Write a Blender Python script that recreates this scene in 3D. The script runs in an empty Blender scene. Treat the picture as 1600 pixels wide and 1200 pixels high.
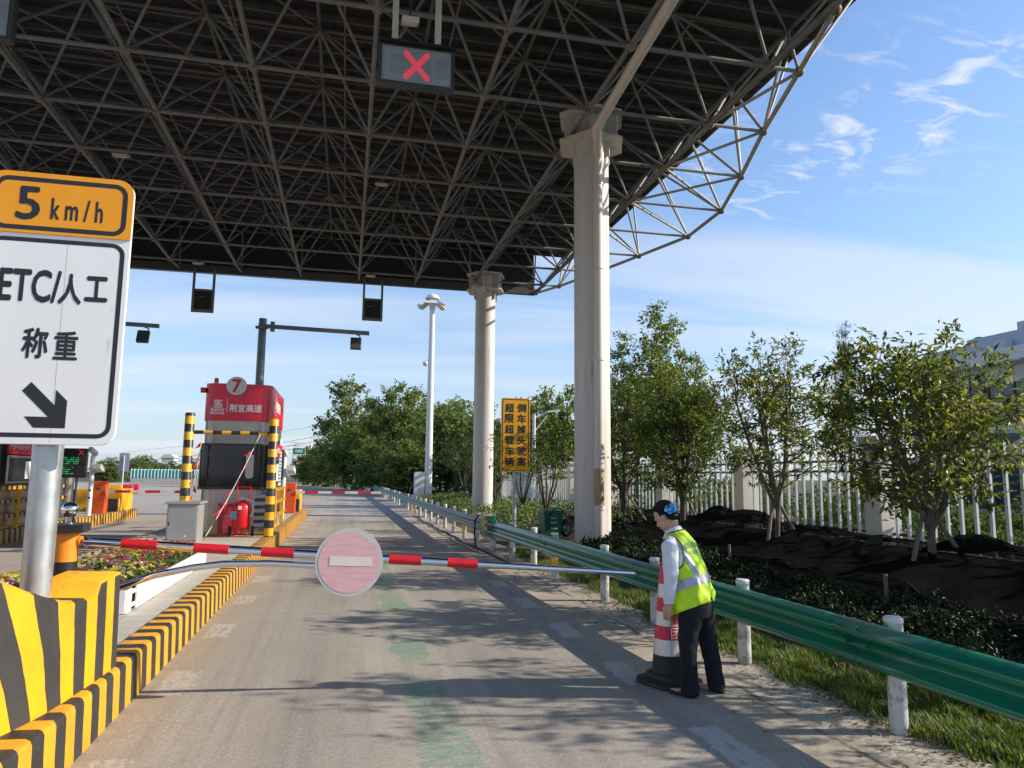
import bpy, bmesh, math, random
import numpy as np
from mathutils import Vector, Matrix
random.seed(7)
RNG = np.random.default_rng(11)
scene = bpy.context.scene
COL = scene.collection
# ---------------------------------------------------------------- camera
cam_d = bpy.data.cameras.new("camera")
cam = bpy.data.objects.new("camera", cam_d)
COL.objects.link(cam)
cam_d.sensor_width = 36.0
cam_d.lens = 36.0 * 1125.0 / 1600.0
cam_d.clip_start = 0.05
cam_d.clip_end = 9000
RC = np.array([[0.9746627, 0.0380683, 0.22041648], [-0.2234685, 0.12290767, 0.96693099], [0.00971854, -0.99168771, 0.12830059]])
CH = 1.75
mw = Matrix.Identity(4)
for i in range(3):
    mw[i][0] = RC[i, 0]; mw[i][1] = -RC[i, 1]; mw[i][2] = -RC[i, 2]
mw[2][3] = CH
cam.matrix_world = mw
scene.camera = cam


def at(u, v, Y):
    """point seen at photo pixel u,v at the distance Y along the road"""
    r = RC @ np.array([u - 800.0, v - 600.0, 1125.0])
    p = r * (Y / r[1])
    return Vector((p[0], p[1], p[2] + CH))


def at_x(u, v, X):
    r = RC @ np.array([u - 800.0, v - 600.0, 1125.0])
    p = r * (X / r[0])
    return Vector((p[0], p[1], p[2] + CH))


def at_z(u, v, Z):
    r = RC @ np.array([u - 800.0, v - 600.0, 1125.0])
    p = r * ((Z - CH) / r[2])
    return Vector((p[0], p[1], p[2] + CH))


# ---------------------------------------------------------------- sky, sun, exposure
SUN_EL = math.radians(28.0)
SUN_AZ = math.atan2(-0.21, 0.978)          # direction towards the sun, in the xy plane
sun_v = Vector((math.cos(SUN_EL) * math.cos(SUN_AZ), math.cos(SUN_EL) * math.sin(SUN_AZ), math.sin(SUN_EL)))
world = bpy.data.worlds.new("World")
scene.world = world
world.use_nodes = True
scene.view_settings.view_transform = 'Standard'
scene.view_settings.look = 'None'
scene.view_settings.exposure = 0.80
scene.view_settings.gamma = 1.0
SKY_STRENGTH = 0.15
SUN_STRENGTH = 3.7


def N(nt, t, ins=None, **props):
    n = nt.nodes.new(t)
    for k, v in props.items():
        setattr(n, k, v)
    for k, v in (ins or {}).items():
        s = n.inputs[k]
        if isinstance(v, bpy.types.NodeSocket):
            nt.links.new(v, s)
        else:
            s.default_value = v
    return n


def MA(nt, op, a, b=0.0, c=None, clamp=False):
    n = nt.nodes.new('ShaderNodeMath'); n.operation = op; n.use_clamp = clamp
    for i, v in enumerate((a, b, c)):
        if v is None: continue
        if isinstance(v, bpy.types.NodeSocket): nt.links.new(v, n.inputs[i])
        else: n.inputs[i].default_value = v
    return n.outputs[0]


def RAMP(nt, fac, stops):
    n = nt.nodes.new('ShaderNodeValToRGB')
    el = n.color_ramp.elements
    while len(el) < len(stops): el.new(0.5)
    for e, (p, c) in zip(el, stops):
        e.position = p
        e.color = (c[0], c[1], c[2], 1) if hasattr(c, '__len__') else (c, c, c, 1)
    nt.links.new(fac, n.inputs[0])
    return n.outputs[0]


def MIX(nt, fac, a, b, mode='MIX'):
    n = nt.nodes.new('ShaderNodeMix'); n.data_type = 'RGBA'; n.blend_type = mode
    for s, v in ((n.inputs[0], fac), (n.inputs[6], a), (n.inputs[7], b)):
        if isinstance(v, bpy.types.NodeSocket): nt.links.new(v, s)
        elif hasattr(v, '__len__'): s.default_value = (v[0], v[1], v[2], 1)
        else: s.default_value = v
    return n.outputs[2]


def NOISE(nt, vec, scale, detail=4.0, rough=0.55, dist=0.0):
    n = N(nt, 'ShaderNodeTexNoise', {'Scale': scale, 'Detail': detail, 'Roughness': rough, 'Distortion': dist})
    if vec is not None: nt.links.new(vec, n.inputs['Vector'])
    return n.outputs['Fac']


def SCALEV(nt, vec, s):
    n = nt.nodes.new('ShaderNodeVectorMath'); n.operation = 'MULTIPLY'
    nt.links.new(vec, n.inputs[0]); n.inputs[1].default_value = s
    return n.outputs[0]


def build_world():
    nt = world.node_tree
    nt.nodes.clear()
    out = N(nt, 'ShaderNodeOutputWorld')
    sky = N(nt, 'ShaderNodeTexSky')
    sky.sky_type = 'NISHITA'; sky.sun_disc = False
    sky.sun_elevation = SUN_EL
    sky.sun_rotation = math.atan2(sun_v.x, sun_v.y)
    sky.altitude = 0; sky.air_density = 1.0; sky.dust_density = 0.6; sky.ozone_density = 2.0
    tc = N(nt, 'ShaderNodeTexCoord')
    sep = N(nt, 'ShaderNodeSeparateXYZ', {0: tc.outputs['Generated']})
    z = sep.outputs[2]
    den = MA(nt, 'ADD', MA(nt, 'MAXIMUM', z, 0.0), 0.10)
    px = MA(nt, 'DIVIDE', sep.outputs[0], den)
    py = MA(nt, 'DIVIDE', sep.outputs[1], den)
    pv = N(nt, 'ShaderNodeCombineXYZ', {0: px, 1: py, 2: 0.0}).outputs[0]
    pvu = N(nt, 'ShaderNodeMapping', {'Vector': pv, 'Location': (-1.08, 0.10, 0)}).outputs[0]
    pvl = N(nt, 'ShaderNodeMapping', {'Vector': pv, 'Location': (-0.25, 0.85, 0)}).outputs[0]
    # long veils lying low across the sky (drawn out along x)
    mp = N(nt, 'ShaderNodeMapping', {'Vector': pvl, 'Rotation': (0, 0, math.radians(-14)), 'Scale': (0.16, 0.75, 1)})
    v1 = NOISE(nt, mp.outputs[0], 1.5, 7, 0.55, 0.6)
    veil = RAMP(nt, v1, [(0.43, 0.0), (0.60, 1.0)])
    low = RAMP(nt, z, [(0.0, 1.0), (0.30, 0.85), (0.36, 0.0)])
    veil = MA(nt, 'MULTIPLY', MA(nt, 'MULTIPLY', veil, low), 0.55)
    # small torn puffs
    mp2 = N(nt, 'ShaderNodeMapping', {'Vector': pvu, 'Rotation': (0, 0, math.radians(20)), 'Scale': (1.0, 1.9, 1), 'Location': (3.1, 0.6, 0)})
    p1 = NOISE(nt, mp2.outputs[0], 6.0, 9, 0.62, 0.8)
    m1 = NOISE(nt, pvu, 1.05, 2, 0.5)
    puff = MA(nt, 'MULTIPLY', RAMP(nt, p1, [(0.52, 0.0), (0.68, 1.0)]), RAMP(nt, m1, [(0.43, 0.0), (0.58, 1.0)]))
    mid = RAMP(nt, z, [(0.24, 0.0), (0.32, 1.0), (0.52, 1.0), (0.60, 0.0)])
    puff = MA(nt, 'MULTIPLY', MA(nt, 'MULTIPLY', puff, mid), 0.85)
    cl = MA(nt, 'MAXIMUM', veil, puff, clamp=True)
    hz = RAMP(nt, z, [(0.0, 0.75), (0.10, 0.50), (0.30, 0.12), (0.5, 0.0)])
    skyc = MIX(nt, 1.0, sky.outputs[0], (0.72, 0.80, 0.88), 'MULTIPLY')
    c = MIX(nt, hz, skyc, (2.08, 2.34, 2.88))
    c = MIX(nt, cl, c, (3.35, 3.5, 3.85))
    bg = N(nt, 'ShaderNodeBackground', {'Color': c, 'Strength': SKY_STRENGTH})
    nt.links.new(bg.outputs[0], out.inputs[0])


build_world()
sl = bpy.data.lights.new("sun", 'SUN')
sl.energy = SUN_STRENGTH; sl.angle = math.radians(0.53); sl.color = (1.0, 0.90, 0.76)
so = bpy.data.objects.new("sun", sl); COL.objects.link(so)
so.rotation_euler = sun_v.to_track_quat('Z', 'Y').to_euler()
so.location = (60, -20, 60)


# ---------------------------------------------------------------- mesh helpers
class MB:
    def __init__(s):
        s.v = []; s.f = []; s.m = []; s.uv = {}

    def add(s, vs, fs, mi=0):
        b = len(s.v)
        s.v.extend([tuple(p) for p in vs])
        for f in fs:
            s.f.append(tuple(i + b for i in f)); s.m.append(mi)
        return b

    def box(s, x0, x1, y0, y1, z0, z1, mi=0):
        return s.add([(x0, y0, z0), (x1, y0, z0), (x1, y1, z0), (x0, y1, z0), (x0, y0, z1), (x1, y0, z1), (x1, y1, z1), (x0, y1, z1)],
                     [(0, 3, 2, 1), (4, 5, 6, 7), (0, 1, 5, 4), (1, 2, 6, 5), (2, 3, 7, 6), (3, 0, 4, 7)], mi)

    def obox(s, c, ax, ay, az, hx, hy, hz, mi=0):
        c = Vector(c); ax, ay, az = Vector(ax).normalized() * hx, Vector(ay).normalized() * hy, Vector(az).normalized() * hz
        vs = []
        for k in (-1, 1):
            for i, j in ((-1, -1), (1, -1), (1, 1), (-1, 1)):
                vs.append(c + ax * i + ay * j + az * k)
        s.add(vs, [(0, 3, 2, 1), (4, 5, 6, 7), (0, 1, 5, 4), (1, 2, 6, 5), (2, 3, 7, 6), (3, 0, 4, 7)], mi)

    def path(s, pts, r, n=8, caps=True, mi=0, flat=1.0):
        pts = [Vector(p) for p in pts]
        k = len(pts)
        rs = [r] * k if not hasattr(r, '__len__') else list(r)
        ref = None; vs = []
        for i, p in enumerate(pts):
            t = (pts[min(i + 1, k - 1)] - pts[max(i - 1, 0)])
            if t.length < 1e-9: t = Vector((0, 0, 1))
            t.normalize()
            if ref is None:
                ref = Vector((0, 0, 1)) if abs(t.z) < 0.9 else Vector((1, 0, 0))
            a = (ref - t * ref.dot(t))
            if a.length < 1e-6: a = t.orthogonal()
            a.normalize(); ref = a
            b = t.cross(a)
            for j in range(n):
                w = 2 * math.pi * j / n
                vs.append(p + a * (rs[i] * math.cos(w)) + b * (rs[i] * flat * math.sin(w)))
        fs = []
        for i in range(k - 1):
            for j in range(n):
                j2 = (j + 1) % n
                fs.append((i * n + j, i * n + j2, (i + 1) * n + j2, (i + 1) * n + j))
        if caps:
            fs.append(tuple(range(n - 1, -1, -1))); fs.append(tuple((k - 1) * n + j for j in range(n)))
        s.add(vs, fs, mi)

    def tube(s, a, b, r, r2=None, n=8, mi=0):
        s.path([a, b], [r, r if r2 is None else r2], n, True, mi)

    def lathe(s, prof, c, n=24, mi=0, sx=1.0, sy=1.0, rot=0.0):
        vs = []; k = len(prof)
        for (r, z) in prof:
            for j in range(n):
                w = 2 * math.pi * j / n + rot
                vs.append((c[0] + r * math.cos(w) * sx, c[1] + r * math.sin(w) * sy, c[2] + z))
        fs = []
        for i in range(k - 1):
            for j in range(n):
                j2 = (j + 1) % n
                fs.append((i * n + j, i * n + j2, (i + 1) * n + j2, (i + 1) * n + j))
        fs.append(tuple(range(n - 1, -1, -1))); fs.append(tuple((k - 1) * n + j for j in range(n)))
        s.add(vs, fs, mi)

    def ball(s, c, r, n=12, mi=0, sz=1.0):
        k = max(4, n // 2)
        prof = [(max(1e-4, r * math.sin(math.pi * i / k)), -r * sz * math.cos(math.pi * i / k)) for i in range(k + 1)]
        s.lathe(prof, c, n, mi)

    def prism(s, poly, z0, z1, mi=0, side_mi=None):
        k = len(poly)
        vs = [(p[0], p[1], z0) for p in poly] + [(p[0], p[1], z1) for p in poly]
        s.add(vs, [tuple(range(k - 1, -1, -1)), tuple(range(k, 2 * k))], mi)
        b = len(s.v) - 2 * k
        for i in range(k):
            j = (i + 1) % k
            s.f.append((b + i, b + j, b + k + j, b + k + i)); s.m.append(mi if side_mi is None else side_mi)

    def prism_y(s, poly, y0, y1, mi=0):
        """polygon in x,z pushed along y"""
        k = len(poly)
        vs = [(p[0], y0, p[1]) for p in poly] + [(p[0], y1, p[1]) for p in poly]
        fs = [tuple(range(k)), tuple(range(2 * k - 1, k - 1, -1))]
        for i in range(k):
            j = (i + 1) % k
            fs.append((j, i, k + i, k + j))
        s.add(vs, fs, mi)

    def rings(s, rings, close=True, caps=True, mi=0):
        n = len(rings[0]); k = len(rings)
        vs = [p for r in rings for p in r]; fs = []
        for i in range(k - 1):
            for j in range(n if close else n - 1):
                j2 = (j + 1) % n
                fs.append((i * n + j, i * n + j2, (i + 1) * n + j2, (i + 1) * n + j))
        if caps:
            fs.append(tuple(range(n - 1, -1, -1))); fs.append(tuple((k - 1) * n + j for j in range(n)))
        s.add(vs, fs, mi)

    def build(s, name, mats, parent=None, smooth=None, bevel=0.0, uvs=None):
        me = bpy.data.meshes.new(name)
        me.from_pydata(s.v, [], s.f)
        mats = mats if isinstance(mats, (list, tuple)) else [mats]
        for m in mats: me.materials.append(m)
        if len(mats) > 1: me.polygons.foreach_set('material_index', s.m)
        if uvs is not None:
            ul = me.uv_layers.new(name='UVMap')
            li = np.zeros(len(me.loops), dtype=np.int32); me.loops.foreach_get('vertex_index', li)
            ul.data.foreach_set('uv', np.asarray(uvs, dtype=np.float32)[li].ravel())
        if smooth is not None:
            me.polygons.foreach_set('use_smooth', [True] * len(me.polygons))
            me.set_sharp_from_angle(angle=math.radians(smooth))
        me.validate(); me.update()
        return link(name, me, parent, bevel)


def link(name, me, parent=None, bevel=0.0):
    o = bpy.data.objects.new(name, me)
    COL.objects.link(o)
    if parent is not None:
        o.parent = parent
        if parent.type == 'EMPTY':
            o.matrix_parent_inverse = Matrix.Translation(-Vector(parent.location))
    if bevel:
        b = o.modifiers.new('bevel', 'BEVEL'); b.width = bevel; b.segments = 2; b.limit_method = 'ANGLE'
    return o


def thing(name, label, cat, loc=(0, 0, 0), group=None):
    o = bpy.data.objects.new(name, None)
    COL.objects.link(o)
    o.location = loc; o.empty_display_size = 0.2
    o['label'] = label; o['category'] = cat
    if group: o['group'] = group
    return o


def tag(o, label, cat, group=None, kind=None):
    if label: o['label'] = label
    if cat: o['category'] = cat
    if group: o['group'] = group
    if kind: o['kind'] = kind
    return o


def struct(o):
    o['kind'] = 'structure'
    return o


def clone(root, loc=None, rz=0.0, sc=None, label=None, cat=None, group=None):
    r = root.copy(); COL.objects.link(r)
    if loc is not None: r.location = loc
    r.rotation_euler = (0, 0, rz)
    if sc is not None: r.scale = sc if hasattr(sc, '__len__') else (sc, sc, sc)
    if label: r['label'] = label
    if cat: r['category'] = cat
    if group: r['group'] = group
    for ch in list(root.children):
        c = ch.copy(); COL.objects.link(c)
        inv = ch.matrix_parent_inverse.copy()
        c.parent = r; c.matrix_parent_inverse = inv
        for g in list(ch.children):
            d = g.copy(); COL.objects.link(d); d.parent = c
    return r


def mesh_np(name, V, F, mats, mi=None, smooth=False):
    me = bpy.data.meshes.new(name)
    V = np.asarray(V, dtype=np.float32); F = np.asarray(F, dtype=np.int32)
    k = F.shape[1]
    me.vertices.add(len(V)); me.vertices.foreach_set('co', V.ravel())
    me.loops.add(F.size); me.loops.foreach_set('vertex_index', F.ravel())
    me.polygons.add(len(F))
    me.polygons.foreach_set('loop_start', np.arange(0, F.size, k, dtype=np.int32))
    for m in (mats if isinstance(mats, (list, tuple)) else [mats]): me.materials.append(m)
    if mi is not None: me.polygons.foreach_set('material_index', np.asarray(mi, dtype=np.int32))
    if smooth: me.polygons.foreach_set('use_smooth', [True] * len(F))
    me.update(calc_edges=True); me.validate()
    return me


_glyph = {}


def text_verts(s, bold=0.0, thick=0.004):
    bold = 0; key = (s, bold, thick)
    if key not in _glyph:
        c = bpy.data.curves.new('t', 'FONT'); c.body = s; c.size = 1.0; c.resolution_u = 3
        o = bpy.data.objects.new('t', c); COL.objects.link(o)
        bpy.context.view_layer.update()
        me = bpy.data.meshes.new_from_object(o.evaluated_get(bpy.context.evaluated_depsgraph_get()))
        vs = np.array([v.co[:2] for v in me.vertices]); fs = [tuple(p.vertices) for p in me.polygons]
        bpy.data.objects.remove(o); bpy.data.curves.remove(c); bpy.data.meshes.remove(me)
        _glyph[key] = (vs, fs)
    return _glyph[key]


def text(mb, s, origin, right, up, w=None, h=None, bold=0.0, mi=0, centre=True, lift=0.001):
    """flat lettering: fits the string's ink box to width w and/or height h, centred on origin"""
    vs, fs = text_verts(s, bold)
    lo = vs.min(0); hi = vs.max(0); sz = hi - lo
    sx = w / sz[0] if w else None
    sy = h / sz[1] if h else None
    if sx is None: sx = sy
    if sy is None: sy = sx
    right = Vector(right).normalized(); up = Vector(up).normalized()
    nrm = right.cross(up)
    q = (vs - (lo + hi) / 2 if centre else vs - lo)
    for k, (dx, dy) in enumerate(((0, 0), (bold, 0), (-bold, 0), (0, bold), (0, -bold)) if bold else ((0, 0),)):
        o = Vector(origin) + nrm * (lift * (1 + 0.25 * k))
        mb.add([o + right * float((a + dx) * sx) + up * float((b + dy) * sy) for a, b in q], fs, mi)


def rrect(x0, x1, y0, y1, r, n=5):
    pts = []
    for cx, cy, a0 in ((x1 - r, y1 - r, 0), (x0 + r, y1 - r, 90), (x0 + r, y0 + r, 180), (x1 - r, y0 + r, 270)):
        for i in range(n + 1):
            a = math.radians(a0 + 90 * i / n)
            pts.append((cx + r * math.cos(a), cy + r * math.sin(a)))
    return pts


# ---------------------------------------------------------------- materials
def new_mat(name):
    m = bpy.data.materials.new(name); m.use_nodes = True
    nt = m.node_tree; nt.nodes.clear()
    out = N(nt, 'ShaderNodeOutputMaterial')
    b = N(nt, 'ShaderNodeBsdfPrincipled')
    nt.links.new(b.outputs[0], out.inputs[0])
    return m, nt, b


def mat(name, col, rough=0.6, metal=0.0, var=0.12, vs=5.0, dirt=None, dirt_amt=0.5, dscale=6.0, bump=0.0, bscale=60.0, emit=0.0, stretch=(1, 1, 1), coat=0.0, rvar=0.1):
    m, nt, b = new_mat(name)
    tc = N(nt, 'ShaderNodeTexCoord').outputs['Object']
    tcs = SCALEV(nt, tc, stretch)
    n1 = NOISE(nt, tcs, vs, 5, 0.6)
    c = RAMP(nt, n1, [(0.3, [x * (1 - var) for x in col]), (0.7, [min(1, x * (1 + var)) for x in col])])
    if dirt is not None:
        n2 = NOISE(nt, tcs, dscale, 8, 0.68, 0.3)
        lo = 0.72 - 0.3 * dirt_amt
        c = MIX(nt, RAMP(nt, n2, [(lo, 0.0), (lo + 0.10, 1.0)]), c, dirt)
    nt.links.new(c, b.inputs['Base Color'])
    b.inputs['Metallic'].default_value = metal
    nr = MA(nt, 'MULTIPLY_ADD', n1, 2 * rvar, rough - rvar, clamp=True)
    nt.links.new(nr, b.inputs['Roughness'])
    if coat: b.inputs['Coat Weight'].default_value = coat
    if bump:
        nb = NOISE(nt, tcs, bscale, 4, 0.6)
        bp = N(nt, 'ShaderNodeBump', {'Height': nb, 'Strength': bump, 'Distance': 0.01})
        nt.links.new(bp.outputs[0], b.inputs['Normal'])
    if emit:
        nt.links.new(c, b.inputs['Emission Color']); b.inputs['Emission Strength'].default_value = emit
    return m


def stripes(name, axis, period, c1, c2, duty=0.5, phase=0.0, rough=0.55, wob=0.012, wear=None, wear_amt=0.35, bump=0.0, grime=0.25):
    m, nt, b = new_mat(name)
    tcn = N(nt, 'ShaderNodeTexCoord')
    tc = tcn.outputs['Object']
    if axis == 'uv':
        a = N(nt, 'ShaderNodeSeparateXYZ', {0: tcn.outputs['UV']}).outputs[0]
    else:
        a = N(nt, 'ShaderNodeSeparateXYZ', {0: tc}).outputs['xyz'.index(axis)]
    w = MA(nt, 'MULTIPLY', MA(nt, 'SUBTRACT', NOISE(nt, tc, 9.0, 3), 0.5), wob * 2)
    a = MA(nt, 'ADD', MA(nt, 'ADD', a, w), phase + period * 200)
    fr = MA(nt, 'FRACT', MA(nt, 'DIVIDE', a, period))
    st = MA(nt, 'GREATER_THAN', fr, duty)
    n1 = NOISE(nt, tc, 3.5, 6, 0.65)
    k1 = RAMP(nt, n1, [(0.3, [x * 0.86 for x in c1]), (0.7, [min(1, x * 1.1) for x in c1])])
    k2 = RAMP(nt, n1, [(0.3, [x * 0.8 for x in c2]), (0.7, [x * 1.25 for x in c2])])
    c = MIX(nt, st, k1, k2)
    if wear is not None:
        n2 = NOISE(nt, tc, 14.0, 9, 0.7, 0.4)
        lo = 0.74 - 0.3 * wear_amt
        c = MIX(nt, RAMP(nt, n2, [(lo, 0.0), (lo + 0.06, 1.0)]), c, wear)
    if grime:
        n3 = NOISE(nt, tc, 2.2, 8, 0.7)
        c = MIX(nt, MA(nt, 'MULTIPLY', RAMP(nt, n3, [(0.45, 0.0), (0.75, 1.0)]), grime), c, (0.10, 0.085, 0.065))
    nt.links.new(c, b.inputs['Base Color'])
    b.inputs['Roughness'].default_value = rough
    if bump:
        bp = N(nt, 'ShaderNodeBump', {'Height': NOISE(nt, tc, 70.0, 5, 0.6), 'Strength': bump, 'Distance': 0.01})
        nt.links.new(bp.outputs[0], b.inputs['Normal'])
    return m


def leafmat(name, stops, trans=0.35, rough=0.45, spec=0.4):
    m, nt, b = new_mat(name)
    out = [n for n in nt.nodes if n.type == 'OUTPUT_MATERIAL'][0]
    g = N(nt, 'ShaderNodeNewGeometry')
    tc = N(nt, 'ShaderNodeTexCoord').outputs['Object']
    n1 = NOISE(nt, tc, 0.9, 3)
    f = MA(nt, 'MULTIPLY_ADD', MA(nt, 'SUBTRACT', n1, 0.5), 0.7, MA(nt, 'MULTIPLY_ADD', g.outputs['Random Per Island'], 0.86, 0.07), clamp=True)
    c = RAMP(nt, f, stops)
    nt.links.new(c, b.inputs['Base Color'])
    b.inputs['Roughness'].default_value = rough
    b.inputs['Specular IOR Level'].default_value = spec
    t = N(nt, 'ShaderNodeBsdfTranslucent')
    ct = MIX(nt, 1.0, c, (1.5, 1.5, 0.6), 'MULTIPLY')
    nt.links.new(ct, t.inputs[0])
    mx = N(nt, 'ShaderNodeMixShader', {0: trans})
    nt.links.new(b.outputs[0], mx.inputs[1]); nt.links.new(t.outputs[0], mx.inputs[2])
    nt.links.new(mx.outputs[0], out.inputs[0])
    return m


YEL = (0.82, 0.42, 0.012); BLK = (0.028, 0.026, 0.025)
M = {}
M['white_paint'] = mat('white_paint', (0.72, 0.70, 0.66), 0.5, var=0.07, dirt=(0.42, 0.38, 0.32), dirt_amt=0.25, dscale=2.5)
M['column'] = mat('column_paint', (0.62, 0.59, 0.55), 0.55, var=0.09, vs=1.2, dirt=(0.38, 0.345, 0.30), dirt_amt=0.5, dscale=1.6, stretch=(3, 3, 0.22), bump=0.08)
M['pipe'] = mat('pipe_plastic', (0.68, 0.62, 0.55), 0.45, var=0.06, vs=1.5, dirt=(0.42, 0.36, 0.3), dirt_amt=0.25, stretch=(2, 2, 0.5))
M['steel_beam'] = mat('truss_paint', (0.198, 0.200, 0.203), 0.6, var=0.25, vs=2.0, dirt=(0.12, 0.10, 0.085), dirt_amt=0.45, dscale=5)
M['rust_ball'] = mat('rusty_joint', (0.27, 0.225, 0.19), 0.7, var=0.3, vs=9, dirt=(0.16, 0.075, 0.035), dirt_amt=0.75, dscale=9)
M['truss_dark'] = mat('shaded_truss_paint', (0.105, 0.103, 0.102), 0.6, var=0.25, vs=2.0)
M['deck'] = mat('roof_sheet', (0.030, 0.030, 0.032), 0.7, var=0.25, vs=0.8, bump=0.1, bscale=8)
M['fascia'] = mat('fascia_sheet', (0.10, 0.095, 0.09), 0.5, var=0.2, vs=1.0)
M['galv'] = mat('galvanised_steel', (0.50, 0.53, 0.54), 0.42, 0.75, var=0.16, vs=7.0, dirt=(0.36, 0.38, 0.39), dirt_amt=0.6, dscale=3, stretch=(1.5, 1.5, 0.7))
M['stainless'] = mat('brushed_stainless', (0.40, 0.37, 0.335), 0.34, 0.9, var=0.08, vs=4, dirt=(0.32, 0.29, 0.26), dirt_amt=0.35, dscale=18)
M['chrome'] = mat('chrome', (0.72, 0.73, 0.75), 0.10, 1.0, var=0.04, rvar=0.03)
M['grey_metal'] = mat('grey_cabinet', (0.34, 0.34, 0.33), 0.45, 0.3, var=0.1, vs=2)
M['dark_metal'] = mat('dark_metal', (0.075, 0.08, 0.085), 0.45, 0.4, var=0.15)
M['grey_pole'] = mat('grey_pole', (0.10, 0.115, 0.12), 0.35, 0.6, var=0.12)
M['black'] = mat('black_plastic', (0.02, 0.02, 0.021), 0.5, var=0.2)
M['rubber'] = mat('black_rubber', (0.03, 0.029, 0.028), 0.75, var=0.25, dirt=(0.12, 0.11, 0.10), dirt_amt=0.35)
M['sign_black'] = mat('sign_black', (0.022, 0.023, 0.026), 0.5, var=0.1)
M['sign_white'] = mat('sign_white', (0.88, 0.88, 0.86), 0.35, var=0.035, vs=1.5, stretch=(2, 2, 0.6), dirt=(0.62, 0.60, 0.55), dirt_amt=0.22, dscale=3)
M['sign_orange'] = mat('sign_orange', (0.93, 0.36, 0.006), 0.4, var=0.05, vs=2, dirt=(0.8, 0.42, 0.1), dirt_amt=0.1, dscale=12)
M['sign_yellow'] = mat('sign_yellow', (0.90, 0.42, 0.01), 0.4, var=0.05)
M['yellow'] = mat('yellow_paint', (0.80, 0.40, 0.012), 0.55, var=0.12, vs=3, dirt=(0.30, 0.16, 0.05), dirt_amt=0.35, dscale=9, bump=0.1)
M['orange'] = mat('orange_paint', (0.84, 0.25, 0.015), 0.42, var=0.08, vs=2, dirt=(0.5, 0.18, 0.04), dirt_amt=0.2)
M['box_orange'] = mat('orange_box', (0.78, 0.10, 0.012), 0.42, var=0.07, vs=2)
M['red'] = mat('red_paint', (0.60, 0.008, 0.016), 0.35, var=0.08)
M['tape_red'] = mat('red_sleeve', (0.62, 0.012, 0.022), 0.45, var=0.12, vs=10)
M['booth_red'] = mat('booth_red', (0.66, 0.004, 0.035), 0.28, var=0.06, vs=1.2)
M['glass'] = mat('dark_glass', (0.012, 0.013, 0.016), 0.06, var=0.3, vs=2, rvar=0.02)
M['letter_white'] = mat('letter_white', (0.82, 0.80, 0.78), 0.5, var=0.04)
M['letter_red'] = mat('letter_red', (0.52, 0.012, 0.035), 0.5, var=0.05)
M['green_rail'] = mat('green_rail', (0.003, 0.165, 0.092), 0.24, var=0.05, vs=1.0, stretch=(1, 0.5, 1), dirt=(0.05, 0.17, 0.11), dirt_amt=0.42, dscale=5, rvar=0.06)
M['old_rail'] = mat('faded_green_rail', (0.13, 0.22, 0.19), 0.42, var=0.14, vs=2.0, stretch=(4, 0.6, 4), dirt=(0.24, 0.26, 0.23), dirt_amt=0.35, dscale=5)
M['post'] = mat('post_white', (0.60, 0.59, 0.57), 0.55, var=0.1, vs=5, dirt=(0.30, 0.28, 0.25), dirt_amt=0.85, dscale=5, bump=0.1)
M['bin'] = mat('bin_green', (0.008, 0.13, 0.07), 0.45, var=0.12)
M['wall_cream'] = mat('cream_render', (0.76, 0.71, 0.62), 0.8, var=0.07, vs=1.5, dirt=(0.5, 0.45, 0.37), dirt_amt=0.3, dscale=2, bump=0.15, bscale=90)
M['bars_white'] = mat('fence_bars', (0.84, 0.83, 0.80), 0.5, var=0.07)
M['green_post'] = mat('green_post', (0.02, 0.17, 0.07), 0.5, var=0.1)
M['fence_rail'] = mat('fence_rail', (0.035, 0.05, 0.035), 0.55, var=0.2)
M['trunk'] = mat('bark', (0.135, 0.105, 0.075), 0.85, var=0.35, vs=12, bump=0.5, bscale=45, stretch=(1, 1, 0.35), dirt=(0.22, 0.19, 0.14), dirt_amt=0.4, dscale=7)
M['trunk_dark'] = mat('dark_bark', (0.075, 0.06, 0.045), 0.9, var=0.3, vs=12, bump=0.4)
M['stake'] = mat('wood_stake', (0.19, 0.145, 0.10), 0.85, var=0.3, vs=10, stretch=(1, 1, 0.3), bump=0.3)
M['building'] = mat('building_white', (0.80, 0.80, 0.79), 0.7, var=0.04, vs=0.3)
M['building_grey'] = mat('building_grey', (0.50, 0.53, 0.57), 0.7, var=0.06, vs=0.3)
M['window_blue'] = mat('window_blue', (0.07, 0.11, 0.16), 0.08, var=0.2, vs=0.3, rvar=0.03)
M['cable'] = mat('cable_black', (0.018, 0.018, 0.018), 0.6, var=0.2)
M['teal'] = mat('teal_panel', (0.28, 0.50, 0.49), 0.5, var=0.15, vs=0.4)
M['concrete'] = mat('concrete', (0.40, 0.38, 0.34), 0.85, var=0.12, vs=2, bump=0.2, dirt=(0.25, 0.23, 0.2), dirt_amt=0.3)
M['lamp_face'] = mat('lamp_lens', (0.75, 0.72, 0.58), 0.4, var=0.05)
M['mesh_grey'] = mat('pale_grey', (0.55, 0.55, 0.53), 0.5, var=0.06)
M['green_sign'] = mat('green_sign', (0.006, 0.19, 0.11), 0.4, var=0.04)
M['led_red'] = mat('led_red', (0.9, 0.035, 0.07), 0.4, emit=0.45, var=0.05)
M['led_white'] = mat('led_dot', (0.62, 0.66, 0.72), 0.4, var=0.02)
M['led_face'] = mat('led_face', (0.27, 0.32, 0.375), 0.35, var=0.05, vs=3)
M['led_green'] = mat('led_green', (0.03, 0.55, 0.14), 0.4, emit=0.35, var=0.05)
M['kerb'] = stripes('kerb_stripes', 'uv', 0.30, (0.72, 0.345, 0.012), BLK, 0.5, 0.0, wear=(0.36, 0.29, 0.21), wear_amt=0.30, bump=0.3, wob=0.009, grime=0.35)
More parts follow.
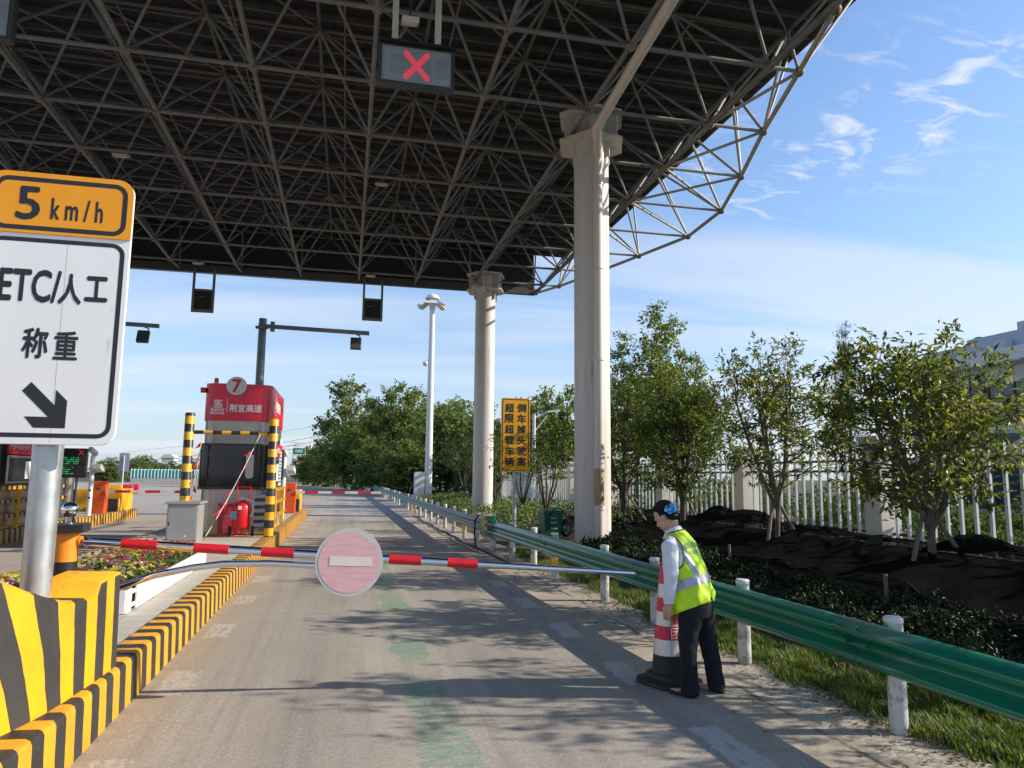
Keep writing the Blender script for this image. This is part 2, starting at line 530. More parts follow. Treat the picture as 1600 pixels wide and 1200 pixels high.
M['nose'] = stripes('nose_stripes', 'uv', 0.32, (0.86, 0.395, 0.004), (0.036, 0.033, 0.031), 0.5, 0.0, wear=(0.40, 0.30, 0.18), wear_amt=0.13, bump=0.25, wob=0.007, grime=0.2)
M['post_z'] = stripes('bollard_stripes', 'z', 0.36, YEL, BLK, 0.5, 0.0, rough=0.4, wob=0.0, grime=0.12)
M['bar_x'] = stripes('bar_stripes', 'x', 0.40, YEL, BLK, 0.5, 0.0, rough=0.4, wob=0.0, grime=0.1)
M['rail_y'] = stripes('railing_stripes', 'y', 0.30, YEL, BLK, 0.5, 0.0, rough=0.5, wob=0.004, grime=0.3)
M['wrap'] = stripes('wrap_stripes', 'x', 0.14, (0.7, 0.45, 0.03), (0.02, 0.03, 0.025), 0.5, rough=0.4, wob=0.0)


# ---------------------------------------------------------------- ground, road, islands
def sstep(a, b, x):
    t = min(1.0, max(0.0, (x - a) / (b - a)))
    return t * t * (3 - 2 * t)


def guard_x(y):
    """line of the roadside posts"""
    if y < 20: return 3.86 - 0.028 * (y - 4.5)
    pts = [(20, 3.42), (40, 3.28), (60, 3.12), (78, 2.9), (90, 2.3), (104, 1.2), (120, -1.6), (143, -7.5), (160, -13.0)]
    for (a, xa), (b, xb) in zip(pts, pts[1:]):
        if y <= b: return xa + (xb - xa) * (y - a) / (b - a)
    return -13.0 - 0.45 * (y - 160)


def gh(x, y):
    top = 0.58 - 0.28 * sstep(18, 34, y)
    top *= 1 - sstep(75, 110, y)
    w = sstep(4.5, 8.6, x)
    if x > 14: w *= 1 - 0.5 * sstep(14, 24, x)
    return top * w


def build_ground():
    xs = [-4000, -1500, -500, -200, -80, -30, 0] + [3.6 + 0.3 * i for i in range(28)] + [13, 16, 20, 25, 35, 60, 150, 600, 2000, 4000]
    ys = [-400, -100, -30, -10] + [-4 + 2 * i for i in range(60)] + [130, 180, 300, 600, 1500, 4000, 7000]
    mb = MB(); n = len(xs)
    mb.v = [(x, y, gh(x, y) - 0.03) for y in ys for x in xs]
    for j in range(len(ys) - 1):
        for i in range(n - 1):
            mb.f.append((j * n + i, j * n + i + 1, (j + 1) * n + i + 1, (j + 1) * n + i)); mb.m.append(0)
    m, nt, b = new_mat('soil_and_turf')
    tc = N(nt, 'ShaderNodeTexCoord').outputs['Object']
    c = RAMP(nt, NOISE(nt, tc, 1.3, 8, 0.7), [(0.3, (0.045, 0.04, 0.025)), (0.55, (0.07, 0.075, 0.035)), (0.75, (0.12, 0.10, 0.06))])
    nt.links.new(c, b.inputs['Base Color']); b.inputs['Roughness'].default_value = 0.95
    bp = N(nt, 'ShaderNodeBump', {'Height': NOISE(nt, tc, 18, 8, 0.7), 'Strength': 0.6, 'Distance': 0.05})
    nt.links.new(bp.outputs[0], b.inputs['Normal'])
    struct(mb.build('ground', m, smooth=60))


def road_material():
    m, nt, b = new_mat('worn_concrete_road')
    tc = N(nt, 'ShaderNodeTexCoord').outputs['Object']
    s = N(nt, 'ShaderNodeSeparateXYZ', {0: tc}); X, Y = s.outputs[0], s.outputs[1]
    big = NOISE(nt, SCALEV(nt, tc, (1, 0.35, 1)), 0.55, 5, 0.6)
    c = RAMP(nt, big, [(0.3, (0.31, 0.277, 0.236)), (0.5, (0.37, 0.332, 0.285)), (0.72, (0.43, 0.388, 0.335))])
    # tyre streaks along the lane
    stv = NOISE(nt, SCALEV(nt, tc, (5.0, 0.12, 1)), 1.0, 4, 0.6)
    c = MIX(nt, MA(nt, 'MULTIPLY', RAMP(nt, stv, [(0.48, 0.0), (0.7, 1.0)]), 0.32), c, (0.13, 0.125, 0.12))
    # wheel tracks, darker from tyres (real wear)
    lane = MA(nt, 'ABSOLUTE', MA(nt, 'SUBTRACT', MA(nt, 'ABSOLUTE', MA(nt, 'SUBTRACT', X, 0.7)), 0.85))
    trk = RAMP(nt, MA(nt, 'ADD', lane, MA(nt, 'MULTIPLY', MA(nt, 'SUBTRACT', NOISE(nt, tc, 1.1, 3), 0.5), 0.5)), [(0.15, 1.0), (0.55, 0.0)])
    c = MIX(nt, MA(nt, 'MULTIPLY', trk, 0.22), c, (0.15, 0.145, 0.14))
    wob = MA(nt, 'SUBTRACT', NOISE(nt, tc, 1.6, 6, 0.65), 0.5)
    # dusty strip by the kerb
    ke = MA(nt, 'ADD', X, MA(nt, 'MULTIPLY', wob, 0.7))
    dust = MA(nt, 'MULTIPLY', RAMP(nt, MA(nt, 'MULTIPLY_ADD', ke, 1.0, 2.0, clamp=True), [(0.45, 1.0), (0.95, 0.0)]), MA(nt, 'GREATER_THAN', X, -3.0))
    c = MIX(nt, MA(nt, 'MULTIPLY', dust, 0.65), c, (0.37, 0.285, 0.195))
    # pale concrete shoulder
    sh = MA(nt, 'MULTIPLY_ADD', MA(nt, 'ADD', X, MA(nt, 'MULTIPLY', wob, 0.25)), 6.0, -15.4, clamp=True)
    shc = RAMP(nt, NOISE(nt, tc, 3.0, 8, 0.7), [(0.3, (0.32, 0.27, 0.21)), (0.55, (0.42, 0.365, 0.295)), (0.75, (0.50, 0.45, 0.37))])
    c = MIX(nt, MA(nt, 'MULTIPLY', sh, 0.85), c, shc)
    # gravelly outer edge
    gv = MA(nt, 'MULTIPLY_ADD', MA(nt, 'ADD', X, MA(nt, 'MULTIPLY', wob, 0.5)), 4.0, -13.4, clamp=True)
    vor = N(nt, 'ShaderNodeTexVoronoi', {'Vector': tc, 'Scale': 45.0})
    gcol = RAMP(nt, N(nt, 'ShaderNodeSeparateColor', {0: vor.outputs['Color']}).outputs[0], [(0.1, (0.16, 0.135, 0.105)), (0.6, (0.33, 0.29, 0.23)), (0.95, (0.58, 0.54, 0.47))])
    c = MIX(nt, MA(nt, 'MULTIPLY', gv, 0.6), c, gcol)
    # lanes to the left of the island: paler, sandier slabs
    lf = MA(nt, 'LESS_THAN', X, -4.4)
    c = MIX(nt, MA(nt, 'MULTIPLY', lf, 0.45), c, (0.36, 0.32, 0.27))
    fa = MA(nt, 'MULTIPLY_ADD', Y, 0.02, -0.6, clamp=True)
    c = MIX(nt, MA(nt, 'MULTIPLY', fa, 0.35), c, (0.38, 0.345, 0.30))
    # green paint left on the lane
    gx = MA(nt, 'ABSOLUTE', MA(nt, 'SUBTRACT', X, 0.70))
    g = MA(nt, 'SUBTRACT', 0.20, MA(nt, 'ADD', gx, MA(nt, 'MULTIPLY', wob, 0.42)))
    seg = NOISE(nt, SCALEV(nt, tc, (0.15, 1, 1)), 0.62, 1)
    fl = NOISE(nt, SCALEV(nt, tc, (1, 3.0, 1)), 7.0, 9, 0.7, 0.3)
    gm = MA(nt, 'MULTIPLY', RAMP(nt, MA(nt, 'MULTIPLY', g, 10.0, clamp=True), [(0.2, 0.0), (0.5, 1.0)]), RAMP(nt, MA(nt, 'ADD', MA(nt, 'MULTIPLY', fl, 0.6), MA(nt, 'MULTIPLY', seg, 0.5)), [(0.50, 0.0), (0.60, 1.0)]))
    gm = MA(nt, 'MULTIPLY', gm, MA(nt, 'LESS_THAN', Y, 15.0))
    c = MIX(nt, MA(nt, 'MULTIPLY', gm, 0.85), c, (0.175, 0.29, 0.205))
    # worn white edge dashes, both sides of the lane
    def dashes(x0, x1, per, ln, ph, thr):
        mx = MA(nt, 'SUBTRACT', (x1 - x0) / 2, MA(nt, 'ABSOLUTE', MA(nt, 'SUBTRACT', X, (x0 + x1) / 2)))
        fy = MA(nt, 'FRACT', MA(nt, 'DIVIDE', MA(nt, 'ADD', Y, ph + per * 20), per))
        my = MA(nt, 'MULTIPLY', MA(nt, 'SUBTRACT', ln / per / 2, MA(nt, 'ABSOLUTE', MA(nt, 'SUBTRACT', fy, 0.5))), per)
        d = MA(nt, 'MINIMUM', mx, my)
        d = MA(nt, 'ADD', d, MA(nt, 'MULTIPLY', MA(nt, 'SUBTRACT', NOISE(nt, tc, 5.0, 7, 0.75), 0.5), 0.24))
        e = RAMP(nt, MA(nt, 'MULTIPLY', d, 20.0, clamp=True), [(0.25, 0.0), (0.55, 1.0)])
        w = RAMP(nt, NOISE(nt, SCALEV(nt, tc, (2.2, 0.5, 1)), 9.0, 9, 0.72), [(thr, 0.0), (thr + 0.08, 1.0)])
        return MA(nt, 'MULTIPLY', MA(nt, 'MULTIPLY', e, w), MA(nt, 'LESS_THAN', Y, 40.0))
    c = MIX(nt, MA(nt, 'MULTIPLY', dashes(2.40, 2.68, 1.86, 0.82, 0.0 - 4.55 + 0.93, 0.38), 0.88), c, (0.50, 0.49, 0.46))
    c = MIX(nt, MA(nt, 'MULTIPLY', dashes(-1.46, -1.17, 2.1, 0.8, -8.95 + 1.05, 0.42), 0.7), c, (0.50, 0.47, 0.41))
    # slab joints and cracks
    yy = MA(nt, 'ADD', Y, MA(nt, 'MULTIPLY', wob, 0.10))
    yy = MA(nt, 'ADD', yy, MA(nt, 'MULTIPLY', X, 0.06))
    fj = MA(nt, 'MULTIPLY', MA(nt, 'ABSOLUTE', MA(nt, 'SUBTRACT', MA(nt, 'FRACT', MA(nt, 'DIVIDE', MA(nt, 'ADD', yy, 100 - 5.3 + 2.75), 5.5)), 0.5)), 5.5)
    j1 = RAMP(nt, MA(nt, 'MULTIPLY', fj, 25.0, clamp=True), [(0.12, 1.0), (0.35, 0.0)])
    j1 = MA(nt, 'MULTIPLY', j1, RAMP(nt, NOISE(nt, tc, 2.2, 3), [(0.38, 0.1), (0.6, 1.0)]))
    xx = MA(nt, 'ADD', X, MA(nt, 'MULTIPLY', wob, 0.22))
    j2 = RAMP(nt, MA(nt, 'MULTIPLY', MA(nt, 'ABSOLUTE', MA(nt, 'SUBTRACT', xx, 3.32)), 20.0, clamp=True), [(0.2, 1.0), (0.7, 0.0)])
    j2 = MA(nt, 'MULTIPLY', j2, RAMP(nt, NOISE(nt, tc, 1.7, 5), [(0.4, 0.15), (0.55, 1.0)]))
    c = MIX(nt, MA(nt, 'MULTIPLY', MA(nt, 'MAXIMUM', j1, j2), 0.75), c, (0.065, 0.055, 0.045))
    # oil spots
    sp = RAMP(nt, NOISE(nt, tc, 2.6, 2, 0.5), [(0.74, 0.0), (0.78, 1.0)])
    c = MIX(nt, MA(nt, 'MULTIPLY', sp, 0.45), c, (0.08, 0.078, 0.075))
    # aggregate
    sp2 = N(nt, 'ShaderNodeTexVoronoi', {'Vector': tc, 'Scale': 95.0})
    gr = N(nt, 'ShaderNodeSeparateColor', {0: sp2.outputs['Color']}).outputs[0]
    c = MIX(nt, 1.0, c, RAMP(nt, gr, [(0.0, 0.86), (0.5, 1.0), (0.86, 1.02), (1.0, 1.28)]), 'MULTIPLY')
    fine = NOISE(nt, tc, 28.0, 6, 0.7)
    c = MIX(nt, 1.0, c, RAMP(nt, fine, [(0.3, 0.88), (0.7, 1.12)]), 'MULTIPLY')
    nt.links.new(c, b.inputs['Base Color'])
    b.inputs['Roughness'].default_value = 0.82
    b.inputs['Specular IOR Level'].default_value = 0.35
    hb = MA(nt, 'ADD', MA(nt, 'MULTIPLY', gr, 0.5), MA(nt, 'MULTIPLY', fine, 1.0))
    hb = MA(nt, 'SUBTRACT', hb, MA(nt, 'MULTIPLY', MA(nt, 'MAXIMUM', j1, j2), 2.0))
    bp = N(nt, 'ShaderNodeBump', {'Height': hb, 'Strength': 0.45, 'Distance': 0.006})
    nt.links.new(bp.outputs[0], b.inputs['Normal'])
    return m


def build_road():
    ys = [-40, -10, 0] + [2 + 1.0 * i for i in range(30)] + [34 + 4 * i for i in range(33)]
    mb = MB()
    rnd = random.Random(3)
    for y in ys:
        e = guard_x(y) + (0.16 if y < 11 else 0.5) + rnd.uniform(-0.05, 0.07)
        mb.v += [(-70, y, 0), (-8, y, 0), (e, y, 0)]
    for i in range(len(ys) - 1):
        a = 3 * i
        mb.f += [(a, a + 1, a + 4, a + 3), (a + 1, a + 2, a + 5, a + 4)]; mb.m += [0, 0]
    struct(mb.build('road', road_material()))


def island_tile():
    m, nt, b = new_mat('island_tiles')
    tc = N(nt, 'ShaderNodeTexCoord').outputs['Object']
    br = N(nt, 'ShaderNodeTexBrick', {'Vector': SCALEV(nt, tc, (1, 1, 1)), 'Color1': (0.52, 0.49, 0.43, 1), 'Color2': (0.46, 0.43, 0.38, 1), 'Mortar': (0.26, 0.24, 0.21, 1), 'Scale': 1.0, 'Mortar Size': 0.006, 'Brick Width': 0.6, 'Row Height': 0.3})
    c = MIX(nt, RAMP(nt, NOISE(nt, tc, 2.0, 8, 0.7), [(0.45, 0.0), (0.8, 0.6)]), br.outputs[0], (0.30, 0.27, 0.23))
    nt.links.new(c, b.inputs['Base Color']); b.inputs['Roughness'].default_value = 0.7
    return m


KERB_H = 0.34


def kerb_mesh(name, pts, parent, width=0.23, h=KERB_H):
    """kerb run: outer line pts (island on the left hand when walking along it)"""
    mb = MB(); uv = []
    u = 0.0; k = len(pts)
    P = [Vector((p[0], p[1], 0)) for p in pts]
    for i in range(k):
        t = P[min(i + 1, k - 1)] - P[max(i - 1, 0)]; t.normalize()
        nrm = Vector((-t.y, t.x, 0))
        if i: u += (P[i] - P[i - 1]).length
        prof = [(0.0, -0.02), (0.012, h - 0.035), (0.022, h - 0.012), (0.045, h), (width, h + 0.002), (width, h - 0.06)]
        for d, z in prof:
            q = P[i] + nrm * d
            mb.v.append((q.x, q.y, z)); uv.append((u, z))
    n = 6
    for i in range(k - 1):
        for j in range(n - 1):
            mb.f.append((i * n + j, (i + 1) * n + j, (i + 1) * n + j + 1, i * n + j + 1)); mb.m.append(0)
    mb.f.append(tuple(range(n))); mb.m.append(0)
    mb.f.append(tuple((k - 1) * n + j for j in range(n - 1, -1, -1))); mb.m.append(0)
    return mb.build(name, M['kerb'], parent, smooth=35, uvs=uv)


def island_outline(x0, x1, y0, y1, nose):
    """right side from far to near, round the nose, back up the left side"""
    pts = []
    y = y1
    while y > y0 + nose + 0.2:
        pts.append((x1, y)); y -= 0.5
    w = (x1 - x0)
    for i in range(17):
        a = math.pi / 2 * i / 8
        # super-ellipse nose
        cx = (x0 + x1) / 2
        ca, sa = math.cos(a), math.sin(a)
        pts.append((cx + w / 2 * math.copysign(abs(ca) ** 0.75, ca), y0 + nose - nose * abs(sa) ** 0.9))
    y = y0 + nose + 0.5
    while y < y1:
        pts.append((x0, y)); y += 0.5
    pts.append((x0, y1))
    return pts[::-1][::-1]


def build_island(name, x0, x1, y0, y1, nose):
    pts = island_outline(x0, x1, y0, y1, nose)
    mb = MB()
    ins = [(min(max(p[0], x0 + 0.1), x1 - 0.1), max(p[1], y0 + 0.12)) for p in pts]
    mb.prism(ins[::-1], -0.02, KERB_H - 0.008)
    o = struct(mb.build(name, island_tile()))
    # walk so that the island lies on the left hand: left side first would put it right, so reverse
    k = kerb_mesh('kerb', [(p[0], p[1]) for p in pts[::-1]], o)
    return o


def build_nose():
    """flared concrete crash block at the head of the near island, stripes leaning towards its tip"""
    t = thing('crash_barrier', 'yellow and black striped concrete crash barrier at the head of the near island', 'crash barrier', (-2.4, 4.5, KERB_H))
    line = [(-1.60, 6.06), (-1.605, 5.85), (-1.61, 5.66), (-1.615, 5.61), (-1.63, 5.4), (-1.645, 5.2), (-1.665, 5.0), (-1.70, 4.8), (-1.75, 4.6), (-1.82, 4.4), (-1.92, 4.2), (-2.06, 3.95), (-2.26, 3.7), (-2.55, 3.45), (-2.95, 3.34)]
    tops = [1.02, 1.015, 1.005, 0.915, 0.925, 0.945, 0.995, 1.065, 1.15, 1.21, 1.25, 1.28, 1.30, 1.30, 1.30]
    lean = [0, 0, 0, 0, 0.005, 0.02, 0.05, 0.09, 0.13, 0.16, 0.18, 0.20, 0.21, 0.22, 0.22]
    k = len(line)
    mb = MB(); uv = []; u = 0.0
    P = [Vector((p[0], p[1], 0)) for p in line]
    for i in range(k):
        tt = P[min(i + 1, k - 1)] - P[max(i - 1, 0)]; tt.normalize()
        nr = Vector((-tt.y, tt.x, 0))     # outwards? flipped below
        if nr.x < 0: nr = -nr
        if i: u += (P[i] - P[i - 1]).length
        out = nr * 0.0
        batter = 0.02 + 0.35 * lean[i]
        a = P[i] + out; b_ = P[i] - nr * batter; c = P[i] - nr * (batter + 0.36); d = P[i] - nr * 0.42
        zt = tops[i]
        for q, z, du in ((a, KERB_H - 0.02, 0), (P[i] - nr * (batter * 0.5), (KERB_H + zt) / 2, 0.5), (b_, zt - 0.02, 1), (b_ - nr * 0.025, zt, 1), (c, zt + 0.01, 1), (d, KERB_H - 0.02, 0)):
            mb.v.append((q.x, q.y, z)); uv.append((u + 0.20 - lean[i] * du * 1.9, z))
    n = 6
    for i in range(k - 1):
        for j in range(n - 1):
            mb.f.append((i * n + j, i * n + j + 1, (i + 1) * n + j + 1, (i + 1) * n + j)); mb.m.append(1 if (j in (2, 3, 4) and i < 3) else 0)
    # rear end painted black
    b0 = len(mb.v)
    for j in range(n):
        mb.v.append(mb.v[j]); uv.append((0.22, 0))
    mb.f.append(tuple(b0 + j for j in range(n - 1, -1, -1))); mb.m.append(0)
    mb.build('flank', [M['nose'], M['yellow']], t, smooth=40, uvs=uv)
    # left flank, mirrored about the island axis
    ax = -3.05
    mb2 = MB(); mb2.v = [(2 * ax - x, y, z) for x, y, z in mb.v]; mb2.f = [tuple(reversed(f)) for f in mb.f]; mb2.m = list(mb.m)
    mb2.build('flank', [M['nose'], M['yellow']], t, smooth=40, uvs=uv)


build_ground()
build_road()
build_island('traffic_island', -4.62, -1.55, 2.3, 32.2, 2.6)
build_island('traffic_island', -11.3, -8.15, 2.3, 32.2, 2.6)
build_nose()


# ---------------------------------------------------------------- roadside guard rails
def wbeam(mb, path, zc, side=-1, mi=0):
    prof = [(0.03, 0.157), (0.004, 0.150), (-0.026, 0.135), (-0.074, 0.112), (-0.083, 0.098), (-0.083, 0.082), (-0.074, 0.068), (-0.026, 0.040), (-0.006, 0.022),
            (0.0, 0.0), (-0.006, -0.022), (-0.026, -0.040), (-0.074, -0.068), (-0.083, -0.082), (-0.083, -0.098), (-0.074, -0.112), (-0.026, -0.135), (0.004, -0.150), (0.03, -0.157)]
    rings = []
    k = len(path)
    for i, p in enumerate(path):
        t = (Vector(path[min(i + 1, k - 1)]) - Vector(path[max(i - 1, 0)])).normalized()
        nr = Vector((t.y, -t.x, 0)).normalized()
        if nr.x < 0: nr = -nr
        rings.append([Vector(p) + nr * d * -side + Vector((0, 0, z + zc)) if False else Vector(p) + nr * d + Vector((0, 0, z + zc)) for d, z in prof])
    mb.rings(rings, close=False, caps=False, mi=mi)


def post_part(x, y, parent, h=0.78, r=0.062):
    p = MB()
    z0 = gh(x, y) - 0.05
    p.lathe([(r, z0), (r, h - 0.02)], (x, y, 0), 20)
    o = p.build('post', M['post'], parent, smooth=40)
    c = MB()
    c.lathe([(r + 0.004, h - 0.03), (r + 0.004, h - 0.004), (r - 0.008, h + 0.008)], (x, y, 0), 20)
    c.build('post_cap', M['white_paint'], o, smooth=40)
    return o


def reflector(x, y, parent):
    m = MB(); m.box(x - 0.075, x + 0.03, y - 0.085, y - 0.062, 0.18, 0.42)
    m.build('reflector', M['sign_yellow'], parent)


def build_guardrails():
    t = thing('guardrail', 'bright green steel guardrail running past the worker in the vest', 'guardrail', (3.8, 5, 0))
    ys = [2.65, 4.58, 6.51, 8.45, 10.1, 12.45, 13.75, 15.4]
    path = [(guard_x(y) - 0.165, y, 0) for y in [-2, -1, 0, 1, 2, 3, 4, 4.9, 6, 7, 8, 9, 9.6, 11, 12, 13, 14, 15, 16, 16.75]]
    # two lengths lapped beside the second post
    a = [p for p in path if p[1] <= 4.95]; b = [p for p in path if p[1] >= 4.7]
    mb = MB(); wbeam(mb, [(p[0] - 0.006, p[1], 0) for p in a], 0.575)
    o = mb.build('beam', M['green_rail'], t, smooth=50); o.modifiers.new('s', 'SOLIDIFY').thickness = 0.004
    mb = MB(); wbeam(mb, [(path[6][0], 4.55, 0)] + b, 0.575)
    o = mb.build('beam', M['green_rail'], t, smooth=50); o.modifiers.new('s', 'SOLIDIFY').thickness = 0.004
    for y in ys:
        p = post_part(guard_x(y), y, t)
        if abs(y - 12.45) < 0.1: reflector(guard_x(y), y, p)
        s = MB(); x = guard_x(y)
        s.box(x - 0.15, x - 0.05, y - 0.06, y + 0.06, 0.50, 0.66)
        s.build('spacer', M['green_rail'], t)
    for y in (4.66, 4.86, 8.55, 12.5):
        for z in (0.445, 0.575, 0.705):
            s = MB(); x = guard_x(y) - 0.165 - (0.01 if z == 0.575 else 0.085)
            s.lathe([(0.016, -0.01), (0.014, 0.008)], (0, 0, 0), 8)
            s.v = [(x - q[2], y + q[0], z + q[1]) for q in s.v]
            s.build('bolt', M['green_rail'], t)
    t = thing('guardrail', 'faded grey-green guardrail curving away left along the far roadside', 'guardrail', (3.45, 17.3, 0))
    path = [(guard_x(y) - 0.165, y, 0) for y in [17.1, 18, 19, 20, 22, 24, 26, 28, 31, 34, 38, 42, 46, 50, 55, 60, 65, 70, 75, 78, 81, 84, 87, 90, 94, 98, 104, 110, 116, 124, 132, 140, 148, 156, 164]]
    mb = MB(); wbeam(mb, path, 0.575)
    o = mb.build('beam', M['old_rail'], t, smooth=50)
    y = 19.0
    i = 0
    while y < 160:
        p = post_part(guard_x(y), y, t, 0.80, 0.060)
        if i in (1, 8, 22): reflector(guard_x(y), y, p)
        y += 2.0 if y < 80 else 2.6
        i += 1
    # rounded end wrapped in green sheeting with two warning bands
    e = MB(); x = guard_x(17.1) - 0.10
    pts = [(x + 0.16 * math.cos(a) * (1.0), 17.05 - 0.20 * math.sin(a)) for a in [math.pi * i / 10 for i in range(11)]]
    pts = pts + [(x - 0.16, 17.6), (x + 0.16, 17.6)]
    e.prism(pts, 0.36, 0.84)
    o = e.build('rail_end', M['green_rail'], t)
    for z in (0.50, 0.66):
        w = MB()
        pts2 = [(x + (p[0] - x) * 1.03, 17.05 + (p[1] - 17.05) * 1.03) for p in pts[:11]]
        w.rings([[Vector((p[0], p[1], zz)) for p in pts2] for zz in (z, z + 0.075)], close=False, caps=False)
        w.build('warning_band', M['wrap'], o)
    post_part(guard_x(17.1) - 0.03, 17.12, t, 0.40, 0.075)
    # loop of cable over the rail and the cables lying at its foot
    c = MB(); x = guard_x(18) - 0.2
    c.path([(x - 0.06, 18.0, 0.02), (x - 0.1, 18.0, 0.35), (x - 0.1, 17.95, 0.68), (x, 17.9, 0.80), (x + 0.14, 17.8, 0.74), (x + 0.2, 17.7, 0.4)], 0.022, 8)
    tag(c.build('cable', M['cable'], smooth=60), 'black cable looped over the faded guardrail beside its wrapped end', 'cable')
    rr = random.Random(5)
    for q, lab in ((0.0, 'long black cable lying along the foot of the faded guardrail'), (0.12, 'thinner grey cable lying beside the black one below the faded guardrail')):
        pts = [(guard_x(y) - 0.30 - q + rr.uniform(-0.07, 0.07), y, 0.022) for y in np.arange(13.6 if q == 0 else 16.5, 33, 0.9)]
        c = MB(); c.path(pts, 0.022 if q == 0 else 0.014, 6)
        tag(c.build('cable', M['cable'] if q == 0 else M['grey_metal'], smooth=60), lab, 'cable')


build_guardrails()


# ---------------------------------------------------------------- canopy: space frame on columns
def build_canopy():
    t = thing('toll_canopy', 'huge dark space frame toll canopy on round columns covering the lanes', 'canopy', (6.05, 18.35, 0))
    ZB, ZT = 10.65, 12.55
    BX = [8.64] + [5.42 - 2.58 * k for k in range(12)]
    BX = sorted(BX)
    BY = [13.05 + 2.65 * k for k in range(-4, 8)]
    TX = [(a + b) / 2 for a, b in zip(BX, BX[1:])] + [10.05]
    TY = [BY[0] - 1.3] + [(a + b) / 2 for a, b in zip(BY, BY[1:])] + [33.0]
    st = M['steel_beam']
    for x in BX:
        mb = MB(); mb.path([(x, y, ZB) for y in (BY[0], BY[-1])], 0.054 if x < 8 else 0.07, 10)
        if x == BX[-1]: mb.box(x + 0.08, x + 0.14, BY[0], BY[-1] + 1.9, ZB + 0.02, ZB + 0.14)
        mb.build('lower_chord', st, t, smooth=40)
    for y in BY:
        mb = MB(); mb.tube((BX[0], y, ZB), (BX[-1], y, ZB), 0.050, n=10)
        mb.build('lower_chord', st, t, smooth=40)
    for x in TX:
        mb = MB(); mb.tube((x, TY[0], ZT), (x, TY[-1], ZT), 0.05, n=8)
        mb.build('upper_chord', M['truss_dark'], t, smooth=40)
    for y in TY:
        mb = MB(); mb.tube((TX[0], y, ZT), (TX[-1], y, ZT), 0.048, n=8)
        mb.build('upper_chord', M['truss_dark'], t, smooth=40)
    # bolted ball joints
    balls = sorted([(x, y) for x in BX for y in BY], key=lambda p: abs(p[0] - 2) * 0.8 + abs(p[1] - 14.5))
    rest = MB()
    for i, (x, y) in enumerate(balls):
        mb = MB() if i < 100 else rest
        mb.ball((x, y, ZB), 0.125, 12)
        if i < 100: mb.build('ball_joint', M['rust_ball'], t, smooth=60)
    for x in TX:
        for y in TY: rest.ball((x, y, ZT), 0.095, 8)
    o = rest.build('ball_joints', M['rust_ball'], t, smooth=60); o['kind'] = 'stuff'
    # webs
    webs = []
    for x in TX:
        for y in TY:
            for bx in BX:
                for by in BY:
                    if abs(bx - x) < 1.75 and abs(by - y) < 1.75: webs.append(((x, y, ZT), (bx, by, ZB)))
    webs.sort(key=lambda w: abs(w[0][0] - 1.5) * 0.7 + abs(w[0][1] - 14.5))
    rest = MB()
    for i, (a, b) in enumerate(webs):
        mb = MB() if i < 100 else rest
        mb.tube(a, b, 0.036, n=8)
        if i < 100: mb.build('web_brace', st, t, smooth=40)
    for x in TX[:-1]:
        for y in TY[:-1]:
            i, j = TX.index(x), TY.index(y)
            rest.tube((x, y, ZT + .02), (TX[i + 1], TY[j + 1], ZT + .02), 0.030, n=6)
            rest.tube((x, y, ZT), (x, y, 12.78), 0.035, n=6)
            xm = x + .6
            rest.tube((xm, y, ZT), (xm, TY[j + 1], ZT), 0.022, n=6)
    o = rest.build('web_braces', st, t, smooth=40); o['kind'] = 'stuff'
    # purlins and roof sheets
    y = 1.5
    while y < 33.6:
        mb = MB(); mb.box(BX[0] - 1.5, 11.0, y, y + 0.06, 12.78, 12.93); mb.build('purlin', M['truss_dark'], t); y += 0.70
    mb = MB()
    x = BX[0] - 1.5; xs = []
    while x < 11.1:
        xs.append(x); x += 0.10
    vs = []
    for i, x in enumerate(xs):
        z = 12.945 + (0.03 if (i // 2) % 2 else 0.0)
        vs += [(x, 1.2, z), (x, 33.7, z)]
    mb.add(vs, [(2 * i, 2 * i + 1, 2 * i + 3, 2 * i + 2) for i in range(len(xs) - 1)])
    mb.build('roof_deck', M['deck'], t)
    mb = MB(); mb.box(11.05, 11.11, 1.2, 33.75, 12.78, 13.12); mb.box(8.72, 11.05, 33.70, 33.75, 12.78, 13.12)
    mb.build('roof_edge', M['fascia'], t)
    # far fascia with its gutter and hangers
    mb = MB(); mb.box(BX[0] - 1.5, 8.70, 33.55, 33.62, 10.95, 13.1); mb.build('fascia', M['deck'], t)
    mb = MB(); mb.box(BX[0] - 1.5, 8.72, 33.30, 33.545, 10.62, 10.96)
    mb.build('gutter', M['fascia'], t)
    x = BX[0]
    for x in BX:
        mb = MB(); mb.tube((x, 31.6, ZB), (x, 33.35, 10.75), 0.04); mb.tube((x, 33.0, ZT), (x, 33.3, 10.9), 0.035); mb.build('hanger', st, t, smooth=40)
    # bowed side frame
    arc = [(8.75, 11.0), (9.38, 13.05), (10.16, 15.7), (11.08, 18.35), (11.9, 21.0), (12.02, 23.65), (11.2, 26.3), (10.35, 28.95), (9.43, 31.6), (8.7, 33.1)]
    pale = mat('side_frame_paint', (0.40, 0.385, 0.36), 0.55, var=0.15, vs=2, dirt=(0.28, 0.24, 0.2), dirt_amt=0.35)
    mb = MB(); mb.path([(a, b, ZB) for a, b in arc], 0.06, 10); mb.build('outer_chord', pale, t, smooth=50)
    top = [(10.9, b) for a, b in arc]
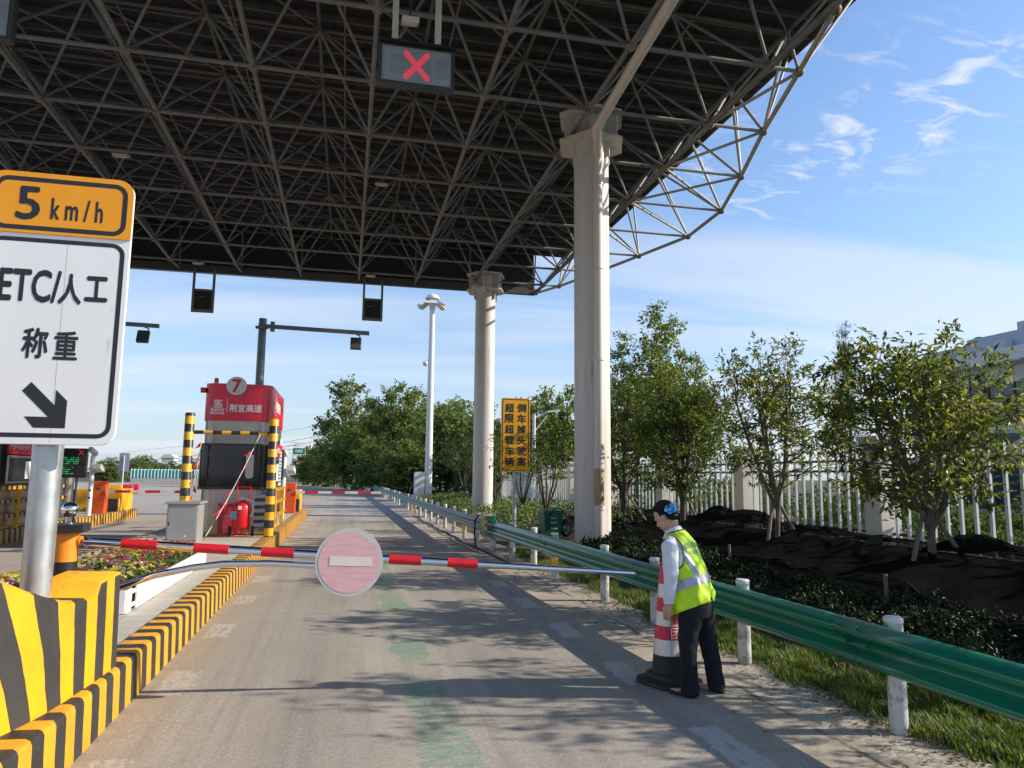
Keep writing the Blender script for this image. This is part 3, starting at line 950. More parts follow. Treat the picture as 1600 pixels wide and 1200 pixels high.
    for i, (a, b) in enumerate(arc):
        mb = MB(); mb.ball((a, b, ZB), 0.115, 12); mb.build('ball_joint', M['rust_ball'], t, smooth=60)
        if 0 < i < 9:
            mb = MB(); mb.tube((a, b, ZB), (8.64, b, ZB), 0.045); mb.build('outrigger', pale, t, smooth=40)
            for yy in (b - 1.32, b + 1.33):
                mb = MB(); mb.tube((a, b, ZB), (10.05, yy, ZT), 0.04); mb.build('side_brace', pale, t, smooth=40)
            mb = MB(); mb.tube((a, b, ZB), (11.0, b + 0.05, 12.85), 0.038); mb.build('side_brace', pale, t, smooth=40)
            if i < 8:
                mb = MB(); mb.tube((a, b, ZB), (8.64, arc[i + 1][1] if i < 4 else arc[i - 1][1], ZB), 0.04); mb.build('side_brace', pale, t, smooth=40)
    # columns
    for cx, cy, lab in ((5.97, 17.1, 'near column with a drainpipe down its front'), (5.92, 31.6, 'farther plain column')):
        r = 0.45
        mb = MB(); zb = gh(cx, cy) - 0.1
        mb.lathe([(r, zb), (r, 10.9)], (cx, cy, 0), 40)
        c = mb.build('column', M['column'], t, smooth=40); c['label'] = lab
        k = MB()
        hexa = [(cx + 0.93 * math.cos(math.radians(a + 10)), cy + 0.93 * math.sin(math.radians(a + 10))) for a in range(0, 360, 60)]
        Z0 = 10.38 if cy < 20 else 10.12; k.prism(hexa, Z0, Z0 + 0.05); k.prism(hexa, Z0 + 0.72, Z0 + 0.77)
        for a in range(0, 360, 60):
            w = math.radians(a + 10)
            k.obox((cx + 0.56 * math.cos(w), cy + 0.56 * math.sin(w), Z0 + 0.385), (math.cos(w), math.sin(w), 0), (-math.sin(w), math.cos(w), 0), (0, 0, 1), 0.22, 0.015, 0.332)
            k.obox((cx + 0.35 * math.cos(w), cy + 0.35 * math.sin(w), Z0 - 0.20), (math.cos(w), math.sin(w), 0), (-math.sin(w), math.cos(w), 0), (0, 0, 1), 0.2, 0.012, 0.19)
        k.lathe([(0.47, Z0 + 0.06), (0.47, Z0 + 0.71)], (cx, cy, 0), 24)
        k.build('capital', M['column'], c, smooth=35)
        g = MB()
        nx = min(BX, key=lambda q: abs(q - cx))
        g.tube((cx, cy, Z0 + 0.7), (nx, cy, Z0 + 0.9), 0.10)
        g.build('seat_stub', M['column'], c)
        for z in (3.4, 6.6):
            s = MB(); s.lathe([(r + 0.004, z), (r + 0.004, z + 0.02)], (cx, cy, 0), 40); s.build('weld_seam', M['pipe'], c, smooth=40)
        if cy < 20:
            px, py = at(935, 500, 16.5).x, 16.5
            d = MB()
            e0, e1 = at_z(960, 152, 10.25), at_z(1050, 0, 10.42)
            d.path([(px, py, gh(px, py) - 0.05), (px, py, 9.7), (px, py - 0.08, 9.9), at_z(932, 200, 10.05), e0, e1, e1 + (e1 - e0) * 1.6], 0.115, 14)
            dp = d.build('drainpipe', M['pipe'], c, smooth=60)
            for z in (1.0, 2.32, 4.6, 6.9, 9.1):
                b = MB(); b.lathe([(0.135, z), (0.135, z + 0.09)], (px, py, 0), 16); b.build('pipe_clip', M['pipe'], c, smooth=40)
            b = MB(); b.lathe([(0.13, 2.10), (0.13, 2.46)], (px, py, 0), 16)
            b.build('pipe_hatch', M['pipe'], c, smooth=40)
            b = MB(); b.lathe([(0.118, 1.1), (0.118, 1.98)], (px, py, 0), 16)
            b.build('pipe_patch', mat('bare_pipe', (0.42, 0.29, 0.16), 0.6, var=0.3, vs=6, stretch=(3, 3, 0.3)), c, smooth=40)
        else:
            b = MB(); b.path([(cx - 0.75, cy - 0.5, 10.25), (cx - 0.3, cy - 0.55, 10.25), (cx - 0.1, cy - 0.5, 10.0)], 0.10, 10); b.build('drain_stub', M['pipe'], c, smooth=50)


def led_cross(mb, o, right, up, s, mi):
    """red X made of lit dots"""
    n = 9
    for i in range(-n, n + 1):
        for j in range(-n, n + 1):
            a, b = i / n, j / n
            if min(abs(a - b), abs(a + b)) < 0.23 and abs(a) < 0.96 and abs(b) < 0.96:
                c = o + right * (a * s * 0.86) + up * (b * s)
                r = s / n * 0.34
                mb.add([c - right * r - up * r, c + right * r - up * r, c + right * r + up * r, c - right * r + up * r], [(0, 1, 2, 3)], mi)


def build_lane_signals():
    def one(cx, Y, zc, lab):
        t = thing('lane_signal', lab, 'lane signal', (cx, Y, zc), 'lane signals hanging from the canopy')
        w, h = 0.69, 0.385
        R = Matrix.Rotation(math.radians(0.0), 4, 'Z')
        b = MB(); b.box(cx - w, cx + w, Y, Y + 0.16, zc - h, zc + h)
        b.build('housing', M['dark_metal'], t, bevel=0.01)
        v = MB(); v.box(cx - w - 0.01, cx + w + 0.01, Y - 0.12, Y + 0.02, zc + h, zc + h + 0.03); v.build('visor', M['black'], t)
        f = MB(); f.box(cx - w + 0.07, cx + w - 0.07, Y - 0.012, Y - 0.002, zc - h + 0.06, zc + h - 0.05)
        f = f.build('screen', M['led_face'], t)
        d = MB(); rg, up = Vector((1, 0, 0)), Vector((0, 0, 1)); o = Vector((cx + 0.0, Y - 0.016, zc - 0.0))
        led_cross(d, o, rg, up, 0.29, 0)
        d.build('red_cross', M['led_red'], f)
        q = MB()
        for i in range(-29, 30):
            for j in range(-15, 16):
                ax, az = i * 0.0195, j * 0.0195
                a, b2 = ax / 0.27, az / 0.30
                if min(abs(a - b2), abs(a + b2)) < 0.26 and abs(a) < 1: continue
                inl = (-29 <= i <= -14 and (abs(j) > 9 or abs(j) < 3 or i < -24)) or (14 <= i <= 29 and (abs(j) > 10 or i < 18))
                ctr = abs(i) < 14 and (i + j) % 4 == 0 and abs(j) > 5
                if not (inl or ctr): continue
                c = o + rg * ax + up * az; r = 0.0042
                q.add([c - rg * r - up * r, c + rg * r - up * r, c + rg * r + up * r, c - rg * r + up * r], [(0, 1, 2, 3)])
        q.build('unlit_dots', M['led_white'], f)
        for dx in (-0.40, 0.38):
            p = MB(); p.box(cx + dx - 0.055, cx + dx + 0.055, Y + 0.03, Y + 0.13, zc + h + 0.031, 12.5); p.build('hanger_post', M['white_paint'], t)
    p = at(651, 104, 12.3)
    one(p.x, 12.3, p.z, 'lane signal showing a red cross, hung on two white posts over the closed lane')
    one(-6.20, 12.3, p.z - 0.10, 'lane signal cut off by the top left corner of the photo')


def build_back_signals():
    first = None
    for (u, v, Y, lab) in ((582, 484, 33.0, 'dark backed signal box in a grey hanging frame, right of the gantry mast'), (317, 470, 33.0, 'dark backed signal box in a grey hanging frame, above the red toll booth')):
        p = at(u, v, Y)
        if first is None:
            t = thing('hanging_signal_box', lab, 'signal box', (p.x, p.y, p.z), 'signal boxes hanging at the far canopy edge')
            w, h = 0.46, 0.52
            b = MB()
            b.box(p.x - w, p.x - w + 0.10, Y - 0.05, Y + 0.05, p.z - h, 10.75)
            b.box(p.x + w - 0.10, p.x + w, Y - 0.05, Y + 0.05, p.z - h, 10.75)
            b.box(p.x - w + 0.1, p.x + w - 0.1, Y - 0.05, Y + 0.05, p.z - h, p.z - h + 0.13)
            b.box(p.x - w + 0.1, p.x + w - 0.1, Y - 0.05, Y + 0.05, p.z + h - 0.09, p.z + h)
            b.build('frame', mat('frame_grey', (0.20, 0.195, 0.185), 0.5), t)
            b = MB(); b.box(p.x - w + 0.1, p.x + w - 0.1, Y + 0.0, Y + 0.2, p.z - h + 0.13, p.z + h - 0.09); b.build('box', M['black'], t)
            b = MB(); b.path([(p.x - 0.25, Y - 0.02, p.z + 0.12), (p.x - 0.1, Y - 0.04, p.z + 0.14), (p.x + 0.05, Y - 0.02, p.z + 0.22)], 0.012, 6); b.build('cable', M['grey_metal'], t)
            first = (t, p)
        else:
            clone(first[0], (p.x, p.y, p.z), label=lab)


def build_canopy_lights():
    specs = [(641, 33, 12.0, 'floodlight between the two white posts above the red cross'), (190, 243, 21.5, 'small floodlight under the canopy above the orange speed sign'), (596, 288, 22.8, 'small floodlight under the middle of the canopy, right of the signal'),
             (310, 411, 31.4, 'small floodlight above the left hanging box'), (579, 431, 31.4, 'small floodlight above the right hanging box')]
    for u, v, Y, lab in specs:
        p = at(u, v, Y)
        t = thing('floodlight', lab, 'floodlight', p, 'floodlights under the canopy')
        b = MB(); b.obox(p, (1, 0, 0), (0, 0.9, 0.35), (0, -0.35, 0.9), 0.15 if Y < 20 else 0.2, 0.16, 0.05)
        b.build('housing', M['mesh_grey'], t, bevel=0.008)
        b = MB(); b.obox(p + Vector((0, 0.02, -0.052)), (1, 0, 0), (0, 0.9, 0.35), (0, -0.35, 0.9), 0.11, 0.11, 0.008); b.build('lens', M['lamp_face'], t)
        b = MB(); b.tube(p + Vector((0, 0, 0.04)), (p.x, p.y, max(10.66, p.z + 0.2)), 0.02); b.build('bracket', M['dark_metal'], t)


build_canopy()
build_lane_signals()
build_back_signals()
build_canopy_lights()


# ---------------------------------------------------------------- speed sign, boom barrier
def rbox_y(mb, x0, x1, z0, z1, r, y0, y1, mi=0):
    mb.prism_y(rrect(x0, x1, z0, z1, r, 6), y0, y1, mi)


def frame_y(mb, x0, x1, z0, z1, r, w, y, mi=0, clip=None):
    """rounded outline of width w lying on the plane y"""
    a = rrect(x0, x1, z0, z1, r, 6); b = rrect(x0 + w, x1 - w, z0 + w, z1 - w, max(0.01, r - w), 6)
    k = len(a)
    mb.add([(p[0], y, p[1]) for p in a] + [(p[0], y, p[1]) for p in b], [(i, (i + 1) % k, k + (i + 1) % k, k + i) for i in range(k)], mi)


def build_speed_sign():
    Y = 5.35
    x1 = at(179, 690, Y).x; x0 = x1 - 0.90
    z0 = at(150, 696, Y).z; z1 = at(203, 284, Y).z
    cx = (x0 + x1) / 2
    t = thing('speed_sign', 'tall white lane sign with orange 5 km/h panel on a grey steel pole', 'road sign', (cx, Y + 0.15, KERB_H))
    zs = at(200, 376, Y).z
    yb = Y + 0.03
    b = MB(); rbox_y(b, x0, x1, z0, z1, 0.10, Y, yb); pw = b.build('white_panel', M['sign_white'], t, bevel=0.003)
    b = MB()
    pts = [p for p in rrect(x0, x1, zs, z1, 0.10, 6)]
    pts = [(x0, zs), (x1, zs)] + [p for p in pts if p[1] > (zs + z1) / 2]
    b.prism_y(pts, Y - 0.012, Y - 0.001)
    po = b.build('orange_panel', M['sign_orange'], t)
    b = MB()
    frame_y(b, x0 + 0.035, x1 - 0.035, zs + 0.02, z1 - 0.035, 0.085, 0.032, Y - 0.013)
    b.build('border', M['sign_black'], po)
    b = MB(); frame_y(b, x0 + 0.03, x1 - 0.03, z0 + 0.045, zs - 0.03, 0.085, 0.030, Y - 0.001)
    b.build('border', M['sign_black'], pw)
    R, U = (1, 0, 0), (0, 0, 1)
    b = MB()
    p = at(46, 318, Y); text(b, '5', (p.x, Y - 0.012, p.z), R, U, h=0.225, w=0.135, bold=0.02)
    b.build('lettering', M['sign_black'], po)
    b = MB()
    p = at(122, 329, Y); text(b, 'k m / h', (p.x, Y - 0.012, p.z - 0.005), R, U, w=0.32, h=0.150, bold=0.022)
    b.build('lettering', M['sign_black'], po)
    b = MB()
    p = at(47, 446, Y); text(b, 'ETC/', (p.x, Y, p.z), R, U, w=0.365, h=0.215, bold=0.025)
    p = at(110, 452, Y); text(b, '人', (p.x, Y, p.z), R, U, w=0.135, h=0.205, bold=0.035)
    p = at(151, 452, Y); text(b, '工', (p.x, Y, p.z), R, U, w=0.135, h=0.165, bold=0.035)
    b.build('lettering', M['sign_black'], pw)
    b = MB()
    p = at(55, 536, Y); text(b, '称', (p.x, Y, p.z), R, U, w=0.150, h=0.20, bold=0.028)
    p = at(103, 540, Y); text(b, '重', (p.x, Y, p.z), R, U, w=0.142, h=0.19, bold=0.022)
    b.build('lettering', M['sign_black'], pw)
    b = MB()
    # arrow pointing down and right
    c = at(72, 633, Y)
    ar = [(-0.165, 0.105), (-0.105, 0.17), (0.045, 0.035), (0.045, 0.125), (0.135, 0.04), (0.135, -0.165), (-0.05, -0.165), (-0.135, -0.085), (-0.02, -0.085), ]
    ar = [(-0.175, 0.10), (-0.115, 0.165), (0.06, 0.0), (0.06, 0.115), (0.145, 0.035), (0.145, -0.165), (-0.075, -0.165), (-0.145, -0.085), (0.02, -0.085)]
    b.add([(c.x + q[0] * 0.86, Y - 0.0012, c.z + q[1] * 0.92) for q in ar], [tuple(range(len(ar) - 1, -1, -1))])
    b.build('arrow', M['sign_black'], pw)
    b = MB(); b.box(cx + 0.06, cx + 0.062, Y - 0.0009, Y - 0.0005, z0 + 0.01, zs - 0.005)
    b.build('panel_seam', M['mesh_grey'], pw)
    b = MB(); b.lathe([(0.092, KERB_H - 0.05), (0.092, z1 - 0.2)], (at(66, 800, Y + .15).x, yb + 0.125, 0), 32); b.build('pole', M['galv'], t, smooth=40)
    for z in (z0 + 0.3, z1 - 0.4):
        b = MB(); b.box(cx - 0.4, cx + 0.4, yb + 0.001, yb + 0.03, z, z + 0.06); b.build('bracket', M['galv'], t)


def build_boom():
    bx, by = -2.12, 6.40
    t = thing('boom_barrier', 'manual boom barrier: orange post and chrome arm with red sleeves and no-entry disc', 'boom barrier', (bx, by, KERB_H))
    zt = 1.285
    b = MB(); b.lathe([(0.095, KERB_H - 0.02), (0.095, 0.62), (0.090, 0.64), (0.090, zt)], (bx, by, 0), 32)
    p = b.build('post', M['orange'], t, smooth=40)
    b = MB(); b.lathe([(0.0925, 0.965), (0.0925, 1.065)], (bx, by, 0), 32); b.build('black_band', M['black'], p, smooth=40)
    b = MB(); b.obox((bx, by, zt + 0.036), (1, 0.12, 0), (-0.12, 1, 0), (0, 0, 1), 0.140, 0.140, 0.032); b.build('cap_plate', M['black'], t, bevel=0.004)
    b = MB(); b.lathe([(0.034, zt + 0.069), (0.034, zt + 0.125)], (bx + 0.01, by, 0), 20); b.ball((bx + 0.01, by, zt + 0.175), 0.063, 28)
    b.build('ball_knob', M['chrome'], t, smooth=60)
    A = at(115, 846, 6.37); B = at(991, 896, 5.98)
    A = Vector((bx + 0.08, 6.40, at(118, 845, 6.40).z))
    d = (B - A)
    b = MB(); b.tube(A - d.normalized() * 0.05, A + d.normalized() * 0.03, 0.040, n=20); b.build('arm_socket', M['orange'], t, smooth=40)

    def on(u):   # parameter along the arm for a picture column
        f = lambda s: (lambda q: 800 + 1125 * q[0] / q[2])(RC.T @ (np.array(A + d * s) - np.array([0, 0, CH])))
        lo, hi = 0.0, 1.0
        for _ in range(40):
            m = (lo + hi) / 2
            if f(m) < u: lo = m
            else: hi = m
        return lo
    s1 = on(745)
    b = MB(); b.tube(A + d.normalized() * 0.06, A + d * s1, 0.035, n=20); b.tube(A + d * s1, B, 0.028, 0.023, n=20)
    arm = b.build('arm', M['chrome'], t, smooth=40)
    for u0, u1 in ((191, 247), (304, 358), (409, 460), (512, 560), (608, 658), (699, 746)):
        b = MB(); b.tube(A + d * on(u0), A + d * on(u1), 0.0385, n=20); b.build('red_sleeve', M['tape_red'], arm, smooth=40)
    c = at(546, 878, 6.10)
    rim = MB()
    prof = [(0.0, 0.0)]
    def disc(mb, r0, r1, y, n=56):
        vs = []
        for r in (r0, r1):
            for j in range(n):
                w = 2 * math.pi * j / n
                vs.append((c.x + r * math.cos(w), y, c.z + r * math.sin(w)))
        mb.add(vs, [(j, (j + 1) % n, n + (j + 1) % n, n + j) for j in range(n)])
    n = 56; RD = 0.268
    rim.prism_y([(c.x + RD * math.cos(2 * math.pi * j / n), c.z + RD * math.sin(2 * math.pi * j / n)) for j in range(n)], c.y - 0.012, c.y + 0.012)
    ds = rim.build('no_entry_disc', mat('disc_rim', (0.50, 0.52, 0.51), 0.5, var=0.08, vs=8, dirt=(0.4, 0.42, 0.4), dirt_amt=0.4), t)
    ds['label'] = 'faded pink no-entry disc with a cream bar'
    f = MB(); RF = 0.243
    f.prism_y([(c.x + RF * math.cos(2 * math.pi * j / n), c.z + RF * math.sin(2 * math.pi * j / n)) for j in range(n)], c.y - 0.0145, c.y - 0.0125)
    m, nt, bs = new_mat('faded_red_film')
    tc = N(nt, 'ShaderNodeTexCoord').outputs['Object']
    q = RAMP(nt, NOISE(nt, SCALEV(nt, tc, (3, 3, 25)), 1.6, 7, 0.7), [(0.3, (0.62, 0.34, 0.36)), (0.7, (0.74, 0.48, 0.49))])
    # film torn off at the upper right
    s = N(nt, 'ShaderNodeSeparateXYZ', {0: tc})
    dd = MA(nt, 'ADD', MA(nt, 'MULTIPLY', MA(nt, 'SUBTRACT', s.outputs[0], c.x + 0.13), 1.6), MA(nt, 'MULTIPLY', MA(nt, 'SUBTRACT', s.outputs[2], c.z + 0.155), 2.4))
    tear = RAMP(nt, MA(nt, 'ADD', dd, MA(nt, 'MULTIPLY', MA(nt, 'SUBTRACT', NOISE(nt, tc, 26, 8, 0.7), 0.5), 0.55)), [(0.08, 0.0), (0.13, 1.0)])
    q = MIX(nt, tear, q, (0.56, 0.57, 0.54))
    q = MIX(nt, RAMP(nt, NOISE(nt, tc, 40, 4, 0.7), [(0.70, 0.0), (0.76, 0.6)]), q, (0.45, 0.2, 0.22))
    nt.links.new(q, bs.inputs['Base Color']); bs.inputs['Roughness'].default_value = 0.6
    f.build('faded_film', m, ds)
    w = MB(); w.obox((c.x + 0.012, c.y - 0.0165, c.z + 0.006), (1, 0, -0.035), (0, 1, 0), (0.035, 0, 1), 0.168, 0.001, 0.036)
    w.build('cream_bar', mat('cream_bar', (0.74, 0.68, 0.58), 0.5, var=0.05), ds)
    # bent brace below the arm
    pts = [at(150, 940, 6.28), at(188, 917, 6.27), at(240, 899, 6.26), at(300, 887, 6.25), at(350, 881, 6.25), at(420, 880, 6.24), at(500, 884, 6.22), at(560, 888, 6.21)]
    pts = [Vector((bx + 0.1, 6.36, 0.60))] + pts[1:]
    b = MB(); b.path(pts, 0.027, 14); b.build('brace_tube', M['chrome'], t, smooth=60)


def build_planter():
    x0, x1, y0, y1 = -3.5, -2.12, 8.2, 12.5
    t = thing('planter', 'long low planter with white picket sides on the near island', 'planter', (-2.8, 10.4, KERB_H))
    wp = mat('white_plastic', (0.74, 0.74, 0.72), 0.5, var=0.05, dirt=(0.55, 0.53, 0.48), dirt_amt=0.25)
    z0, z1 = KERB_H, KERB_H + 0.235
    for (a, b_) in (((x1, y0), (x1, y1)), ((x0, y0), (x0, y1)), ((x0, y0), (x1, y0)), ((x0, y1), (x1, y1))):
        mb = MB(); a = Vector((a[0], a[1], 0)); b_ = Vector((b_[0], b_[1], 0)); L = (b_ - a).length; d = (b_ - a) / L; nr = Vector((-d.y, d.x, 0))
        n = int(L / 0.085)
        for i in range(n):
            if abs(d.y) > 0.5 and a.x > -3 and i in (2, 3): continue
            c = a + d * (L * (i + 0.5) / n)
            mb.obox((c.x, c.y, (z0 + z1) / 2), d, nr, (0, 0, 1), 0.034, 0.008, (z1 - z0) / 2)
        for z in (z0 + 0.05, z1 - 0.05):
            c = a + d * (L / 2) + nr * 0.012
            mb.obox((c.x, c.y, z), d, nr, (0, 0, 1), L / 2, 0.006, 0.02)
        mb.build('picket_panel', wp, t)
    mb = MB(); mb.box(x0 + 0.03, x1 - 0.03, y0 + 0.03, y1 - 0.03, z0, z0 + 0.16); mb.build('soil', mat('soil', (0.05, 0.038, 0.028), 0.95, var=0.3, vs=20, bump=0.5), t)
    # flowers: one mass, nobody could count it
    rng = np.random.default_rng(21)
    V = []; F = []; mi = []
    def leaf(c, d, up, L, W, m):
        side = np.cross(d, up); side /= (np.linalg.norm(side) + 1e-9)
        b = len(V); V.extend([c, c + d * L * .5 + side * W * .5 + up * W * .2, c + d * L, c + d * L * .5 - side * W * .5 + up * W * .2])
        F.append((b, b + 1, b + 2, b + 3)); mi.append(m)
    for i in range(620):
        x = rng.uniform(x0 + 0.08, x1 - 0.08); y = rng.uniform(y0 + 0.08, y1 - 0.08)
        h = z0 + 0.13 + rng.uniform(0.03, 0.24)
        for k in range(10):
            a = rng.uniform(0, 2 * math.pi); e = rng.uniform(-0.3, 0.9)
            leaf(np.array([x, y, h - rng.uniform(0, .1)]), np.array([math.cos(a) * math.cos(e), math.sin(a) * math.cos(e), math.sin(e)]), np.array([0, 0, 1.0]), rng.uniform(.05, .1), rng.uniform(.025, .045), 0 if rng.random() < .62 else (1 if rng.random() < .6 else 5))
        if rng.random() < 0.62:
            zone = math.sin(x * 2.4 + 1.0) + math.cos(y * 1.7) + rng.normal(0, .5)
            m = 2 if zone > 0.75 else (3 if zone > -0.1 else (4 if rng.random() < .6 else 2))
            hc = np.array([x, y, h + 0.05]); R = rng.uniform(0.022, 0.042)
            for k in range(13):
                d = rng.normal(0, 1, 3); d[2] = abs(d[2]) * .7; d /= np.linalg.norm(d)
                leaf(hc, d, np.array([0, 0, 1.0]), R * 1.3, R * .9, m)
    for i in range(22):
        x = rng.uniform(x0 + 0.2, x1 - 0.2); y = rng.uniform(y0 + 0.2, y1 - 1.0)
        for k in range(9):
            a = rng.uniform(0, 2 * math.pi); c = np.array([x, y, z0 + 0.30]); r = rng.uniform(0.12, 0.2)
            for q in range(5):
                d = np.array([math.cos(a), math.sin(a), 0.75 - q * 0.33]); d /= np.linalg.norm(d)
                leaf(c, d, np.array([0, 0, 1.0]), r * .36, 0.075 - abs(q - 2) * 0.014, 5); c = c + d * r * .3
    mats = [leafmat('planter_leaf', [(0.2, (0.05, 0.11, 0.04)), (0.8, (0.14, 0.22, 0.08))]), leafmat('grey_leaf', [(0.2, (0.16, 0.20, 0.15)), (0.8, (0.26, 0.30, 0.22))]),
            leafmat('crimson_flower', [(0.1, (0.55, 0.04, 0.16)), (0.9, (0.75, 0.18, 0.26))]), leafmat('purple_flower', [(0.1, (0.24, 0.07, 0.26)), (0.9, (0.50, 0.26, 0.50))]),
            leafmat('pink_flower', [(0.1, (0.70, 0.32, 0.34)), (0.9, (0.80, 0.70, 0.66))]), leafmat('yellow_leaf', [(0.1, (0.48, 0.48, 0.08)), (0.9, (0.70, 0.66, 0.20))])]
    me = mesh_np('flower_bed', V, F, mats, mi)
    tag(link('flower_bed', me), 'mixed crimson, purple, pink and yellow flowers filling the white planter', 'flowers', kind='stuff')


# ---------------------------------------------------------------- toll booth and what stands on the island
def build_booth():
    x0, x1, y0, y1 = -3.36, -1.86, 18.4, 22.1
    t = thing('toll_booth', 'red and stainless toll booth with a round 7 sign on its roof', 'toll booth', ((x0 + x1) / 2, (y0 + y1) / 2, KERB_H))
    z = [KERB_H, 1.40, 2.44, 2.60, 3.03, 3.93]
    b = MB(); b.prism(rrect(x0, x1, y0, y1, 0.30, 8), z[0], z[1]); base = b.build('base_panel', M['stainless'], t, smooth=40)
    b = MB(); b.prism(rrect(x0 + 0.35, x1 - 0.62, y0 - 0.012, y0 + 0.05, 0.008, 2), z[0] + 0.12, z[1] - 0.12); b.build('door_panel', mat('panel_grey', (0.40, 0.38, 0.35), 0.4, 0.5, var=0.1), base)
    # black-and-yellow corner stripes on the base
    m = stripes('corner_stripes', 'z', 0.17, (0.42, 0.41, 0.39), (0.05, 0.05, 0.05), 0.5, wob=0, grime=0)
    b = MB()
    arc = [(x1 - 0.30 + 0.304 * math.cos(math.radians(a)), y0 + 0.30 + 0.304 * math.sin(math.radians(a))) for a in range(-80, 5, 10)]
    b.rings([[Vector((p[0], p[1], zz + (p[0] - x1) * 0.35)) for p in arc] for zz in (z[0] + 0.20, z[1] - 0.08)], close=False, caps=False); b.build('corner_marking', m, base)
    b = MB(); b.box(x0 - 0.05, x1 + 0.04, y0 - 0.09, y1, KERB_H, KERB_H + 0.055); b.build('plinth', M['yellow'], t, bevel=0.01)
    b = MB(); b.prism(rrect(x0 - 0.06, x1 + 0.05, y0 - 0.10, y1, 0.28, 8), z[1] + 0.05, z[2]); win = b.build('window', M['glass'], t, smooth=40)
    b = MB(); b.prism(rrect(x0 - 0.075, x1 + 0.065, y0 - 0.115, y1 + 0.01, 0.29, 8), z[1] + 0.001, z[1] + 0.05); b.build('frame', M['black'], win, smooth=40)
    b = MB(); b.prism(rrect(x0 - 0.075, x1 + 0.065, y0 - 0.115, y1 + 0.01, 0.29, 8), z[2], z[2] + 0.04); b.build('frame', M['black'], win, smooth=40)
    b = MB(); rbox_y(b, x1 - 0.56, x1 - 0.20, z[1] + 0.20, z[2] - 0.16, 0.10, y0 - 0.128, y0 - 0.101); hatch = b.build('hatch', M['black'], win, smooth=40)
    b = MB(); rbox_y(b, x1 - 0.47, x1 - 0.29, z[1] + 0.26, z[2] - 0.20, 0.06, y0 - 0.140, y0 - 0.129); b.build('hatch_plate', M['stainless'], hatch, smooth=40)
    b = MB(); b.prism(rrect(x0, x1, y0, y1, 0.30, 8), z[2] + 0.04, z[4]); up = b.build('upper_panel', mat('spattered_stainless', (0.36, 0.325, 0.285), 0.36, 0.85, var=0.1, dirt=(0.10, 0.085, 0.075), dirt_amt=0.10, dscale=24), t, smooth=40)
    b = MB(); b.prism(rrect(x0 - 0.03, x1 + 0.03, y0 - 0.03, y1 + 0.03, 0.32, 8), z[4], z[5]); red = b.build('red_fascia', M['booth_red'], t, smooth=40)
    yf = y0 - 0.033
    R, U = (1, 0, 0), (0, 0, 1)
    b = MB()
    p = at(384, 638, yf); text(b, '荆宜高速', (p.x, yf, p.z), R, U, w=0.74, h=0.185, bold=0.02)
    p = at(340, 639, yf); text(b, '蜀道集团', (p.x - 0.005, yf, p.z - 0.015), R, U, w=0.30, h=0.07, bold=0.008)
    text(b, 'SDIG', (p.x - 0.005, yf, p.z - 0.095), R, U, w=0.31, h=0.055, bold=0.03)
    q = at(355, 633, yf); b.box(q.x - 0.006, q.x + 0.006, yf - 0.004, yf - 0.001, q.z - 0.17, q.z + 0.15)
    # square maze-like emblem
    e = Vector((p.x + 0.005, yf - 0.003, p.z + 0.125)); s = 0.095
    def seg(xa, xb, za, zb): b.box(e.x + xa * s, e.x + xb * s, yf - 0.004, yf - 0.001, e.z + za * s, e.z + zb * s)
    for za in (0.78, 0.34, -0.10, -0.54, -0.98):
        seg(-0.98, 0.98 if za != 0.34 else 0.45, za, za + 0.22)
    seg(-0.98, -0.76, 0.34, 0.98); seg(0.76, 0.98, -0.98, 0.1); seg(-0.2, 0.0, -0.5, 0.9); seg(0.76, 0.98, 0.56, 0.98); seg(-0.98, -0.76, -0.98, -0.3); seg(0.3, 0.5, -0.5, 0.4)
    b.build('lettering', M['letter_white'], red)
    b = MB()
    xr = x1 + 0.033
    text(b, '荆宜高速', (xr, y0 + 1.75, 3.52), (0, 1, 0), U, w=1.2, h=0.26, bold=0.03)
    text(b, '蜀道集团', (xr, y0 + 0.65, 3.45), (0, 1, 0), U, w=0.45, h=0.09, bold=0.02)
    text(b, 'SDIG', (xr, y0 + 0.65, 3.34), (0, 1, 0), U, w=0.45, h=0.07, bold=0.05)
    b.box(xr, xr + 0.003, y0 + 1.0, y0 + 1.012, 3.25, 3.7)
    b.build('side_lettering', M['letter_white'], red)
    c = at(370, 603, yf - 0.05); n = 40
    b = MB(); b.prism_y([(c.x + 0.235 * math.cos(2 * math.pi * j / n), c.z + 0.225 * math.sin(2 * math.pi * j / n)) for j in range(n)], c.y - 0.012, c.y + 0.012)
    ns = b.build('number_sign', M['stainless'], t, smooth=30); ns['label'] = 'round steel sign with a red 7'
    b = MB(); text(b, '7', (c.x, c.y - 0.0125, c.z), R, U, w=0.19, h=0.30, bold=0.03); b.build('lettering', M['letter_red'], ns)
    c = at(338, 602, y0 + 0.3)
    b = MB(); b.lathe([(0.05, z[5]), (0.05, z[5] + 0.05)], (c.x, y0 + 0.3, 0), 16); bc = b.build('beacon_base', M['mesh_grey'], t, smooth=40)
    b = MB(); b.lathe([(0.055, z[5] + 0.051), (0.05, z[5] + 0.15), (0.03, z[5] + 0.165)], (c.x, y0 + 0.3, 0), 16); b.build('beacon', M['red'], t, smooth=40)
    b = MB(); b.box(x0 - 0.13, x0 - 0.02, y0 + 0.1, y0 + 0.22, z[5] - 0.22, z[5] - 0.10); b.build('side_lamp', M['letter_red'], t)
    # lane side: service window, red banner, price board
    xs = x1 + 0.055
    b = MB(); b.box(xs, xs + 0.02, y0 + 0.45, y0 + 2.25, z[1] + 0.06, z[2] - 0.26); sw = b.build('service_window', M['stainless'], t, bevel=0.02)
    b = MB(); b.box(xs + 0.02, xs + 0.024, y0 + 0.55, y0 + 2.15, z[1] + 0.12, z[2] - 0.32); b.build('pane', M['glass'], sw)
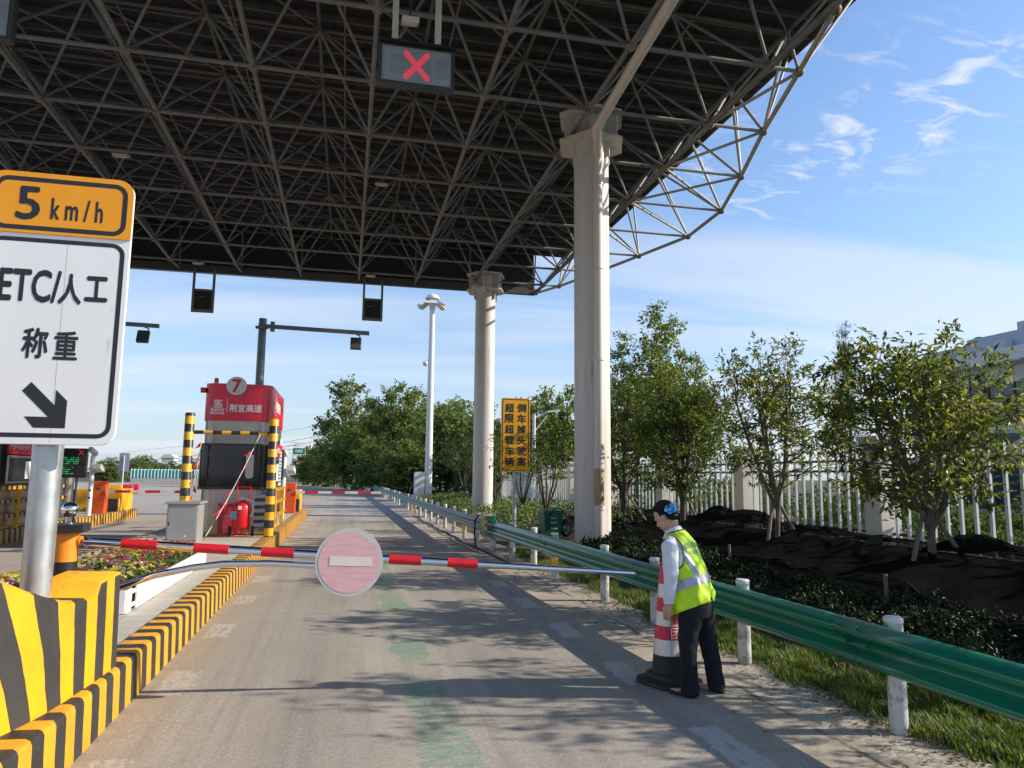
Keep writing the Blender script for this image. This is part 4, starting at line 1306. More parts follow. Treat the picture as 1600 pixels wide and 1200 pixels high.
    b = MB(); b.box(xs + 0.024, xs + 0.04, y0 + 1.50, y0 + 1.95, z[1] + 0.18, z[2] - 0.40); b.build('notice', M['letter_white'], sw)
    b = MB(); b.box(xs, xs + 0.03, y0 + 0.4, y0 + 2.4, z[2] - 0.22, z[2] + 0.14); bn = b.build('banner', M['booth_red'], t)
    b = MB(); text(b, '严禁不系安全带 谨防溜车', (xs + 0.031, y0 + 1.4, z[2] - 0.04), (0, 1, 0), U, w=1.85, h=0.15, bold=0.01); b.build('lettering', M['letter_white'], bn)
    b = MB(); b.box(xs, xs + 0.016, y0 + 2.45, y0 + 3.15, z[1] + 0.05, z[2] + 0.3); pb = b.build('price_board', mat('board_blue', (0.50, 0.60, 0.64), 0.5), t)
    b = MB(); b.box(xs + 0.0165, xs + 0.019, y0 + 2.45, y0 + 3.15, z[2] - 0.05, z[2] + 0.12); b.build('heading', M['letter_red'], pb)
    b = MB()
    for i in range(9):
        zz = z[2] - 0.14 - i * 0.095
        b.box(xs + 0.0165, xs + 0.018, y0 + 2.53, y0 + 2.53 + (0.52 if i % 3 else 0.38), zz, zz + 0.04)
    b.build('rows', M['dark_metal'], pb)
    return t


def build_island_items():
    T = {}
    T['booth'] = build_booth()
    # striped bollards with a bar between
    Y = 17.62
    xa, xb = at(291, 740, Y).x, at(424, 745, Y).x
    first = None
    for x, v, lab in ((xa, 645, 'tall yellow and black bollard left of the red toll booth'), (xb, 655, 'tall yellow and black bollard on the kerb right of the toll booth')):
        zt = at(424 if x == xb else 298, v, Y).z
        b = MB(); b.lathe([(0.105, KERB_H - 0.01), (0.105, zt - 0.02), (0.09, zt)], (x, Y, 0), 28)
        tag(b.build('bollard', M['post_z'], smooth=40), lab, 'bollard', 'striped bollards by the red booth')
    p = at(350, 676, Y)
    b = MB(); b.tube((xa + 0.106, Y, p.z), (xb - 0.106, Y, p.z), 0.042, n=16)
    tag(b.build('crossbar', M['bar_x'], smooth=40), 'yellow and black bar joining the two bollards before the booth', 'bar')
    # bunting
    def bunting(a, b_, n, lab, sag):
        t = thing('bunting', lab, 'bunting', b_)
        a, b_ = Vector(a), Vector(b_)
        pts = [a.lerp(b_, i / 20) - Vector((0, 0, sag * 4 * (i / 20) * (1 - i / 20))) for i in range(21)]
        m = MB(); m.path(pts, 0.008, 5); m.build('cord', M['letter_white'], t)
        fl = mat('flag_red', (0.72, 0.03, 0.03), 0.7, var=0.15)
        rr = random.Random(n)
        for i in range(n):
            s = (i + 0.6) / n
            p = pts[min(20, int(s * 20))]
            d = (b_ - a).normalized()
            q = MB(); e = Vector((rr.uniform(-0.8, 0.3), rr.uniform(-0.5, 0.2), rr.uniform(-0.9, -0.3))).normalized() * rr.uniform(0.2, 0.3)
            q.add([p, p + d * 0.13, p + d * 0.05 + e, p + d * 0.02 + e * 0.5 + Vector((0.02, -0.03, 0))], [(0, 1, 3), (1, 2, 3), (2, 0, 3)])
            q.build('flag', fl, t)
    bunting(at(407, 678, 17.5), at(321, 838, 16.6), 9, 'string of red flags slanting from the right bollard to the cabinet', 0.10)
    bunting(at(316, 684, 17.8), at(299, 782, 17.9), 7, 'string of red flags hanging beside the left bollard', 0.02)
    # steel cabinet
    x0 = at(261, 800, 15.8).x; x1 = at(309, 800, 15.8).x; zt = at(300, 784, 15.8).z
    t = thing('control_cabinet', 'square grey steel control cabinet standing in front of the toll booth', 'cabinet', ((x0 + x1) / 2, 16.15, KERB_H))
    b = MB(); b.box(x0, x1, 15.8, 16.5, KERB_H, zt - 0.05); bd = b.build('body', M['grey_metal'], t, bevel=0.008)
    b = MB(); b.box(x0 - 0.04, x1 + 0.05, 15.75, 16.55, zt - 0.049, zt); b.build('lid', M['grey_metal'], t, bevel=0.008)
    b = MB(); b.box(x0 + 0.03, x1 - 0.03, 15.785, 15.798, KERB_H + 0.04, zt - 0.09); b.build('door', M['grey_metal'], t)
    b = MB(); b.box(x0 + 0.04, x0 + 0.065, 15.765, 15.785, 0.72, 0.80); b.build('handle', M['dark_metal'], t)
    # wheeled extinguisher
    c = at(376, 832, 17.75); cx, cy = c.x, 17.75
    t = thing('fire_extinguisher', 'big red wheeled fire extinguisher standing before the toll booth', 'fire extinguisher', (cx, cy, KERB_H))
    b = MB(); b.lathe([(0.05, 0.47), (0.17, 0.52), (0.20, 0.58), (0.20, 1.0), (0.17, 1.08), (0.08, 1.13), (0.05, 1.16)], (cx, cy, 0), 24); b.build('cylinder', M['red'], t, smooth=50)
    b = MB(); b.lathe([(0.05, 1.165), (0.06, 1.22), (0.03, 1.25)], (cx, cy, 0), 12); b.tube((cx - 0.12, cy, 1.2), (cx + 0.12, cy - 0.02, 1.22), 0.018); b.build('valve', M['mesh_grey'], t)
    b = MB(); b.path([(cx + 0.08, cy - 0.05, 1.2), (cx + 0.24, cy - 0.08, 1.15), (cx + 0.26, cy - 0.1, 0.9), (cx + 0.2, cy - 0.12, 0.8)], 0.025, 8); b.build('hose', M['mesh_grey'], t)
    b = MB(); b.path([(cx - 0.15, cy + 0.1, 0.45), (cx - 0.13, cy + 0.18, 1.2), (cx - 0.15, cy + 0.2, 1.46), (cx + 0.15, cy + 0.2, 1.46), (cx + 0.13, cy + 0.18, 1.2), (cx + 0.15, cy + 0.1, 0.45)], 0.016, 8)
    b.path([(cx - 0.15, cy - 0.2, 0.44), (cx - 0.17, cy - 0.22, 0.36), (cx + 0.17, cy - 0.22, 0.36), (cx + 0.15, cy - 0.2, 0.44), (cx + 0.15, cy + 0.1, 0.45)], 0.014, 8)
    b.build('trolley_frame', M['red'], t)
    b = MB(); b.box(cx - 0.06, cx + 0.02, cy - 0.208, cy - 0.198, 0.96, 1.04); b.build('tag', M['letter_white'], t)
    b = MB(); b.box(cx - 0.22, cx - 0.08, cy - 0.205, cy - 0.165, 0.74, 0.92); b.build('instruction_label', mat('label_blue', (0.10, 0.16, 0.24), 0.5), t)
    for sx in (-1, 1):
        b = MB(); b.lathe([(0.06, -0.03), (0.11, -0.03), (0.12, 0.0), (0.11, 0.03), (0.06, 0.03)], (0, 0, 0), 20)
        b.v = [(cx + sx * 0.25 + q[2], cy + 0.05 + q[0], KERB_H + 0.12 + q[1]) for q in b.v]; b.build('wheel', M['rubber'], t, smooth=40)
    # red box beside it
    c = at(358, 815, 18.15)
    t = thing('fire_box', 'dull red fire equipment box left of the wheeled extinguisher', 'box', (c.x, 18.2, KERB_H))
    rb = mat('dull_red', (0.42, 0.035, 0.05), 0.5, var=0.1)
    b = MB(); b.box(c.x - 0.24, c.x + 0.24, 18.05, 18.27, KERB_H + 0.055, KERB_H + 0.70); b.build('body', rb, t, bevel=0.01)
    b = MB(); b.box(c.x - 0.26, c.x + 0.26, 18.03, 18.28, KERB_H + 0.701, KERB_H + 0.74); b.build('lid', rb, t)
    b = MB(); text(b, '消防器材', (c.x, 18.049, KERB_H + 0.45), (1, 0, 0), (0, 0, 1), w=0.26, h=0.055, bold=0.02); text(b, '灭火器箱', (c.x, 18.049, KERB_H + 0.2), (1, 0, 0), (0, 0, 1), w=0.26, h=0.05, bold=0.01)
    b.build('lettering', mat('faded_letter', (0.6, 0.25, 0.25), 0.5), t)
    # antenna mast
    p = at(411, 498, 23.2); mx = p.x; zt = p.z
    t = thing('antenna_mast', 'grey mast behind the red booth with an antenna box on its long arm', 'mast', (mx, 23.2, KERB_H))
    b = MB(); b.lathe([(0.135, KERB_H), (0.12, zt)], (mx, 23.2, 0), 20); b.build('pole', M['grey_pole'], t, smooth=40)
    a0, a1 = at(404, 509, 23.0), at(577, 521, 23.0)
    b = MB(); b.obox((a0 + a1) / 2, a1 - a0, (0, 1, 0), (0, 0, 1), (a1 - a0).length / 2, 0.05, 0.06); b.build('arm', M['grey_pole'], t)
    q = at(426, 510, 23.0); b = MB(); b.box(q.x - 0.06, q.x + 0.06, 22.92, 23.08, q.z - 0.16, q.z + 0.14); b.box(mx - 0.18, mx + 0.18, 22.96, 23.06, q.z - 0.09, q.z - 0.01); b.build('flange', M['grey_pole'], t)
    q = at(556, 537, 22.9)
    b = MB(); b.obox((q.x, 22.9, q.z), (1, 0.1, 0.02), (0, 1, -0.35), (0, 0.35, 1), 0.17, 0.06, 0.20); b.build('antenna_box', M['dark_metal'], t, bevel=0.02)
    b = MB(); b.path([(q.x + 0.1, 22.95, q.z + 0.16), (q.x + 0.12, 23.0, q.z + 0.28), (q.x + 0.02, 23.0, q.z + 0.3), (q.x, 23.0, q.z + 0.38)], 0.02, 6); b.build('bracket', M['dark_metal'], t)
    T['mast'] = t
    # lane display board
    t = thing('display_board', 'black information board behind the right bollard, seen nearly edge on', 'display board', (-2.25, 23.6, KERB_H))
    cx = -2.36
    b = MB(); b.box(cx - 0.48, cx + 0.46, 23.5, 23.68, 1.60, 2.52); hb = b.build('housing', M['black'], t, bevel=0.01)
    b = MB(); b.box(cx - 0.45, cx + 0.43, 23.485, 23.498, 1.63, 2.49); sc = b.build('screen', mat('screen_grey', (0.045, 0.047, 0.048), 0.4), t)
    b = MB(); b.box(cx - 0.45, cx + 0.43, 23.478, 23.484, 2.28, 2.49); b.build('header', M['black'], sc)
    b = MB(); led_cross(b, Vector((cx + 0.31, 23.476, 2.39)), Vector((1, 0, 0)), Vector((0, 0, 1)), 0.085, 0); b.build('red_cross', M['led_red'], sc)
    b = MB(); rr = random.Random(4)
    for r_ in range(9):
        if r_ in (4,): continue
        x = cx - 0.42; zz = 2.21 - r_ * 0.062
        while x < cx + (0.22 if r_ < 4 else 0.12):
            w = rr.choice([0.03, 0.03, 0.05, 0.12])
            if rr.random() < 0.75: b.box(x, x + w * 0.8, 23.480, 23.4845, zz, zz + 0.026)
            x += w + 0.02
    b.build('green_text', M['led_green'], sc)
    b = MB(); b.lathe([(0.035, KERB_H), (0.035, 1.6)], (cx + 0.2, 23.6, 0), 12); b.build('post', M['grey_pole'], t)
    T['board'] = t
    # steel bollard column
    b = MB(); b.lathe([(0.20, KERB_H), (0.20, 1.9)], (-2.75, 23.9, 0), 24)
    T['steel'] = tag(b.build('steel_column', M['stainless'], smooth=40), 'stubby stainless column behind the booth of lane 7', 'column')
    # camera pole
    x, y = -2.01, 25.2
    t = thing('camera_pole', 'white pole with two cameras right of the toll booth', 'camera pole', (x, y, KERB_H))
    b = MB(); b.lathe([(0.075, KERB_H), (0.075, 2.35)], (x, y, 0), 16); b.build('pole', M['white_paint'], t, smooth=40)
    b = MB(); b.obox((x + 0.02, y - 0.1, 2.47), (1, 0, 0), (0.1, 1, -0.35), (0, 0.35, 1), 0.07, 0.24, 0.075); b.build('camera', M['mesh_grey'], t, bevel=0.02)
    b = MB(); b.obox((x + 0.24, y - 0.1, 1.92), (1, 0, 0), (0.1, 1, -0.3), (0, 0.3, 1), 0.12, 0.2, 0.09); b.tube((x, y, 1.75), (x + 0.24, y, 1.84), 0.03); b.build('camera', M['mesh_grey'], t, bevel=0.02)
    for z in (0.9, 1.15): 
        b = MB(); b.box(x - 0.04, x + 0.04, y - 0.085, y - 0.07, z, z + 0.06); b.build('inspection_plate', M['dark_metal'], t)
    T['cam'] = t
    # striped railing
    t = thing('railing', 'yellow striped railing beside the lane 7 booth', 'railing', (-1.82, 21.2, KERB_H))
    for y in (20.2, 22.6):
        b = MB(); b.box(-1.86, -1.76, y - 0.05, y + 0.05, KERB_H, 1.42); b.build('upright', M['yellow'], t)
    for z in (0.62, 0.98, 1.32):
        b = MB(); b.box(-1.84, -1.78, 18.9, 23.6, z, z + 0.09); b.build('rail', M['rail_y'], t)
    T['rail'] = t
    # barrier machine with its arm
    x, y = -2.0, 28.6
    t = thing('barrier_gate', 'orange automatic barrier with red and white arm across lane 7', 'barrier', (x, y, KERB_H))
    b = MB(); b.box(x - 0.20, x + 0.20, y - 0.18, y + 0.18, KERB_H, 1.46); bd = b.build('cabinet', M['box_orange'], t, bevel=0.02)
    b = MB(); b.box(x - 0.09, x + 0.02, y - 0.19, y - 0.181, 1.16, 1.24); b.build('plate', M['dark_metal'], bd)
    ra = stripes('arm_stripes', 'x', 0.98, (0.72, 0.69, 0.66), (0.62, 0.012, 0.022), 0.5, 0.0, wob=0, grime=0.05)
    b = MB(); b.box(x + 0.21, x + 3.35, y - 0.22, y - 0.18, 1.06, 1.155); b.build('arm', ra, t)
    T['gate'] = t
    # rear crash block
    t = thing('rear_block', 'yellow stepped crash block at the far end of the near island', 'crash block', (-2.3, 30.6, KERB_H))
    b = MB(); b.box(-3.4, -1.74, 30.2, 31.6, KERB_H, 1.16); b.build('block', M['yellow'], t, bevel=0.03)
    b = MB(); b.box(-2.35, -1.72, 29.6, 30.2, KERB_H, 0.82); b.build('step', M['rail_y'], t, bevel=0.02)
    T['block'] = t
    # the same set again on the island to the left
    dx = -6.62
    lab = {'booth': 'neighbouring stainless toll booth half hidden behind the speed sign', 'mast': 'antenna mast of the left island, only its arm end showing beside the speed sign', 'board': 'black lane display with green text and red cross behind the sign pole',
           'cam': 'white camera pole beside the green-lettered display', 'rail': 'yellow striped railing at the left edge behind the sign pole', 'gate': 'orange automatic barrier on the left island', 'block': 'yellow stepped crash block at the end of the left island'}
    for k, l in lab.items():
        ox, oy = {'booth': (dx + .1, 1.75), 'mast': (dx + .3, 0.6), 'board': (at(111, 724, 25.4).x + 2.36, 25.4 - 23.6), 'cam': (at(143, 745, 27.0).x + 2.01, 1.8), 'rail': (dx + .2, 1.0), 'gate': (at(157, 775, 28.6).x + 2.0, 0.0), 'block': (dx + .15, 0.0)}[k]
        r = T[k]; clone(r, (r.location.x + ox, r.location.y + oy, r.location.z), label=l)
    c = T['steel'].copy(); COL.objects.link(c); c.location = (at(103, 770, 25.9).x + 2.75, 2.0, 0); c['label'] = 'stubby stainless column below the green-lettered display'


build_speed_sign()
build_boom()
build_planter()
build_island_items()


# ---------------------------------------------------------------- trees and planting
def leaves_np(C, D, U, L, W, fold=0.25):
    """C base points, D directions, U up hints, L lengths, W widths -> folded kite leaves"""
    D = D / (np.linalg.norm(D, axis=1, keepdims=True) + 1e-9)
    S = np.cross(D, U); S /= (np.linalg.norm(S, axis=1, keepdims=True) + 1e-9)
    Nn = np.cross(S, D)
    L = L[:, None]; W = W[:, None]
    b = C; tip = C + D * L - Nn * L * 0.12
    l = C + D * L * 0.48 + S * W * 0.5 + Nn * W * fold
    r = C + D * L * 0.48 - S * W * 0.5 + Nn * W * fold
    V = np.stack([b, r, tip, l], 1).reshape(-1, 3)
    n = len(C); i = np.arange(n)[:, None] * 4
    F = np.concatenate([np.concatenate([i, i + 1, i + 2], 1), np.concatenate([i, i + 2, i + 3], 1)], 0)
    return V, F


def make_tree(name, label, group, loc, H, rx, ry, zc0, nclu, nleaf, leaf, lw, lmat, tmat, seed, stems=1, fork=0.35, tr=0.06, spread=0.32, droop=0.2, shape='round', lean=(0, 0), outward=0.9, cat='tree', updir=0.35):
    rng = np.random.default_rng(seed)
    loc = Vector(loc)
    t = thing(name, label, cat, loc, group)
    zc1 = H
    mb = MB()
    # stems
    tops = []
    forkz = H * fork
    base = np.array([0, 0, -0.1])
    fk = np.array([rng.normal(0, .03), rng.normal(0, .03), forkz])
    if stems > 1 and fork > 0.05: mb.path([loc + Vector(base), loc + Vector(fk * np.array([.5, .5, .5])), loc + Vector(fk)], [tr, tr * .9, tr * .85], 9)
    limbs = []
    for s in range(stems):
        a = 2 * math.pi * (s + rng.uniform(-.25, .25)) / max(1, stems)
        r = rng.uniform(.25, .6) * (1 if stems > 1 else .12)
        p0 = fk if (stems > 1 and fork > 0.05) else np.array([0.12 * math.cos(a), 0.12 * math.sin(a), -.1]) * (1 if stems > 1 else 0) + np.array([0, 0, -.1])
        p3 = np.array([rx * r * math.cos(a) + lean[0], ry * r * math.sin(a) + lean[1], zc0 + (zc1 - zc0) * rng.uniform(.72, .9)])
        pts = []
        for q in range(9):
            f = q / 8
            p = p0 * (1 - f) + p3 * f
            bow = math.sin(math.pi * f) * 0.25
            p = p + np.array([math.cos(a), math.sin(a), 0]) * bow * rx * .35 * (1 if stems > 1 else .3) + rng.normal(0, .03, 3) * (1 if 0 < q < 8 else 0) * H * .15
            pts.append(p)
        rad = [max(0.012, tr * (0.75 if stems > 1 else 1.0) * (1 - f / 8) ** .8 + .008) for f in range(9)]
        mb.path([loc + Vector(p) for p in pts], rad, 8)
        limbs.append((np.array(pts), rad))
    # foliage clusters
    cl = []
    lob = rng.normal(0, 1, (7, 3)); lob /= np.linalg.norm(lob, axis=1, keepdims=True)
    amp = rng.uniform(-.22, .22, 7)
    tries = 0
    while len(cl) < nclu and tries < 20000:
        tries += 1
        d = rng.normal(0, 1, 3); d /= np.linalg.norm(d)
        rr = rng.random() ** 0.42
        k = 1 + float(np.sum(amp * np.maximum(0, lob @ d) ** 3))
        p = d * rr * k
        z = zc0 + (zc1 - zc0) * (p[2] * .5 + .5)
        if shape == 'cone':
            f = 1 - (z - zc0) / (zc1 - zc0); w = 0.12 + 0.9 * max(0, min(1, f)) ** .8
        elif shape == 'poplar':
            f = (z - zc0) / (zc1 - zc0); w = 0.25 + .95 * math.sin(math.pi * min(1, max(0, .18 + .78 * (1 - f)))) ** 1.1
        else:
            w = 1.0
        cl.append(np.array([p[0] * rx * w + lean[0] * (p[2] * .5 + .5), p[1] * ry * w + lean[1] * (p[2] * .5 + .5), z]))
    Cs = []; Ds = []
    for c in cl:
        pts, rad = limbs[min(range(len(limbs)), key=lambda i: np.min(np.linalg.norm(limbs[i][0] - c, axis=1)) + rng.uniform(0, .3))]
        dist = np.linalg.norm(pts - c, axis=1) + np.where(pts[:, 2] > c[2] - .05, 2.0, 0) * H * .1
        j = int(np.argmin(dist)); j = max(1, min(j, 7))
        a = pts[j]; m = (a + c) / 2 + rng.normal(0, .06, 3) * H * .15 + np.array([0, 0, -.04 * H * .3])
        mb.path([loc + Vector(a), loc + Vector(m), loc + Vector(c)], [max(.008, rad[j] * .45), max(.006, rad[j] * .28), .004], 5, caps=False)
        n = max(3, int(nleaf * rng.uniform(.5, 1.5)))
        # a few twigs in the cluster carry the leaves
        nt_ = max(2, n // 9)
        tw = rng.normal(0, 1, (nt_, 3)); tw[:, 2] = tw[:, 2] * .7 + updir; tw /= np.linalg.norm(tw, axis=1, keepdims=True)
        out = c - np.array([lean[0], lean[1], zc0 + (zc1 - zc0) * .35]); out /= (np.linalg.norm(out) + 1e-6)
        tw = tw + out * .5; tw /= np.linalg.norm(tw, axis=1, keepdims=True)
        ln = spread * rng.uniform(.6, 1.3, nt_)
        idx = rng.integers(0, nt_, n); f = rng.uniform(.15, 1.05, n) ** .7
        P = c + tw[idx] * (ln[idx] * f)[:, None] + rng.normal(0, spread * .09, (n, 3))
        dd = rng.normal(0, 1, (n, 3)) * .75 + tw[idx] * outward; dd[:, 2] -= droop
        Cs.append(P); Ds.append(dd)
    C = np.concatenate(Cs) + np.array(loc); D = np.concatenate(Ds)
    n = len(C)
    U = np.tile(np.array([0, 0, 1.0]), (n, 1)) + rng.normal(0, .35, (n, 3))
    L = leaf * rng.uniform(.65, 1.25, n); W = L * lw * rng.uniform(.8, 1.2, n)
    V, F = leaves_np(C, D, U, L, W)
    mb.build('trunk', tmat, t, smooth=60)
    me = mesh_np('crown', V, F, lmat)
    link('crown', me, t)
    return t


LEAF_A = leafmat('glossy_leaf', [(0.0, (0.045, 0.075, 0.030)), (0.35, (0.095, 0.130, 0.048)), (0.65, (0.155, 0.175, 0.058)), (0.86, (0.24, 0.235, 0.075)), (0.97, (0.34, 0.29, 0.08)), (1.0, (0.36, 0.22, 0.055))], 0.50, 0.34)
LEAF_B = leafmat('dark_leaf', [(0.0, (0.036, 0.066, 0.022)), (0.5, (0.085, 0.128, 0.042)), (0.85, (0.15, 0.185, 0.055)), (1.0, (0.23, 0.23, 0.065))], 0.45, 0.38)
LEAF_C = leafmat('poplar_leaf', [(0.0, (0.08, 0.120, 0.045)), (0.5, (0.16, 0.20, 0.08)), (0.85, (0.25, 0.28, 0.12)), (1.0, (0.34, 0.34, 0.16))], 0.45, 0.4)
LEAF_D = leafmat('wood_leaf', [(0.0, (0.075, 0.115, 0.045)), (0.5, (0.145, 0.195, 0.075)), (0.85, (0.22, 0.26, 0.10)), (1.0, (0.30, 0.31, 0.13))], 0.5, 0.5)
LEAF_E = leafmat('conifer_needle', [(0.0, (0.03, 0.055, 0.035)), (0.6, (0.07, 0.10, 0.065)), (1.0, (0.11, 0.14, 0.09))], 0.2, 0.6)
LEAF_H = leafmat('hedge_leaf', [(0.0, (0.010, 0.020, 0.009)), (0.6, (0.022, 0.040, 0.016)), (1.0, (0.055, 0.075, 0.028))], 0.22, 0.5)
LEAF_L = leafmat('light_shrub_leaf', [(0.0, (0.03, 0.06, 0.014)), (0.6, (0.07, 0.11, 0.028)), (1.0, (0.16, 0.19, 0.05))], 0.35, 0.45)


def road_trees():
    g = 'young evergreens in the raised bed by the fence'
    def base(u, v, x):
        p = at_x(u, v, x)
        return Vector((p.x, p.y, gh(p.x, p.y)))
    b = base(1453, 846, 7.2)
    make_tree('evergreen_tree', 'nearest young evergreen with big yellowing leaves and two slanting props, at the right edge', g, b, 3.12, 1.18, 1.25, 1.00, 185, 42, 0.116, 0.37, LEAF_A, M['trunk'], 101, stems=6, fork=0.24, tr=0.054, spread=0.32, lean=(-0.22, 0.0))
    b2 = base(1213, 835, 7.2)
    make_tree('evergreen_tree', 'second young evergreen from the right, sparse crown forking low before a cream pillar', g, b2, 3.55, 1.05, 1.2, 1.25, 160, 36, 0.110, 0.35, LEAF_A, M['trunk'], 207, stems=5, fork=0.23, tr=0.045, spread=0.33)
    b3 = base(1066, 800, 7.25)
    make_tree('evergreen_tree', 'dense dark young evergreen directly above the head of the worker', g, b3, 3.75, 1.05, 1.3, 0.95, 210, 52, 0.105, 0.40, LEAF_B, M['trunk_dark'], 33, stems=3, fork=0.22, tr=0.075, spread=0.36)
    b4 = base(972, 760, 7.3)
    make_tree('evergreen_tree', 'dark young evergreen half hidden behind the near canopy column', g, b4, 4.0, 1.3, 1.5, 0.8, 190, 42, 0.13, 0.40, LEAF_B, M['trunk_dark'], 44, stems=3, fork=0.2, tr=0.07, spread=0.38)
    # a further one of the row out of frame to the right: its shade falls into the picture
    make_tree('evergreen_tree', 'young evergreen just beyond the right border of the photo', g, (7.75, 4.4, gh(7.75, 4.4)), 3.5, 1.25, 1.25, 1.2, 95, 28, 0.11, 0.36, LEAF_A, M['trunk'], 55, stems=5, fork=0.22, tr=0.07, spread=0.34)
    make_tree('evergreen_tree', 'young evergreen behind the viewpoint beside the guardrail', g, (7.6, 1.0, gh(7.6, 1.0)), 3.6, 1.45, 1.4, 1.1, 110, 30, 0.11, 0.36, LEAF_A, M['trunk'], 56, stems=5, fork=0.22, tr=0.07, spread=0.34)
    # props
    def stake(a, b_, lab, r=0.032):
        m = MB(); m.tube(a, b_, r, r * .85, n=8)
        tag(m.build('tree_prop', M['stake'], smooth=40), lab, 'wooden prop', 'wooden props holding up the young trees')
    stake((b.x - 0.62, b.y - 0.25, b.z - 0.1), (b.x - 0.06, b.y, b.z + 1.0), 'upright-leaning prop on the left of the nearest tree')
    stake((b.x + 0.75, b.y - 0.1, b.z - 0.1), (b.x + 0.05, b.y, b.z + 0.95), 'long slanting prop on the right of the nearest tree')
    stake((b2.x - 0.42, b2.y - 0.3, b2.z - 0.1), (b2.x - 0.05, b2.y, b2.z + 0.95), 'pale prop on the left of the second tree')
    stake((b2.x + 0.70, b2.y + 0.05, b2.z - 0.1), (b2.x + 0.06, b2.y, b2.z + 0.95), 'slanting prop on the right of the second tree')
    stake((b3.x + 0.62, b3.y + 0.05, b3.z - 0.1), (b3.x + 0.06, b3.y, b3.z + 1.05), 'prop on the right of the dense dark tree behind the worker')
    stake((b4.x + 0.85, b4.y - 0.1, b4.z - 0.1), (b4.x + 0.06, b4.y, b4.z + 1.0), 'long dark prop right of the tree behind the near column')
    stake((b4.x + 0.3, b4.y - 0.2, b4.z - 0.1), (b4.x + 0.02, b4.y, b4.z + 1.0), 'steep dark prop of the tree behind the near column')
    # behind the yellow sign and between the columns
    g2 = 'slender shrubs along the verge between the columns'
    s = make_tree('young_tree', 'bare-stemmed young tree right behind the yellow warning sign', g2, (6.3, 22.5, gh(6.3, 22.5)), 2.9, 1.2, 1.3, 1.2, 60, 16, 0.12, 0.45, LEAF_B, M['trunk_dark'], 71, stems=5, fork=0.15, tr=0.045, spread=0.3)
    for (x, y, sc, lab) in ((6.6, 27.0, 1.1, 'bushy young tree just left of the yellow sign, beyond the far column'), (7.0, 36.0, 1.3, 'young tree with thin dark stems left of the far column'), (6.9, 40.5, 1.35, 'pale green young tree behind the foot of the floodlight mast'), (7.4, 46.0, 1.3, 'young tree with leaning stems midway between mast and far column'), (6.9, 33.5, 1.0, 'low young tree touching the far column on its left'), (8.0, 52.0, 1.4, 'young tree nearest the floodlight mast')):
        clone(s, (x, y, gh(x, y)), rz=x * 7 + y, sc=sc, label=lab)


